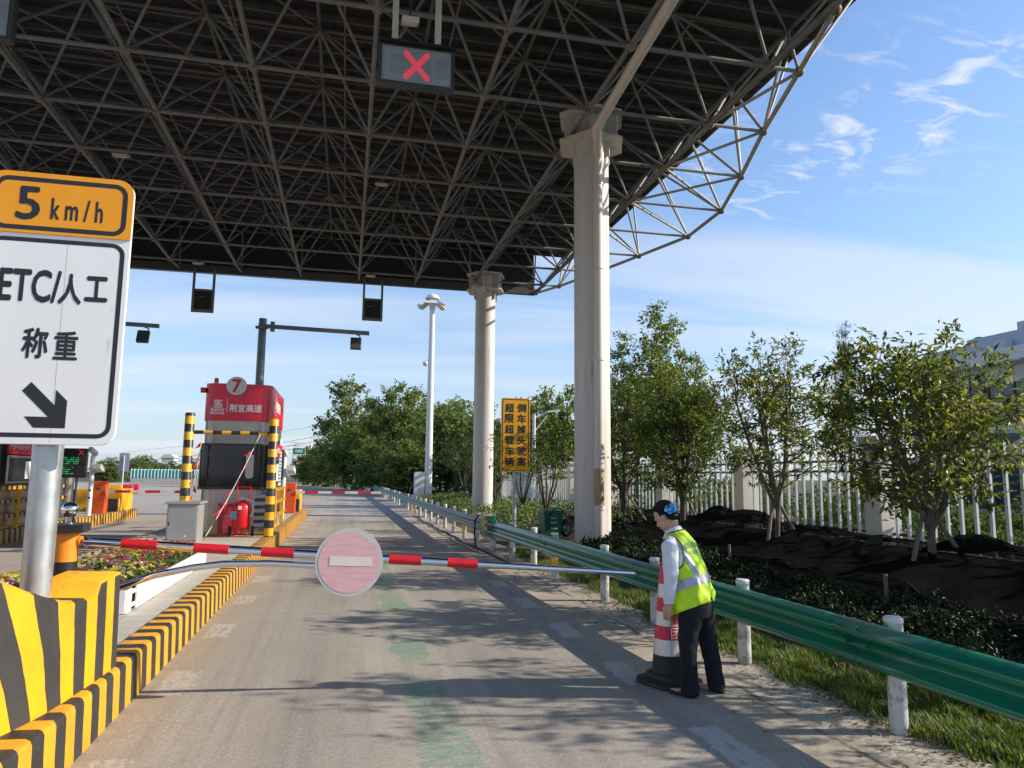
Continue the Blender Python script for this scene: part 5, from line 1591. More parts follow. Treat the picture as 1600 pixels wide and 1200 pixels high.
def far_trees():
    g = 'trees beyond the bend of the road'
    def put(u, v, Y):
        p = at(u, v, Y); return p
    # four kinds
    p = put(545, 598, 105); H = p.z
    pop = make_tree('poplar', 'tall airy poplar standing left of the floodlight mast', g, (p.x, 105, 0), H, 3.1, 3.1, 1.6, 130, 46, 0.44, 0.8, LEAF_C, M['trunk_dark'], 301, stems=1, tr=0.16, spread=1.25, shape='poplar', cat='tree', outward=0.5)
    p = put(625, 606, 84); H = p.z
    broad = make_tree('broadleaf_tree', 'dense broadleaf tree just left of the floodlight mast', g, (p.x, 84, 0), H, 4.0, 3.9, 1.0, 215, 46, 0.38, 0.6, LEAF_D, M['trunk_dark'], 302, stems=2, tr=0.16, spread=1.0, outward=0.5)
    p = put(690, 645, 70); H = p.z
    low = make_tree('broadleaf_tree', 'rounded dark tree right of the floodlight mast', g, (p.x, 70, 0), H, 3.6, 3.4, 0.3, 230, 46, 0.34, 0.6, LEAF_D, M['trunk_dark'], 303, stems=3, tr=0.12, spread=0.8, outward=0.5)
    def cl(src, u, vtop, Y, lab, Hs, rz=0.0, w=1.0):
        q = put(u, vtop, Y); k = q.z / Hs
        clone(src, (q.x, Y, 0), rz=rz, sc=(k * w, k * w, k), label=lab)
    Hp = put(545, 598, 105).z; Hb = put(625, 606, 84).z; Hl = put(690, 645, 70).z
    cl(broad, 585, 640, 98, 'mid-height tree between the airy poplar and the dense broadleaf', Hb, 1.3)
    cl(broad, 650, 612, 88, 'tall tree crossing behind the floodlight mast', Hb, 2.4, 0.8)
    cl(broad, 712, 628, 78, 'tree with feathery top left of the far column', Hb, 0.7)
    cl(low, 735, 640, 72, 'tree directly behind the far column', Hl, 2.0)
    cl(low, 560, 672, 92, 'lower bushy tree below the airy poplar', Hl, 0.4, 1.25)
    cl(low, 525, 690, 112, 'bush left below the airy poplar', Hl, 1.9, 1.3)
    cl(low, 500, 702, 120, 'bush leading the tree line at the bend of the guardrail', Hl, 2.9, 1.3)
    cl(low, 482, 715, 132, 'lowest bush at the left end of the tree line', Hl, 0.9, 1.3)
    cl(low, 600, 690, 78, 'dark undergrowth tree behind the guardrail bend', Hl, 2.2, 1.35)
    cl(low, 640, 695, 66, 'dark undergrowth tree left of the mast foot', Hl, 3.3, 1.35)
    cl(low, 845, 634, 60, 'round tree right behind the yellow warning sign', Hl, 1.1)
    cl(low, 885, 618, 50, 'dark tree just left of the near column', Hl, 1.1, 0.9)
    cl(broad, 800, 668, 72, 'tree lower between the far column and the yellow sign', Hb, 3.3)
    cl(low, 770, 655, 66, 'tree between the far column and the yellow sign', Hl, 4.3)
    # poplars behind the fence, right of the near column
    p = put(1022, 497, 38)
    pb = make_tree('poplar', 'tall poplar with upright sprays behind the dense dark tree', 'tall trees behind the fence', (p.x, 38, 0.2), p.z - 0.2, 1.25, 1.25, 2.0, 110, 46, 0.20, 0.8, LEAF_C, M['trunk_dark'], 305, stems=3, fork=0.3, tr=0.10, spread=0.75, shape='poplar', updir=1.5, outward=0.4)
    Hq = p.z - 0.2
    for u, v, lab in ((975, 540, 'poplar with a loose crown close to the near column'), (1050, 518, 'third poplar, right of the tall upright one'), (1092, 575, 'shorter poplar right of the group of three')):
        q = put(u, v, 40); k = (q.z - .2) / Hq; clone(pb, (q.x, 40, 0.2), rz=u * .1, sc=k, label=lab)
    p = put(1318, 505, 34)
    make_tree('conifer', 'slim grey-green conifer rising between the two nearest trees', 'tall trees behind the fence', (p.x, 34, 0.2), p.z - 0.2, 1.15, 1.15, 0.6, 150, 60, 0.16, 0.22, LEAF_E, M['trunk_dark'], 306, stems=1, tr=0.1, spread=0.45, shape='cone')
    # left horizon, beyond the teal fence
    rr = random.Random(8)
    labs = ['bush left of the grey sign back', 'tree right of the grey sign back', 'twin-topped tree above the left end of the teal fence', 'bush above the middle of the teal fence', 'pale bush above the right part of the teal fence', 'bush on the far left horizon behind the sign pole', 'low bush left of the red booth on the horizon', 'bush between grey sign and orange barrier']
    for (u, v, Y), lab in zip(((178, 716, 150), (214, 716, 160), (226, 713, 165), (246, 724, 170), (268, 721, 170), (90, 715, 150), (300, 718, 175), (160, 722, 150)), labs):
        q = put(u, v, Y); k = max(0.4, q.z / Hl)
        clone(low, (q.x, Y, -0.2), rz=rr.uniform(0, 6), sc=(k * 1.2, k * 1.2, k), label=lab)


def hedge_and_grass():
    rng = np.random.default_rng(5)
    # dark low hedge along the verge
    n = 70000
    y = 2.6 * (15.5 / 2.6) ** rng.random(n)
    x = 4.9 + rng.random(n) * (1.0 + 0.35 * rng.random(n))
    clump = np.sin(x * 5.1 + 1.3) * np.cos(y * 3.7) * .06 + np.sin(y * 1.3 + x) * .05
    g0 = np.array([gh(a, b) for a, b in zip(x, y)])
    hmax = 0.27 + clump + 0.05 * rng.normal(0, 1, n)
    edge = np.clip((x - 4.9) / .25, 0.25, 1)
    z = g0 + hmax * edge * np.sqrt(rng.random(n))
    C = np.stack([x, y, z], 1)
    D = rng.normal(0, 1, (n, 3)); D[:, 2] = np.abs(D[:, 2]) * .8 + .2
    U = np.tile(np.array([0, 0, 1.0]), (n, 1)) + rng.normal(0, .5, (n, 3))
    sc = np.clip(y / 8.0, 0.9, 2.6)
    L = 0.062 * sc * rng.uniform(.6, 1.3, n)
    V, F = leaves_np(C, D, U, L, L * .42)
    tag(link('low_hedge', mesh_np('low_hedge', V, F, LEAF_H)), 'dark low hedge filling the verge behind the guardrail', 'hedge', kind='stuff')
    # sunlit shrubs beyond the fence
    n = 26000
    y = rng.uniform(8.0, 40, n); x = 10.4 + rng.random(n) ** 1.3 * 3.0
    h = 0.85 + 0.5 * np.sin(y * 1.1) * np.cos(x * 1.7) + .25 * np.sin(y * 3.1)
    C = np.stack([x, y, 0.45 + h * np.sqrt(rng.random(n))], 1)
    D = rng.normal(0, 1, (n, 3)); D[:, 2] = np.abs(D[:, 2])
    U = np.tile(np.array([0, 0, 1.0]), (n, 1)) + rng.normal(0, .5, (n, 3))
    L = 0.13 * rng.uniform(.6, 1.3, n)
    V, F = leaves_np(C, D, U, L, L * .5)
    tag(link('shrubs', mesh_np('shrubs', V, F, LEAF_L)), 'light green shrubs growing behind the white fence bars', 'shrubs', kind='stuff')
    # patches of brighter ground plants at the foot of the fence between the columns
    n = 9000
    y = rng.uniform(17, 50, n); x = 5.0 + rng.random(n) * 3.0
    keep = (np.sin(y * 1.7) + np.cos(x * 3 + y) > -0.3) & ~((y < 20.5) & (x < 6.6)); x, y = x[keep], y[keep]; n = len(x)
    C = np.stack([x, y, np.array([gh(a, b) for a, b in zip(x, y)]) + .5 * np.sqrt(rng.random(n))], 1)
    D = rng.normal(0, 1, (n, 3)); D[:, 2] = np.abs(D[:, 2]); U = np.tile(np.array([0, 0, 1.0]), (n, 1)) + rng.normal(0, .5, (n, 3))
    L = 0.14 * rng.uniform(.6, 1.3, n)
    V, F = leaves_np(C, D, U, L, L * .5)
    tag(link('ground_plants', mesh_np('ground_plants', V, F, LEAF_D)), 'mixed low green plants under the young trees between the columns', 'plants', kind='stuff')
    # grass at the road edge
    n = 85000
    y = 2.2 * (17 / 2.2) ** rng.random(n)
    wid = np.where(y < 7, 0.95, np.where(y < 9.5, 0.75, 0.5))
    gx = np.array([guard_x(b) for b in y])
    off = rng.random(n) ** 0.9
    x = gx + 0.02 + off * wid + .05 * np.sin(y * 5) + np.where(y > 9, .15, 0)
    tuft = .5 + .5 * np.sin(y * 7.3 + 2 * np.sin(x * 9)) * np.sin(x * 11 + y)
    keep = rng.random(n) < (0.35 + .65 * np.clip(off * 3, 0, 1)) * (.45 + .55 * tuft) * np.where(y > 9.5, .55, 1)
    x, y, tuft = x[keep], y[keep], tuft[keep]; n = len(x)
    h = (.045 + .075 * tuft) * rng.uniform(.5, 1.5, n)
    a = rng.uniform(0, 2 * np.pi, n); ben = rng.uniform(.15, .75, n) * h
    z0 = np.array([gh(p, q) for p, q in zip(x, y)]) - .02
    w = .0035 + .003 * rng.random(n)
    px, py = -np.sin(a) * w, np.cos(a) * w
    b0 = np.stack([x - px, y - py, z0], 1); b1 = np.stack([x + px, y + py, z0], 1)
    m0 = np.stack([x + np.cos(a) * ben * .35 - px * .8, y + np.sin(a) * ben * .35 - py * .8, z0 + h * .6], 1)
    m1 = np.stack([x + np.cos(a) * ben * .35 + px * .8, y + np.sin(a) * ben * .35 + py * .8, z0 + h * .6], 1)
    tp = np.stack([x + np.cos(a) * ben, y + np.sin(a) * ben, z0 + h], 1)
    V = np.stack([b0, b1, m1, m0, tp], 1).reshape(-1, 3); i = np.arange(n)[:, None] * 5
    F = np.concatenate([np.concatenate([i, i + 1, i + 2], 1), np.concatenate([i, i + 2, i + 3], 1), np.concatenate([i + 3, i + 2, i + 4], 1)], 0)
    gm = leafmat('grass_blade', [(0.0, (0.05, 0.095, 0.018)), (0.6, (0.10, 0.155, 0.032)), (0.87, (0.17, 0.19, 0.05)), (1.0, (0.34, 0.29, 0.14))], 0.4, 0.5)
    tag(link('grass', mesh_np('grass', V, F, gm)), 'narrow strip of yellow-green grass under the bright guardrail', 'grass', kind='stuff')
    # litter of dry leaves and stones along the edge of the concrete
    n = 1500
    y = 2.4 * (14 / 2.4) ** rng.random(n); x = np.array([guard_x(b) for b in y]) - rng.exponential(.16, n) + .12
    C = np.stack([x, y, np.full(n, .006)], 1); D = rng.normal(0, 1, (n, 3)); D[:, 2] = np.abs(D[:, 2]) * .3
    U = np.tile(np.array([0, 0, 1.0]), (n, 1)) + rng.normal(0, .4, (n, 3)); L = rng.uniform(.015, .05, n)
    V, F = leaves_np(C, D, U, L, L * .6)
    lm = leafmat('dry_litter', [(0.0, (0.10, 0.065, 0.03)), (0.6, (0.26, 0.18, 0.09)), (1.0, (0.55, 0.50, 0.42))], 0.1, 0.8)
    tag(link('litter', mesh_np('litter', V, F, lm)), 'dry leaves and chips scattered along the concrete edge', 'litter', kind='stuff')


# ---------------------------------------------------------------- fence, netting
def build_fence():
    XF = 9.9
    t = thing('fence', 'white picket fence with cream pillars and green rails along the right side', 'fence', (XF, 20, 0.5))
    ys = [11.65 + 4.77 * k for k in range(-2, 8)]
    for y in ys:
        z0 = gh(XF, y) - 0.1; z1 = 2.50 - 0.25 * sstep(20, 40, y)
        b = MB(); b.box(XF - 0.22, XF + 0.22, y, y + 0.44, z0, z1); p = b.build('pillar', M['wall_cream'], t, bevel=0.01)
        b = MB(); b.box(XF - 0.28, XF + 0.28, y - 0.06, y + 0.50, z1, z1 + 0.09); b.box(XF - 0.25, XF + 0.25, y - 0.03, y + 0.47, z1 - 0.06, z1 - 0.001); b.build('pillar_cap', M['wall_cream'], p, bevel=0.01)
    for a, c in zip(ys, ys[1:]):
        z1 = 2.36 - 0.35 * sstep(20, 40, a); z0 = gh(XF, a) + 0.12
        b = MB(); n = 15
        for i in range(n):
            y = a + 0.44 + (c - a - 0.44) * (i + .5) / n
            b.box(XF - 0.022, XF + 0.022, y - 0.028, y + 0.028, z0 - 0.12, z1)
        b.build('picket_panel', M['bars_white'], t)
        for z in (z1 - 0.24, z1 - 0.45, z0 + 0.05):
            b = MB(); b.box(XF + 0.019, XF + 0.05, a + 0.44, c, z, z + 0.05); b.build('rail', M['fence_rail'], t)
        b = MB(); b.box(XF - 0.1, XF + 0.1, a + 0.44, c, z0 - 0.35, z0 - 0.12); b.build('base_wall', M['wall_cream'], t)
    for y in (24.9, 23.5):
        b = MB(); b.box(XF - 0.10, XF - 0.02, y, y + 0.1, 0.3, 2.5); b.build('green_upright', M['green_post'], t)
    # wall panel beyond the columns with a drain pipe
    b = MB(); b.lathe([(0.06, 0.3), (0.06, 2.6)], (XF - 0.35, 29.6, 0), 12); b.build('pipe', M['pipe'], t, smooth=40)


def build_net():
    """black shade net thrown over the soil of the raised bed, sagging between stakes"""
    rng = np.random.default_rng(9)
    ys = np.arange(3.0, 24.0, 0.06); ns = 46
    front = [(3.0, 5.75, 0.40, 0.60), (4.6, 5.8, 0.50, .6), (5.4, 5.85, 0.48, 0.7), (6.3, 5.9, 0.52, .9), (7.0, 5.9, 0.70, .95), (7.3, 5.9, 0.66, 0.9), (8.3, 5.95, 0.52, .85), (9.1, 5.95, 0.62, .85), (10.6, 6.0, 0.56, .95), (12.2, 6.1, 0.52, .8), (13.8, 6.2, 0.60, .8), (15.5, 6.5, 0.58, .8), (17.5, 6.8, 0.62, .9), (20.0, 7.0, 0.45, .8), (24.0, 7.2, 0.45, .8)]
    fy = np.array([f[0] for f in front])
    fx = np.interp(ys, fy, [f[1] for f in front]); fz = np.interp(ys, fy, [f[2] + .07 for f in front])
    V = []; k = len(ys)
    for i, y in enumerate(ys):
        for j in range(ns):
            s = j / (ns - 1)
            x = fx[i] + (9.5 - fx[i]) * s
            ridge = 0.76 + 0.03 * math.sin(y * 1.9 + .5)
            # tied up round the trunks
            peak = sum(math.exp(-abs(y - ty) / .55) * tz for ty, tz in ((7.9, .42), (11.2, .30), (14.8, .58), (4.6, .4), (13.4, .50), (9.6, .22), (6.3, .3)))
            zc = ridge + 0.8 * peak
            z = fz[i] + (zc - fz[i]) * (s / .5) ** 1.25 if s < .5 else zc + (0.80 - zc) * sstep(.5, 1.0, s)
            z += 0.015 * math.sin(7 * y + 9 * s) * math.sin(6 * s + y) + 0.012 * math.sin(15 * s + 3.3 * y + 2 * math.sin(2.1 * y)) + 0.02 * math.sin(23 * s - 8 * y)
            z -= 0.035 * abs(math.sin(5.5 * y + 5 * s + 1.5 * math.sin(4 * s))) ** .5 + 0.022 * abs(math.sin(11 * y - 9 * s + math.sin(3 * y))) + 0.012 * abs(math.sin(24 * y + 13 * s))
            sag = 0.10 * math.sin(math.pi * min(1, s / .5)) * (math.sin(y * 2.2) * .5 + .5)
            z -= sag
            z = max(z, gh(x, y) + 0.02)
            V.append((x, y, z))
    F = [(i * ns + j, i * ns + j + 1, (i + 1) * ns + j + 1, (i + 1) * ns + j) for i in range(k - 1) for j in range(ns - 1)]
    m, nt, b = new_mat('shade_net')
    out = [q for q in nt.nodes if q.type == 'OUTPUT_MATERIAL'][0]
    tc = N(nt, 'ShaderNodeTexCoord').outputs['Object']
    c = RAMP(nt, NOISE(nt, tc, 3.0, 7, 0.7), [(0.35, (0.008, 0.008, 0.009)), (0.62, (0.012, 0.012, 0.013)), (0.84, (0.030, 0.029, 0.028))])
    nt.links.new(c, b.inputs['Base Color']); b.inputs['Roughness'].default_value = 0.8; b.inputs['Specular IOR Level'].default_value = 0.0
    tr = N(nt, 'ShaderNodeBsdfTransparent')
    fac = RAMP(nt, NOISE(nt, SCALEV(nt, tc, (1, 1, 1)), 2.0, 4), [(0.3, 0.04), (0.7, 0.12)])
    mx = N(nt, 'ShaderNodeMixShader', {0: fac}); nt.links.new(b.outputs[0], mx.inputs[1]); nt.links.new(tr.outputs[0], mx.inputs[2]); nt.links.new(mx.outputs[0], out.inputs[0])
    bp = N(nt, 'ShaderNodeBump', {'Height': NOISE(nt, SCALEV(nt, tc, (2, 6, 6)), 6.0, 8, 0.7), 'Strength': 0.9, 'Distance': 0.06}); nt.links.new(bp.outputs[0], b.inputs['Normal'])
    me = mesh_np('shade_net', V, F, m, smooth=True)
    o = link('shade_net', me)
    hem = MB(); hem.path([Vector(V[i * ns]) + Vector((0, 0, .004)) for i in range(0, k, 3)], .009, 6)
    hem.build('hem', mat('net_hem', (.016, .016, .017), .8), o)
    tag(o, 'black shade netting draped over the raised bed below the young trees', 'netting')
    for y, lab in ((7.06, 'short pale stake under the sagging netting corner, right of the worker'), (10.6, 'short stake holding the netting edge behind the worker')):
        s = MB(); x = float(np.interp(y, fy, [f[1] for f in front])) - .02
        s.tube((x, y, gh(x, y)), (x, y, 0.72), 0.022, n=8)
        tag(s.build('net_stake', M['stake'], smooth=40), lab, 'stake')


# ---------------------------------------------------------------- roadside furniture on the right
def build_roadside():
    Y = 20.0
    xl, xr = at(783, 680, Y).x, at(828, 680, Y).x; zt, zb = at(805, 622, Y).z, at(805, 737, Y).z
    t = thing('warning_sign', 'tall yellow sign with two columns of black Chinese characters on a grey pole', 'road sign', ((xl + xr) / 2, Y + .08, 0))
    b = MB(); rbox_y(b, xl, xr, zb, zt, 0.06, Y, Y + 0.03); p = b.build('panel', M['sign_yellow'], t, bevel=0.004)
    b = MB(); frame_y(b, xl + 0.03, xr - 0.03, zb + 0.03, zt - 0.03, 0.05, 0.022, Y - 0.003); b.build('border', M['sign_black'], p)
    b = MB(); R, U = (1, 0, 0), (0, 0, 1); H = zt - zb; W = xr - xl
    for col, s in ((0.29, '超限超载车辆'), (0.71, '倒车掉头驶离')):
        for i, ch in enumerate(s):
            text(b, ch, (xl + W * col, Y - 0.003, zt - H * (0.135 + 0.146 * i)), R, U, w=0.25, h=0.245, bold=0.028)
    b.build('lettering', M['sign_black'], p)
    b = MB(); b.lathe([(0.055, gh(5, Y) - .05), (0.055, zt - 0.2)], ((xl + xr) / 2, Y + 0.09, 0), 16); b.build('pole', M['mesh_grey'], t, smooth=40)
    # wheeled bin
    cx, cy = 5.52, 19.3; gz = gh(cx, cy)
    t = thing('wheelie_bin', 'dark green wheeled rubbish bin behind the guardrail beside the near column', 'bin', (cx, cy, gz))
    def ring(w, d, z): return [Vector((cx - w, cy - d, z)), Vector((cx + w, cy - d, z)), Vector((cx + w, cy + d, z)), Vector((cx - w, cy + d, z))]
    zt = at(862, 797, cy).z
    b = MB(); b.rings([ring(.22, .24, gz + .06), ring(.27, .32, zt - .12), ring(.285, .335, zt - .12), ring(.285, .335, zt - .07)]); bd = b.build('body', M['bin'], t, bevel=0.02)
    b = MB(); b.rings([ring(.30, .35, zt - .07), ring(.30, .35, zt - .04), ring(.26, .30, zt)]); b.build('lid', M['bin'], t, bevel=0.015)
    b = MB()
    for k in range(3):
        a = math.radians(90 + 120 * k); c = math.radians(90 + 120 * (k + 1)); yf = cy - .305
        p0 = Vector((cx + .10 * math.cos(a), yf, gz + .62 + .10 * math.sin(a))); p1 = Vector((cx + .10 * math.cos(c), yf, gz + .62 + .10 * math.sin(c)))
        b.tube(p0.lerp(p1, .06), p0.lerp(p1, .86), 0.010, n=6)
    text(b, '可回收物', (cx, cy - .296, gz + .46), (1, 0, 0), (0, .12, 1), w=.20, h=.05, bold=.02); text(b, '垃圾分类', (cx, cy - .285, gz + .30), (1, 0, 0), (0, .12, 1), w=.22, h=.035, bold=.01)
    b.build('recycling_mark', M['letter_white'], bd)
    for s in (-1, 1):
        b = MB(); b.lathe([(.02, -.03), (.10, -.03), (.10, .03), (.02, .03)], (0, 0, 0), 16); b.v = [(cx + s * .24 + q[2], cy + .26 + q[0], gz + .10 + q[1]) for q in b.v]; b.build('wheel', M['rubber'], t, smooth=40)
    b = MB(); b.path([(cx - .15, cy - .4, .35), (cx - .13, cy - .36, .75), (cx, cy - .33, .92), (cx + .2, cy - .33, .92), (cx + .33, cy - .3, .8), (cx + .38, cy - .3, .45), (cx + .3, cy - .3, .25)], .018, 8)
    tag(b.build('cable', M['cable'], smooth=60), 'black cable hung in a loop over the front of the green bin', 'cable')
    b = MB()
    for k in range(4):
        r = .16 + .02 * k; b.path([(cx + .42 + r * math.cos(a) * .8, cy - .15 + .03 * k, .38 + r * math.sin(a)) for a in [2 * math.pi * i / 16 for i in range(17)]], .02, 6, caps=False)
    tag(b.build('cable_coil', M['cable'], smooth=60), 'black cable coil leaning between the green bin and the column', 'cable')
    # high mast light
    p = at(670, 778, 59.6); x = 6.62
    zt = at(677, 470, 59.6).z
    t = thing('floodlight_mast', 'very tall white floodlight mast with a domed lamp head', 'light mast', (x, 59.6, 0))
    b = MB(); b.lathe([(.32, -.1), (.22, zt)], (x, 59.6, 0), 20); b.build('pole', M['white_paint'], t, smooth=40)
    b = MB(); b.box(x - 1.15, x - .34, 59.3, 59.9, -.1, 2.1); b.build('base_box', M['white_paint'], t, bevel=.03)
    b = MB(); b.lathe([(.60, zt + .12), (.62, zt + .18), (.48, zt + .42), (.22, zt + .56), (.05, zt + .60)], (x, 59.6, 0), 24); b.build('dome', M['white_paint'], t, smooth=50)
    b = MB(); b.lathe([(.25, zt - .7), (.3, zt - .3), (.3, zt + .15)], (x, 59.6, 0), 16); b.build('head_ring', M['white_paint'], t, smooth=40)
    for a in (200, 265, 330, 30, 140):
        w = math.radians(a); d = Vector((math.cos(w), math.sin(w), 0)); c = Vector((x, 59.6, zt - .35)) + d * .92
        b = MB(); b.obox(c, d.cross(Vector((0, 0, 1))), d * .8 + Vector((0, 0, -.5)), d * .5 + Vector((0, 0, .8)), .30, .38, .08); b.tube(Vector((x, 59.6, zt - .2)), c, .05); h = b.build('lamp', M['mesh_grey'], t)
        b = MB(); b.obox(c + (d * .5 + Vector((0, 0, .8))).normalized() * -.1, d.cross(Vector((0, 0, 1))), d * .8 + Vector((0, 0, -.5)), d * .5 + Vector((0, 0, .8)), .26, .33, .02); b.build('lens', M['lamp_face'], h)
    b = MB(); q = at(671, 568, 59.3); b.tube((x, 59.6, q.z + .3), (x - .5, 59.4, q.z + .3), .04); b.ball((x - .5, 59.4, q.z), .22, 12); b.build('camera', M['mesh_grey'], t)
    # street lamp behind the wall
    p = at(834, 720, 44); zt = at(836, 648, 44).z
    t = thing('street_lamp', 'white street lamp with one slanted arm right of the yellow sign', 'street lamp', (p.x, 44, .2))
    b = MB(); b.lathe([(.14, 0), (.10, zt)], (p.x, 44, 0), 12); b.build('pole', M['white_paint'], t, smooth=40)
    q = at(860, 643, 44); b = MB(); b.tube((p.x, 44, zt - .2), q, .06); b.tube((p.x, 44, zt - 1.1), (p.x + .9, 44, zt + .02), .04); b.obox(q + Vector((.2, 0, .03)), (1, 0, .15), (0, 1, 0), (-.15, 0, 1), .4, .14, .06); b.build('arm', M['white_paint'], t)


def build_building():
    x0 = 27.0
    t = thing('office_building', 'white and grey office building with stepped roofline at the right edge', 'building', (x0 + 8, 26, 0))
    y0, y1 = 12.0, 30.0
    b = MB(); b.box(x0, x0 + 14, y0, y1, -.5, 6.6); b.build('wall', M['building'], t)
    b = MB(); b.box(x0 - 1.0, x0 + 14.2, y0 - .6, y1 + .6, 6.601, 7.2); b.build('roof_slab', M['building'], t, bevel=.05)
    b = MB(); b.box(x0 + .2, x0 + 13.8, y0, y1 - 1, 7.201, 7.85); b.build('parapet', M['building_grey'], t)
    b = MB(); b.box(x0 + .9, x0 + 13, y0, y1 - 2.6, 7.851, 8.25); b.box(x0 + 1.6, x0 + 12, y0, y1 - 4.6, 8.251, 8.75); b.build('roof_storey', M['building_grey'], t)
    for y in (14.4, 19.0, 23.6, 27.6):
        for za, zb in ((3.9, 5.9), (0.6, 2.9)):
            b = MB(); b.box(x0 - .06, x0 - .001, y - 1.9, y + 1.9, za, zb); f = b.build('window', M['window_blue'], t)
            m = MB()
            for yy in (-1.9, -.63, .63, 1.86): m.box(x0 - .12, x0 - .061, y + yy, y + yy + .09, za, zb)
            m.box(x0 - .115, x0 - .061, y - 1.8, y + 1.8, zb - .62, zb - .54); m.build('window_bars', M['dark_metal'], f)
    for y in (24.6, 28.2):
        b = MB(); b.box(x0 - .3, x0 + .15, y - .25, y + .25, 7.201, 7.7); b.build('roof_vent', M['mesh_grey'], t)
    b = MB()
    b.add([(x0 - 4, 30.0, .3), (x0 - 4, 22.5, 3.6), (x0 - 4, 22.5, 4.1), (x0 - 4, 30.0, .8), (x0 - 1.5, 30.0, .3), (x0 - 1.5, 22.5, 3.6), (x0 - 1.5, 22.5, 4.1), (x0 - 1.5, 30.0, .8)], [(0, 1, 2, 3), (4, 7, 6, 5), (0, 4, 5, 1), (3, 2, 6, 7), (1, 5, 6, 2), (0, 3, 7, 4)])
    b.build('stair_flank', M['building'], t)


def build_far():
    # teal screen wall across the far left
    t = thing('screen_wall', 'teal slatted screen wall on a pale base along the left horizon', 'wall', (-34, 122, 0))
    xa, xb = at(204, 745, 122).x, -19.0
    b = MB(); x = xa; vs = []
    i = 0
    zt, zm = at(240, 733, 122).z, at(240, 747, 122).z
    while x < xb:
        vs += [(x, 122 + (0.35 if i % 2 else 0), zm), (x, 122 + (0.35 if i % 2 else 0), zt)]; x += 0.20 if i % 2 else 0.28; i += 1
    b.add(vs, [(2 * j, 2 * j + 2, 2 * j + 3, 2 * j + 1) for j in range(i - 1)]); b.build('screen', M['teal'], t)
    b = MB(); b.box(xa, xb, 122.05, 122.6, -.1, zm - .01); b.build('base_wall', M['concrete'], t)
    # water filled barriers
    first = None; k = 0
    labs = ['yellow plastic barrier left of the orange gate box', 'red plastic barrier at the left end, behind the camera pole', 'yellow plastic barrier in the middle of the far row', 'red plastic barrier beside the far yellow one', 'rightmost pink-red plastic barrier of the far row', 'yellow plastic barrier third from the left']
    for (u, Y, c) in ((131, 46, 1), (119, 46, 0), (179, 66, 1), (196, 67, 0), (206, 69, 0), (145, 47, 1)):
        p = at(u, 755, Y)
        t = thing('water_barrier', labs[k], 'plastic barrier', (p.x, Y, 0), 'red and yellow plastic road barriers'); k += 1
        b = MB(); w = .62
        b.prism_y([(p.x - w, 0), (p.x + w, 0), (p.x + w, .22), (p.x + w - .03, .78), (p.x + w - .12, .82), (p.x - w + .12, .82), (p.x - w + .03, .78), (p.x - w, .22)], Y - .2, Y + .2)
        bd = b.build('body', M['sign_yellow'] if c else mat('barrier_red', (.72, .03, .09), .45), t, bevel=.03)
        b = MB()
        for q in (-.3, .3): b.box(p.x + q - .12, p.x + q + .12, Y - .212, Y - .201, .36, .46)
        b.build('slots', M['dark_metal'], bd)
    # back of a road sign
    p = at(194, 722, 105); zt, zb = at(194, 708, 105).z, at(194, 737, 105).z
    t = thing('sign_back', 'grey back of a tall road sign on the left horizon', 'road sign', (p.x, 105, 0))
    b = MB(); b.box(p.x - .62, p.x + .62, 105, 105.06, zb, zt); b.build('panel', mat('sign_back_grey', (.23, .26, .31), .5), t)
    b = MB(); b.tube((p.x, 104.9, 0), (p.x, 104.9, zt - .3), .08); b.build('post', M['mesh_grey'], t)
    # green direction signs
    for u, Y, s, lab in ((467, 150, '风景区', 'left one of two small green overhead road signs in the distance'), (496, 150, '服务区', 'right one of two small green overhead road signs, partly behind the bush')):
        p = at(u, 705, Y); w, h = (1.15, .62) if u < 480 else (1.15, .62)
        t = thing('direction_sign', lab, 'road sign', (p.x, Y, 0), 'far green direction signs')
        b = MB(); b.box(p.x - w, p.x + w, Y, Y + .1, p.z - h, p.z + h); pn = b.build('panel', M['green_sign'], t)
        b = MB(); text(b, s, (p.x, Y, p.z), (1, 0, 0), (0, 0, 1), w=1.5, h=.5, bold=.04, lift=.02); b.build('lettering', M['letter_white'], pn)
        b = MB(); b.tube((p.x + (1.4 if u < 480 else -1.4), Y + .2, 0), (p.x + (1.4 if u < 480 else -1.4), Y + .2, p.z + h), .12); b.tube((p.x - 1.2, Y + .2, p.z), (p.x + 1.4, Y + .2, p.z), .06); b.build('post', M['dark_metal'], t)
    p = at(486, 690, 160); zt = at(488, 682, 160).z
    b = MB(); b.tube((p.x, 160, 0), (p.x + .1, 160, zt), .16, .11)
    tag(b.build('distant_pole', M['white_paint'], smooth=40), 'thin white pole between the two small green signs', 'pole')
    # pylons
    def pylon(u, Y, vt, lab, w):
        p = at(u, 740, Y); zt = at(u, vt, Y).z
        t = thing('pylon', lab, 'pylon', (p.x, Y, 0), 'electricity pylons on the horizon')
        b = MB(); n = 7
        for sx, sy in ((-1, -1), (1, -1), (1, 1), (-1, 1)): b.tube((p.x + sx * w, Y + sy * w, 0), (p.x + sx * w * .16, Y + sy * w * .16, zt), .22, .14, n=5)
        for i in range(n):
            f0, f1 = i / n, (i + 1) / n; a, c = w * (1 - .84 * f0), w * (1 - .84 * f1)
            b.tube((p.x - a, Y - a, zt * f0), (p.x + c, Y - c, zt * f1), .10, n=4); b.tube((p.x + a, Y - a, zt * f0), (p.x - c, Y - c, zt * f1), .10, n=4)
        b.build('lattice', M['grey_metal'], t)
        b = MB()
        for f, l in ((.80, 5.5), (.90, 4.5), (.985, 3.5)): b.tube((p.x - l, Y, zt * f), (p.x + l, Y, zt * f), .13, n=5)
        b.build('cross_arm', M['grey_metal'], t)
    pylon(461, 420, 691, 'larger electricity pylon behind the left green sign', 3.0)
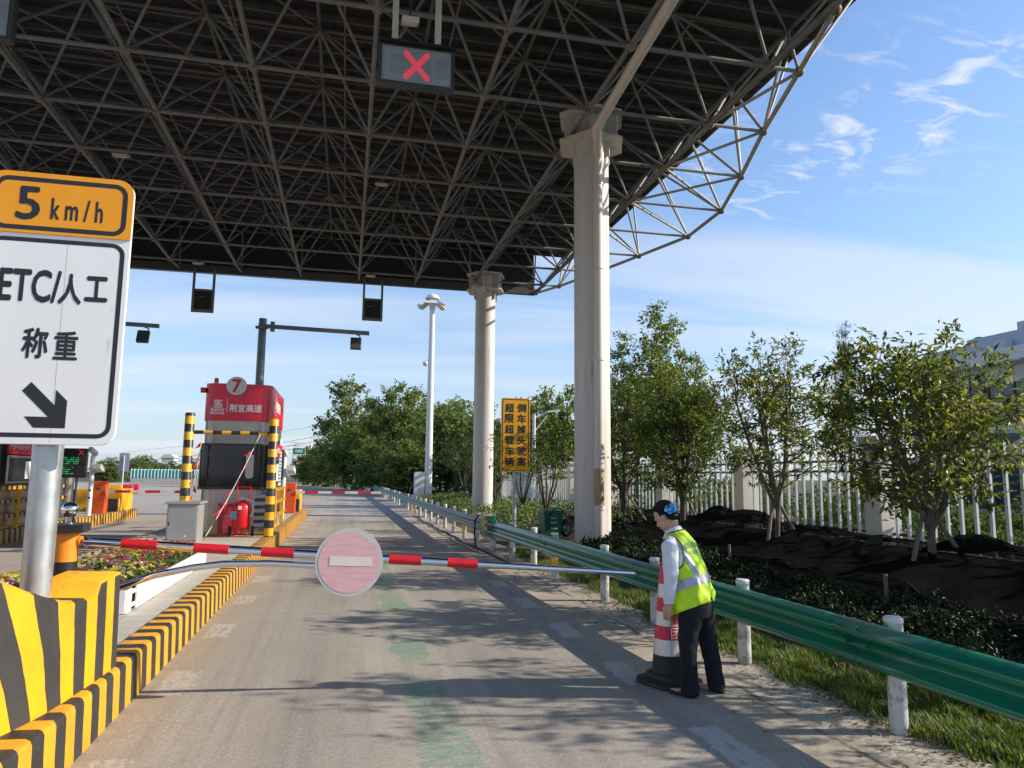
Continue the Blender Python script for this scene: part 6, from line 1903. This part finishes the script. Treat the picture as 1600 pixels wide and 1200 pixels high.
    pylon(502, 700, 692, 'smaller pylon right of the thin white pole', 4.0)
    pylon(514, 800, 694, 'smallest pylon just above the bushes', 4.5)
    k = 0
    for (a, c, lab) in (((190, 722), (560, 668), 'upper power line rising to the right across the horizon'), ((190, 728), (560, 676), 'lower power line rising to the right across the horizon'), ((190, 707), (620, 640), 'faint high power line above the others')):
        A = at(a[0], a[1], 420); C2 = at(c[0], c[1], 420)
        b = MB(); pts = [A.lerp(C2, i / 24) - Vector((0, 0, 7.0 * 4 * (i / 24) * (1 - i / 24) * .35)) for i in range(25)]
        b.path(pts, .13 if k < 2 else .07, 4)
        tag(b.build('power_line', mat('line_grey', (.22, .25, .30), .7)), lab, 'power line'); k += 1
    # low buildings far left
    for u, Y, w, h, lab in ((238, 210, 3.2, 3.6, 'low cream house peeping above the teal wall'), (260, 260, 1.9, 7.0, 'small grey block on the horizon right of the cream house'), (272, 230, 4.5, 3.0, 'low pale house at the right end of the teal wall')):
        p = at(u, 745, Y)
        t = thing('distant_house', lab, 'house', (p.x, Y, 0))
        b = MB(); b.box(p.x - w, p.x + w, Y, Y + 7, -.2, h); b.build('wall', M['wall_cream'] if h < 6 else M['building_grey'], t)
        b = MB(); b.prism_y([(p.x - w - .4, h), (p.x + w + .4, h), (p.x + w * .5, h + 1.2), (p.x - w * .5, h + 1.2)], Y - .3, Y + 7.3); b.build('roof', M['mesh_grey'], t)
        b = MB()
        for q in (-.5, .5): b.box(p.x + q * w - .6, p.x + q * w + .6, Y - .05, Y - .001, h * .35, h * .75)
        b.build('windows', M['window_blue'], t)


road_trees()
far_trees()
hedge_and_grass()
build_fence()
build_net()
build_roadside()
build_building()
build_far()


# ---------------------------------------------------------------- the worker and the cone
PB = Vector((2.9, 5.72, 0)); PR = Vector((0.894, -0.447, 0)); PF = Vector((0.447, 0.894, 0)); PZ = Vector((0, 0, 1))


def LW(r, f, z): return PB + PR * r + PF * f + PZ * z


FACE = (PR * -0.907 + PF * 0.429).normalized(); LEFT = (PR * -0.429 + PF * -0.907).normalized()


def build_cone():
    ax, ay = 2.80, 6.04
    t = thing('traffic_cone', 'tall red and white banded traffic cone on a black rubber base beside the worker', 'traffic cone', (ax, ay, 0))
    def rad(z): return 0.150 - (0.150 - 0.062) * (z - 0.07) / 0.93
    b = MB()
    R0 = 0.245
    def octo(s, z, c=0.62):
        a = math.radians(22)
        pts = []
        for (x, y) in ((1, c), (c, 1), (-c, 1), (-1, c), (-1, -c), (-c, -1), (c, -1), (1, -c)):
            pts.append(Vector((ax + s * (x * math.cos(a) - y * math.sin(a)), ay + s * (x * math.sin(a) + y * math.cos(a)), z)))
        return pts
    b.rings([octo(R0 * .98, 0.0), octo(R0, 0.012), octo(R0 * .985, 0.035), octo(R0 * .72, 0.055), octo(R0 * .68, 0.085), octo(R0 * .62, 0.095)])
    b.build('base', M['rubber'], t, smooth=30)
    refl = mat('silver_sheeting', (0.66, 0.66, 0.64), 0.35, 0.25, var=0.12, vs=90)
    red = mat('cone_red', (0.66, 0.012, 0.06), 0.4, var=0.08)
    bands = [(0.07, 0.245, 'black_band', M['rubber']), (0.246, 0.375, 'silver_band', refl), (0.376, 0.488, 'red_band', red), (0.489, 0.605, 'white_band', refl), (0.606, 0.722, 'red_band', red), (0.723, 0.838, 'white_band', refl), (0.839, 1.0, 'red_band', red)]
    parts = []
    for z0, z1, nm, m in bands:
        b = MB(); e = 0.002 if nm != 'black_band' else 0
        n = 6; b.lathe([(rad(z0 + (z1 - z0) * i / n) + e, z0 + (z1 - z0) * i / n) for i in range(n + 1)], (ax, ay, 0), 40)
        parts.append(b.build(nm, m, t, smooth=40))
    b = MB(); b.lathe([(0.062, 1.0), (0.05, 1.012), (0.02, 1.015)], (ax, ay, 0), 24); b.build('tip', M['rubber'], t, smooth=40)

    def wrap(mb, ch, zc, h, th0):
        vs, fs = fine_glyphs(ch); lo, hi = vs.min(0), vs.max(0); c = (lo + hi) / 2; s = h / (hi[1] - lo[1])
        out = []
        for p in vs:
            z = zc + (p[1] - c[1]) * s; r = rad(z) + 0.0045
            a = th0 + (p[0] - c[0]) * s / r
            out.append((ax + r * math.cos(a), ay + r * math.sin(a), z))
        mb.add(out, fs)
    th = math.radians(-84)
    crim = mat('cone_letter_red', (0.60, 0.02, 0.05), 0.5); wht = M['letter_white']
    for ch, zc, k, m in (('蜀', 0.772, 5, crim), ('道', 0.664, 4, wht), ('集', 0.547, 3, crim), ('团', 0.432, 2, wht)):
        b = MB(); wrap(b, ch, zc, 0.090, th); b.build('lettering', m, parts[k])


def fine_glyphs(s):
    vs, fs = text_verts(s)
    bm = bmesh.new()
    q = [bm.verts.new((p[0], p[1], 0)) for p in vs]
    for f in fs:
        try: bm.faces.new([q[i] for i in f])
        except ValueError: pass
    bmesh.ops.triangulate(bm, faces=bm.faces)
    for _ in range(4):
        e = [e for e in bm.edges if e.calc_length() > 0.13]
        if not e: break
        bmesh.ops.subdivide_edges(bm, edges=e, cuts=1)
        bmesh.ops.triangulate(bm, faces=bm.faces)
    bm.verts.index_update()
    out = np.array([v.co[:2] for v in bm.verts]), [tuple(v.index for v in f.verts) for f in bm.faces]
    bm.free()
    return out


def remeshed(mb, name, m, parent, voxel, smooth_it=2, disp=None):
    me = bpy.data.meshes.new(name); me.from_pydata(mb.v, [], mb.f)
    o = bpy.data.objects.new(name, me); COL.objects.link(o)
    r = o.modifiers.new('r', 'REMESH'); r.mode = 'VOXEL'; r.voxel_size = voxel; r.use_smooth_shade = True
    s = o.modifiers.new('s', 'SMOOTH'); s.iterations = smooth_it; s.factor = 0.5
    if disp:
        tx = bpy.data.textures.new(name, 'CLOUDS'); tx.noise_scale = disp[0]; tx.noise_depth = 2
        d = o.modifiers.new('d', 'DISPLACE'); d.texture = tx; d.strength = disp[1]; d.mid_level = 0.5; d.texture_coords = 'GLOBAL'
    bpy.context.view_layer.update()
    nm = bpy.data.meshes.new_from_object(o.evaluated_get(bpy.context.evaluated_depsgraph_get()))
    nm.name = name
    bpy.data.objects.remove(o); bpy.data.meshes.remove(me)
    nm.materials.clear(); nm.materials.append(m)
    nm.polygons.foreach_set('use_smooth', [True] * len(nm.polygons))
    return link(name, nm, parent)


def ellipsoid(mb, c, axes, radii, n=20):
    k = n // 2; vs = []
    for i in range(k + 1):
        ph = math.pi * i / k
        for j in range(n):
            a = 2 * math.pi * j / n
            s = max(1e-3, math.sin(ph))
            vs.append(c + axes[0] * (radii[0] * s * math.cos(a)) + axes[1] * (radii[1] * s * math.sin(a)) + axes[2] * (-radii[2] * math.cos(ph)))
    fs = []
    for i in range(k):
        for j in range(n):
            j2 = (j + 1) % n
            fs.append((i * n + j, i * n + j2, (i + 1) * n + j2, (i + 1) * n + j))
    fs.append(tuple(range(n - 1, -1, -1))); fs.append(tuple(k * n + j for j in range(n)))
    mb.add(vs, fs)


def hand(mb, wrist, d, thumb, curl, sc=1.0):
    """palm, four bent fingers of different length and a thumb; d = towards the fingertips, thumb = towards the thumb side"""
    d = d.normalized(); th = (thumb - d * thumb.dot(d)).normalized(); pn = d.cross(th).normalized()   # pn: palm normal
    kn = wrist + d * 0.088 * sc
    for off in (-0.028, -0.010, 0.010, 0.028):
        mb.path([wrist + th * off * .75, wrist + d * .045 * sc + th * off, kn + th * off], [0.0135 * sc, 0.0145 * sc, 0.0105 * sc], 8)
    for i, (off, ln) in enumerate(((0.029, .070), (0.010, .078), (-0.010, .072), (-0.028, .056))):
        p = kn + th * off * sc; a = 0.15 + .05 * i; pts = [p]; rs = [0.0088]
        for s, q in ((.45, curl * .5), (.30, curl), (.25, curl * .8)):
            a += q
            p = p + (d * math.cos(a) + pn * math.sin(a)) * ln * s * sc; pts.append(p); rs.append(0.0082 - .0009 * len(rs))
        mb.path(pts, [r * sc for r in rs], 8)
    p = wrist + d * .022 * sc + th * .026 * sc
    q1 = p + (th * .65 + d * .75 + pn * .25).normalized() * .036 * sc; q2 = q1 + (d * .9 + th * .1 + pn * .35).normalized() * .028 * sc; q3 = q2 + (d * .9 - th * .1 + pn * .45).normalized() * .022 * sc
    mb.path([p, q1, q2, q3], [.0135 * sc, .0105 * sc, .0092 * sc, .007 * sc], 8)


VEST = [(-.018, .674, .200, .182, 24), (-.030, .76, .198, .178, 22), (-.055, .88, .186, .166, 20), (-.080, .99, .176, .154, 20), (-.103, 1.08, .170, .143, 20), (-.121, 1.155, .168, .128, 20), (-.134, 1.215, .155, .110, 20), (-.145, 1.258, .125, .090, 20), (-.156, 1.292, .082, .072, 20)]


def vest_ring(t):
    t = min(max(t, 0), len(VEST) - 1.0001); i = int(t); f = t - i
    return [a * (1 - f) + b * f for a, b in zip(VEST[i], VEST[i + 1])]


def vest_pt(t, th, off=0.0):
    cr, z, a, b, tl = vest_ring(t)
    s = -cr / .907
    c = PB + FACE * s + PZ * z
    B = FACE * math.cos(math.radians(tl)) - PZ * math.sin(math.radians(tl))
    k = max(0.0, 1 - t / 5)
    w = .010 * k * math.sin(5 * th + 1.3 * t) + .007 * k * math.sin(9 * th - 2.2 * t + 1) + .004 * math.sin(13 * th + 4 * t)
    cs, sn = math.cos(th), math.sin(th)
    e = .88
    cs2, sn2 = math.copysign(abs(cs) ** e, cs), math.copysign(abs(sn) ** e, sn)
    return c + B * ((b + w + off) * cs2) + LEFT * ((a + w + off) * sn2)


def build_person():
    t = thing('person', 'person in white shirt, dark trousers and hi-vis vest bending over the traffic cone', 'person', LW(0, 0, 0))
    skin = mat('skin', (0.52, 0.30, 0.21), 0.5, var=0.06, vs=12)
    shirt = mat('shirt_white', (0.68, 0.70, 0.76), 0.75, var=0.04, vs=10, bump=0.35, bscale=22)
    navy = mat('trousers_navy', (0.006, 0.007, 0.012), 0.9, var=0.2, vs=8, bump=0.35, bscale=26)
    hairm = mat('black_hair', (0.009, 0.008, 0.008), 0.5, var=0.3, vs=30, stretch=(1, 1, .3), bump=0.2, bscale=150)
    hairm.node_tree.nodes['Principled BSDF'].inputs['Specular IOR Level'].default_value = 0.22
    vestm = mat('hi_vis_vest', (0.56, 0.86, 0.012), 0.6, var=0.07, vs=7, bump=0.35, bscale=16)
    refl = mat('reflective_tape', (0.40, 0.42, 0.46), 0.4, 0.2, var=0.08, vs=30)
    shoe = mat('shoe_black', (0.016, 0.015, 0.015), 0.3, var=0.2)
    h = (FACE * math.cos(math.radians(35)) - PZ * math.sin(math.radians(35))).normalized()
    u = (FACE * math.sin(math.radians(35)) + PZ * math.cos(math.radians(35))).normalized()
    s = LEFT
    HC = LW(-.236, .105, 1.425)
    # --- body
    b = MB()
    ellipsoid(b, HC + u * .022 - h * .005, (h, s, u), (.096, .074, .098))
    ellipsoid(b, HC + h * .030 - u * .048, (h, s, u), (.062, .056, .072))
    ellipsoid(b, HC + h * .066 - u * .098, (h, s, u), (.024, .026, .022))
    ellipsoid(b, HC + h * .090 - u * .060, (h, s, u), (.013, .022, .016))
    ellipsoid(b, HC + h * .088 + u * .022, (h, s, u), (.012, .050, .016))
    b.path([HC + h * .086 + u * .012, HC + h * .100 - u * .012, HC + h * .113 - u * .030, HC + h * .095 - u * .040], [.008, .011, .0135, .008], 8)
    for k in (1, -1):
        ellipsoid(b, HC + s * (.077 * k) - h * .010 - u * .014, (h, s, u), (.016, .009, .026), 14)
        ellipsoid(b, HC + s * (.036 * k) + h * .070 - u * .030, (h, s, u), (.020, .020, .026), 14)
    nb = LW(-.160, .075, 1.25)
    b.path([nb, LW(-.172, .08, 1.30), HC - u * .06 - h * .028], [.058, .050, .052], 14)
    rings = []
    for q in (0.2, 1, 2, 3, 4, 5, 6, 7, 8):
        rings.append([vest_pt(q, 2 * math.pi * j / 24, -.028) for j in range(24)])
    b.rings(rings)
    LS, LE, LH = LW(-.200, -.100, 1.175), LW(-.190, -.168, .955), LW(-.215, -.150, .722)
    RS, RE, RH = LW(-.046, .225, 1.175), LW(-.115, .315, 1.0), LW(-.215, .235, 1.075)
    b.path([vest_pt(5.6, math.pi / 2, -.06), LS, LS.lerp(LE, .5), LE, LE.lerp(LH, .5), LH], [.055, .052, .045, .038, .034, .026], 12)
    b.path([vest_pt(5.6, -math.pi / 2, -.06), RS, RS.lerp(RE, .5), RE, RE.lerp(RH, .5), RH], [.055, .052, .045, .038, .034, .026], 12)
    hand(b, LH, (LW(-.235, -.135, .60) - LH), FACE, .30)
    ct = Vector((2.80, 6.04, 1.0))
    hand(b, RH, (ct + FACE * -.0 - PR * .035 + PZ * -.02 - RH), (LEFT * .3 + PZ * .2 + FACE * -.2), .55)
    LL = [(-.035, -.075, .74, .085), (-.05, -.095, .58, .078), (-.065, -.115, .42, .055), (-.06, -.135, .24, .048), (-.055, -.145, .08, .036)]
    RL = [(.045, .075, .74, .085), (.07, .07, .58, .078), (.097, .06, .40, .055), (.13, .05, .22, .048), (.165, .04, .09, .036)]
    for pts in (LL, RL):
        b.path([LW(*p[:3]) for p in pts], [p[3] for p in pts], 12)
        e = pts[-1]; a = LW(e[0], e[1], .045)
        b.path([LW(*e[:3]), a, a + FACE * .07 - PZ * .015, a + FACE * .15 - PZ * .022], [.036, .036, .032, .022], 10)
    remeshed(b, 'body', skin, t, 0.0055, 2)
    # --- eyes, brows, mouth
    b = MB()
    for k in (1, -1):
        c = HC + s * (.033 * k) + h * .083 - u * .004
        ellipsoid(b, c, (h, s, u), (.004, .010, .003), 10)
    b.build('eye', hairm, t)
    b = MB()
    for k in (1, -1):
        b.path([HC + s * (.018 * k) + h * .099 + u * .021, HC + s * (.036 * k) + h * .095 + u * .026, HC + s * (.052 * k) + h * .084 + u * .020], [.003, .0035, .002], 6)
    b.build('eyebrow', hairm, t)
    b = MB(); ellipsoid(b, HC + h * .1005 - u * .062, (h, s, u), (.004, .019, .006), 12); b.build('mouth', mat('lips', (.45, .14, .12), .5), t)
    # --- hair: cap swept back into a low bun
    b = MB(); n = 36; k = 22; vs = []; 
    for i in range(k + 1):
        ph = math.pi * i / k
        for j in range(n):
            a = 2 * math.pi * j / n
            d = (math.sin(ph) * math.cos(a), math.sin(ph) * math.sin(a), -math.cos(ph))
            rr = 1.0 + .004 * math.sin(23 * a + 3 * ph)
            p = [(-.010 + .108 * d[0] * rr), (.087 * d[1] * rr), (.026 + .108 * d[2] * rr)]
            # keep the face and the nape free
            face = max(0, p[0] - .022) * (1 if p[2] < .082 else 0)
            if face > 0: p[0] = .022 + face * .2; p[1] *= .80; p[2] = p[2] * .9 
            if p[2] < .010 and p[0] > -.030: p[0] *= .7; p[1] *= .72
            if p[2] < -.045 and p[0] > -.09: p[0] = p[0] * .55 - .01; p[1] *= .55; p[2] = max(p[2], -.07)
            vs.append(HC + h * p[0] + s * p[1] + u * p[2])
    fs = []
    for i in range(k):
        for j in range(n):
            j2 = (j + 1) % n
            fs.append((i * n + j, i * n + j2, (i + 1) * n + j2, (i + 1) * n + j))
    b.add(vs, fs)
    ellipsoid(b, HC - h * .088 + u * .002, (h, s, u), (.044, .056, .052), 20)
    ellipsoid(b, HC - h * .060 - u * .040, (h, s, u), (.045, .050, .035), 18)
    for j in range(0):
        q = (j - 4) / 4
        b.path([HC + h * .055 + u * .090 + s * .05 * q, HC + h * .088 + u * .062 + s * .056 * q, HC + h * .099 + u * (.034 - .012 * (j % 3)) + s * .060 * q], [.010, .006, .0015], 6)
    for kk in ():
        b.path([HC + h * .055 + u * .05 + s * .068 * kk, HC + h * .060 + s * .074 * kk, HC + h * .058 - u * .05 + s * .07 * kk, HC + h * .066 - u * .085 + s * .062 * kk], [.012, .007, .004, .0015], 6)
    rs = random.Random(12)
    hl = [(.64, 0, .77), (.54, .55, .62), (.36, .80, .36), (.12, .97, .16), (-.25, .92, -.20), (-.52, .62, -.60), (-.70, 0, -.72)]
    for q in range(420):
        f = rs.uniform(0, len(hl) - 1.001); i = int(f); f -= i; sg = rs.choice((-1, 1))
        d0 = Vector([hl[i][k2] * (1 - f) + hl[i + 1][k2] * f for k2 in range(3)]); d0.y *= sg; d0.normalize()
        d1 = Vector((-.93, rs.uniform(-.25, .25), .22 + rs.uniform(-.25, .25))).normalized()
        mid = (d0 + d1 + Vector((0, 0, .35))).normalized() if d0.x > 0 else (d0 + d1).normalized()
        k3 = rs.uniform(1.0, 1.035); pts = []
        for g in range(9):
            w = g / 8; d = (d0 * (1 - w) ** 2 + mid * 2 * w * (1 - w) + d1 * w * w).normalized()
            e = k3 + .02 * math.sin(w * 6 + q)
            pts.append(HC + h * (-.010 + .108 * d.x * e) + s * (.087 * d.y * e) + u * (.026 + .108 * d.z * e))
        b.path(pts, [.0012, .0035, .0042, .0042, .0042, .004, .004, .0035, .002], 4, caps=False)
    hair = b.build('hair', hairm, t, smooth=70)
    # --- bow
    blue = mat('bow_blue', (0.03, 0.30, 0.74), 0.45, var=0.12, vs=20); pale = mat('bow_pale', (0.36, 0.46, 0.68), 0.5, var=0.1)
    bc = HC + PR * .044 + PZ * .064 - PF * .090
    b = MB()
    v1 = (PR * .93 + PZ * .30 - PF * .1).normalized(); v2 = (PZ * .95 - PR * .3 + PF * .25).normalized(); v3 = v1.cross(v2)
    if v3.dot(PF) > 0: v3 = -v3
    for sg, sp, ln in ((.7, .75, .056), (-.9, .35, .050), (1, -.35, .048), (-.75, -.65, .040), (1, .2, .050)):
        dd = (v1 * sg + v2 * sp).normalized(); w = dd.cross(v3)
        b.add([bc, bc + dd * ln * .6 + w * .030 + v3 * .02, bc + dd * ln + w * .012 + v3 * .006, bc + dd * ln - w * .016 + v3 * .014, bc + dd * ln * .6 - w * .030 + v3 * .004], [(0, 1, 2), (0, 2, 3), (0, 3, 4)])
    bw = b.build('hair_bow', blue, t); bw.modifiers.new('s', 'SOLIDIFY').thickness = 0.006
    b = MB(); ellipsoid(b, bc, (v1, v2, v3), (.013, .011, .013), 10); b.add([bc + v3 * .012, bc - v1 * .045 + v2 * .012 + v3 * .02, bc - v1 * .052 - v2 * .012 + v3 * .018], [(0, 1, 2)]); b.build('bow_knot', pale, bw)
    # --- trousers
    b = MB()
    B = FACE; rings = []
    for z, a, bb, sh in ((.84, .155, .115, -.02), (.76, .178, .135, .0), (.68, .180, .140, .004), (.61, .165, .130, .01)):
        c = LW(sh, 0, z); rings.append([c + B * (bb * math.cos(w)) + LEFT * (a * math.sin(w)) for w in [2 * math.pi * j / 24 for j in range(24)]])
    b.rings(rings)
    TL = [(-.030, -.072, .70, .106), (-.046, -.085, .60, .099), (-.068, -.108, .44, .080), (-.066, -.125, .30, .071), (-.062, -.138, .16, .070), (-.057, -.145, .018, .075)]
    TR = [(.048, .072, .70, .106), (.066, .070, .60, .097), (.092, .062, .44, .079), (.112, .056, .30, .070), (.138, .048, .16, .069), (.162, .042, .03, .073)]
    for pts in (TL, TR): b.path([LW(*p[:3]) for p in pts], [p[3] for p in pts], 18)
    remeshed(b, 'trousers', navy, t, 0.011, 3, (0.09, 0.018))
    # --- shirt: sleeves, cuffs, collar
    b = MB()
    b.path([vest_pt(6.1, math.pi / 2, -.045), LS + PZ * .01, LS.lerp(LE, .35), LS.lerp(LE, .7), LE, LE.lerp(LH, .35), LE.lerp(LH, .7), LH + PZ * .035], [.060, .071, .069, .064, .061, .055, .049, .046], 16)
    b.path([vest_pt(6.1, -math.pi / 2, -.045), RS + PZ * .01, RS.lerp(RE, .5), RE, RE.lerp(RH, .5), RH.lerp(RE, .12)], [.060, .068, .060, .055, .048, .042], 16)
    remeshed(b, 'shirt', shirt, t, 0.008, 2, (0.055, 0.016))
    b = MB(); b.path([LH + PZ * .065 - PR * .0, LH + PZ * .008], [.045, .043], 20); b.build('cuff', shirt, t, smooth=40)
    b = MB(); n = 24
    def cring(z, r1, r2, o, fz): return [LW(-.166 - o, .078, z) + FACE * (r1 * math.cos(w)) + LEFT * (r2 * math.sin(w)) - PZ * (fz * (math.cos(w) * .5 + .5)) for w in [2 * math.pi * j / n for j in range(n)]]
    b.rings([cring(1.278, .088, .094, 0, .05), cring(1.312, .072, .074, .004, .05), cring(1.352, .062, .062, .008, .055), cring(1.346, .066, .066, .008, .055), cring(1.296, .098, .096, .002, .070)], caps=False)
    b.build('collar', shirt, t, smooth=60)
    # --- vest
    n = 64; rows = 44
    b = MB()
    b.rings([[vest_pt(8.0 * i / rows, 2 * math.pi * j / n) for j in range(n)] for i in range(rows + 1)], caps=False)
    v = b.build('vest', vestm, t, smooth=80); v.modifiers.new('s', 'SOLIDIFY').thickness = 0.004
    def band(t0, t1, th0, th1, nm, m, off, nn=60, rows=4):
        q = MB(); V = []
        for i in range(rows + 1):
            for j in range(nn + 1):
                f = j / nn; tt = t0 + (t1 - t0) * i / rows
                a0 = th0(tt) if callable(th0) else th0; a1 = th1(tt) if callable(th1) else th1
                V.append(vest_pt(tt, a0 + (a1 - a0) * f, off))
        F = [(i * (nn + 1) + j, i * (nn + 1) + j + 1, (i + 1) * (nn + 1) + j + 1, (i + 1) * (nn + 1) + j) for i in range(rows) for j in range(nn)]
        q.add(V, F); return q.build(nm, m, v, smooth=80)
    R_ = math.radians
    band(1.62, 2.28, 0, 2 * math.pi, 'reflective_band', refl, .005, 96)
    for sg in (1, -1):
        cen = lambda tt: R_(sg * (150 - 52 * ((tt - 2.28) / 5.4) ** 1.1))
        wd = lambda tt: .030 / (.165 if tt < 6 else .165 - .04 * (tt - 6))
        band(2.285, 7.3, lambda tt: cen(tt) - wd(tt), lambda tt: cen(tt) + wd(tt), 'reflective_band', refl, .005, 6, 30)
    # dark piping of the armhole and the neck
    pip = mat('vest_piping', (0.03, 0.05, 0.02), 0.6)
    for sg in (1, -1):
        b = MB(); pts = []
        for j in range(33):
            w = 2 * math.pi * j / 32
            tt = 5.0 + 1.9 * math.sin(w); th = R_(sg * (92 + 31 * math.cos(w) + 8))
            pts.append(vest_pt(tt, th, .006))
        b.path(pts, .0055, 6, caps=False); b.build('armhole_piping', pip, v)
        b = MB()
        cen = vest_pt(5.0, R_(sg * 100), .003)
        vs = [cen]
        for j in range(32):
            w = 2 * math.pi * j / 32
            vs.append(vest_pt(5.0 + 1.85 * math.sin(w), R_(sg * (100 + 30 * math.cos(w))), .0035))
        b.add(vs, [(0, 1 + j, 1 + (j + 1) % 32) for j in range(32)]); b.build('armhole', shirt, v)
    b = MB(); b.path([vest_pt(8, 2 * math.pi * j / 32, .004) for j in range(33)], .006, 6, caps=False); b.build('neck_piping', pip, v)
    b = MB()
    def vwrap(st, tc, hh, th0, bold):
        vs, fs = fine_glyphs(st); lo, hi = vs.min(0), vs.max(0); c = (lo + hi) / 2; sc = hh / (hi[1] - lo[1])
        out = []
        for p in vs:
            dz = (p[1] - c[1]) * sc; tt = tc + dz / .088
            out.append(vest_pt(tt, th0 + (p[0] - c[0]) * sc / .155, .0075))
        b.add(out, fs)
    vwrap('蜀道集团', 5.0, .062, R_(186), .03); vwrap('荆宜高速', 4.25, .042, R_(186), .03)
    b.build('lettering', mat('vest_letter', (0.22, 0.30, 0.30), 0.5), v)
    # --- shoes
    for e, yaw in ((TL[-1], 0.0), (TR[-1], 0.12)):
        b = MB(); hl = LW(e[0], e[1], 0) - FACE * .055
        dd = (FACE * math.cos(yaw) + LEFT * -math.sin(yaw)).normalized(); ss = PZ.cross(dd)
        rings = []
        for f, w, hh in ((0, .018, .040), (.02, .030, .052), (.06, .034, .050), (.10, .036, .040), (.15, .041, .040), (.19, .041, .037), (.225, .032, .030), (.245, .016, .020)):
            c = hl + dd * f; pts = []
            for j in range(16):
                a = 2 * math.pi * j / 16
                pts.append(c + ss * (w * math.cos(a)) + PZ * max(.003, hh * .48 + hh * .52 * math.sin(a)))
            rings.append(pts)
        b.rings(rings); sh = b.build('shoe', shoe, t, smooth=60)
        b = MB()
        for k in range(26):
            a = random.uniform(-1, 1); f = random.uniform(.165, .222)
            c = hl + dd * f + ss * (a * .028) + PZ * (.046 - .012 * a * a - (f - .165) * .12)
            b.obox(c, dd, ss, PZ, .0035, .0035, .002)
        b.build('sequins', M['letter_white'], sh)


build_cone()
build_person()
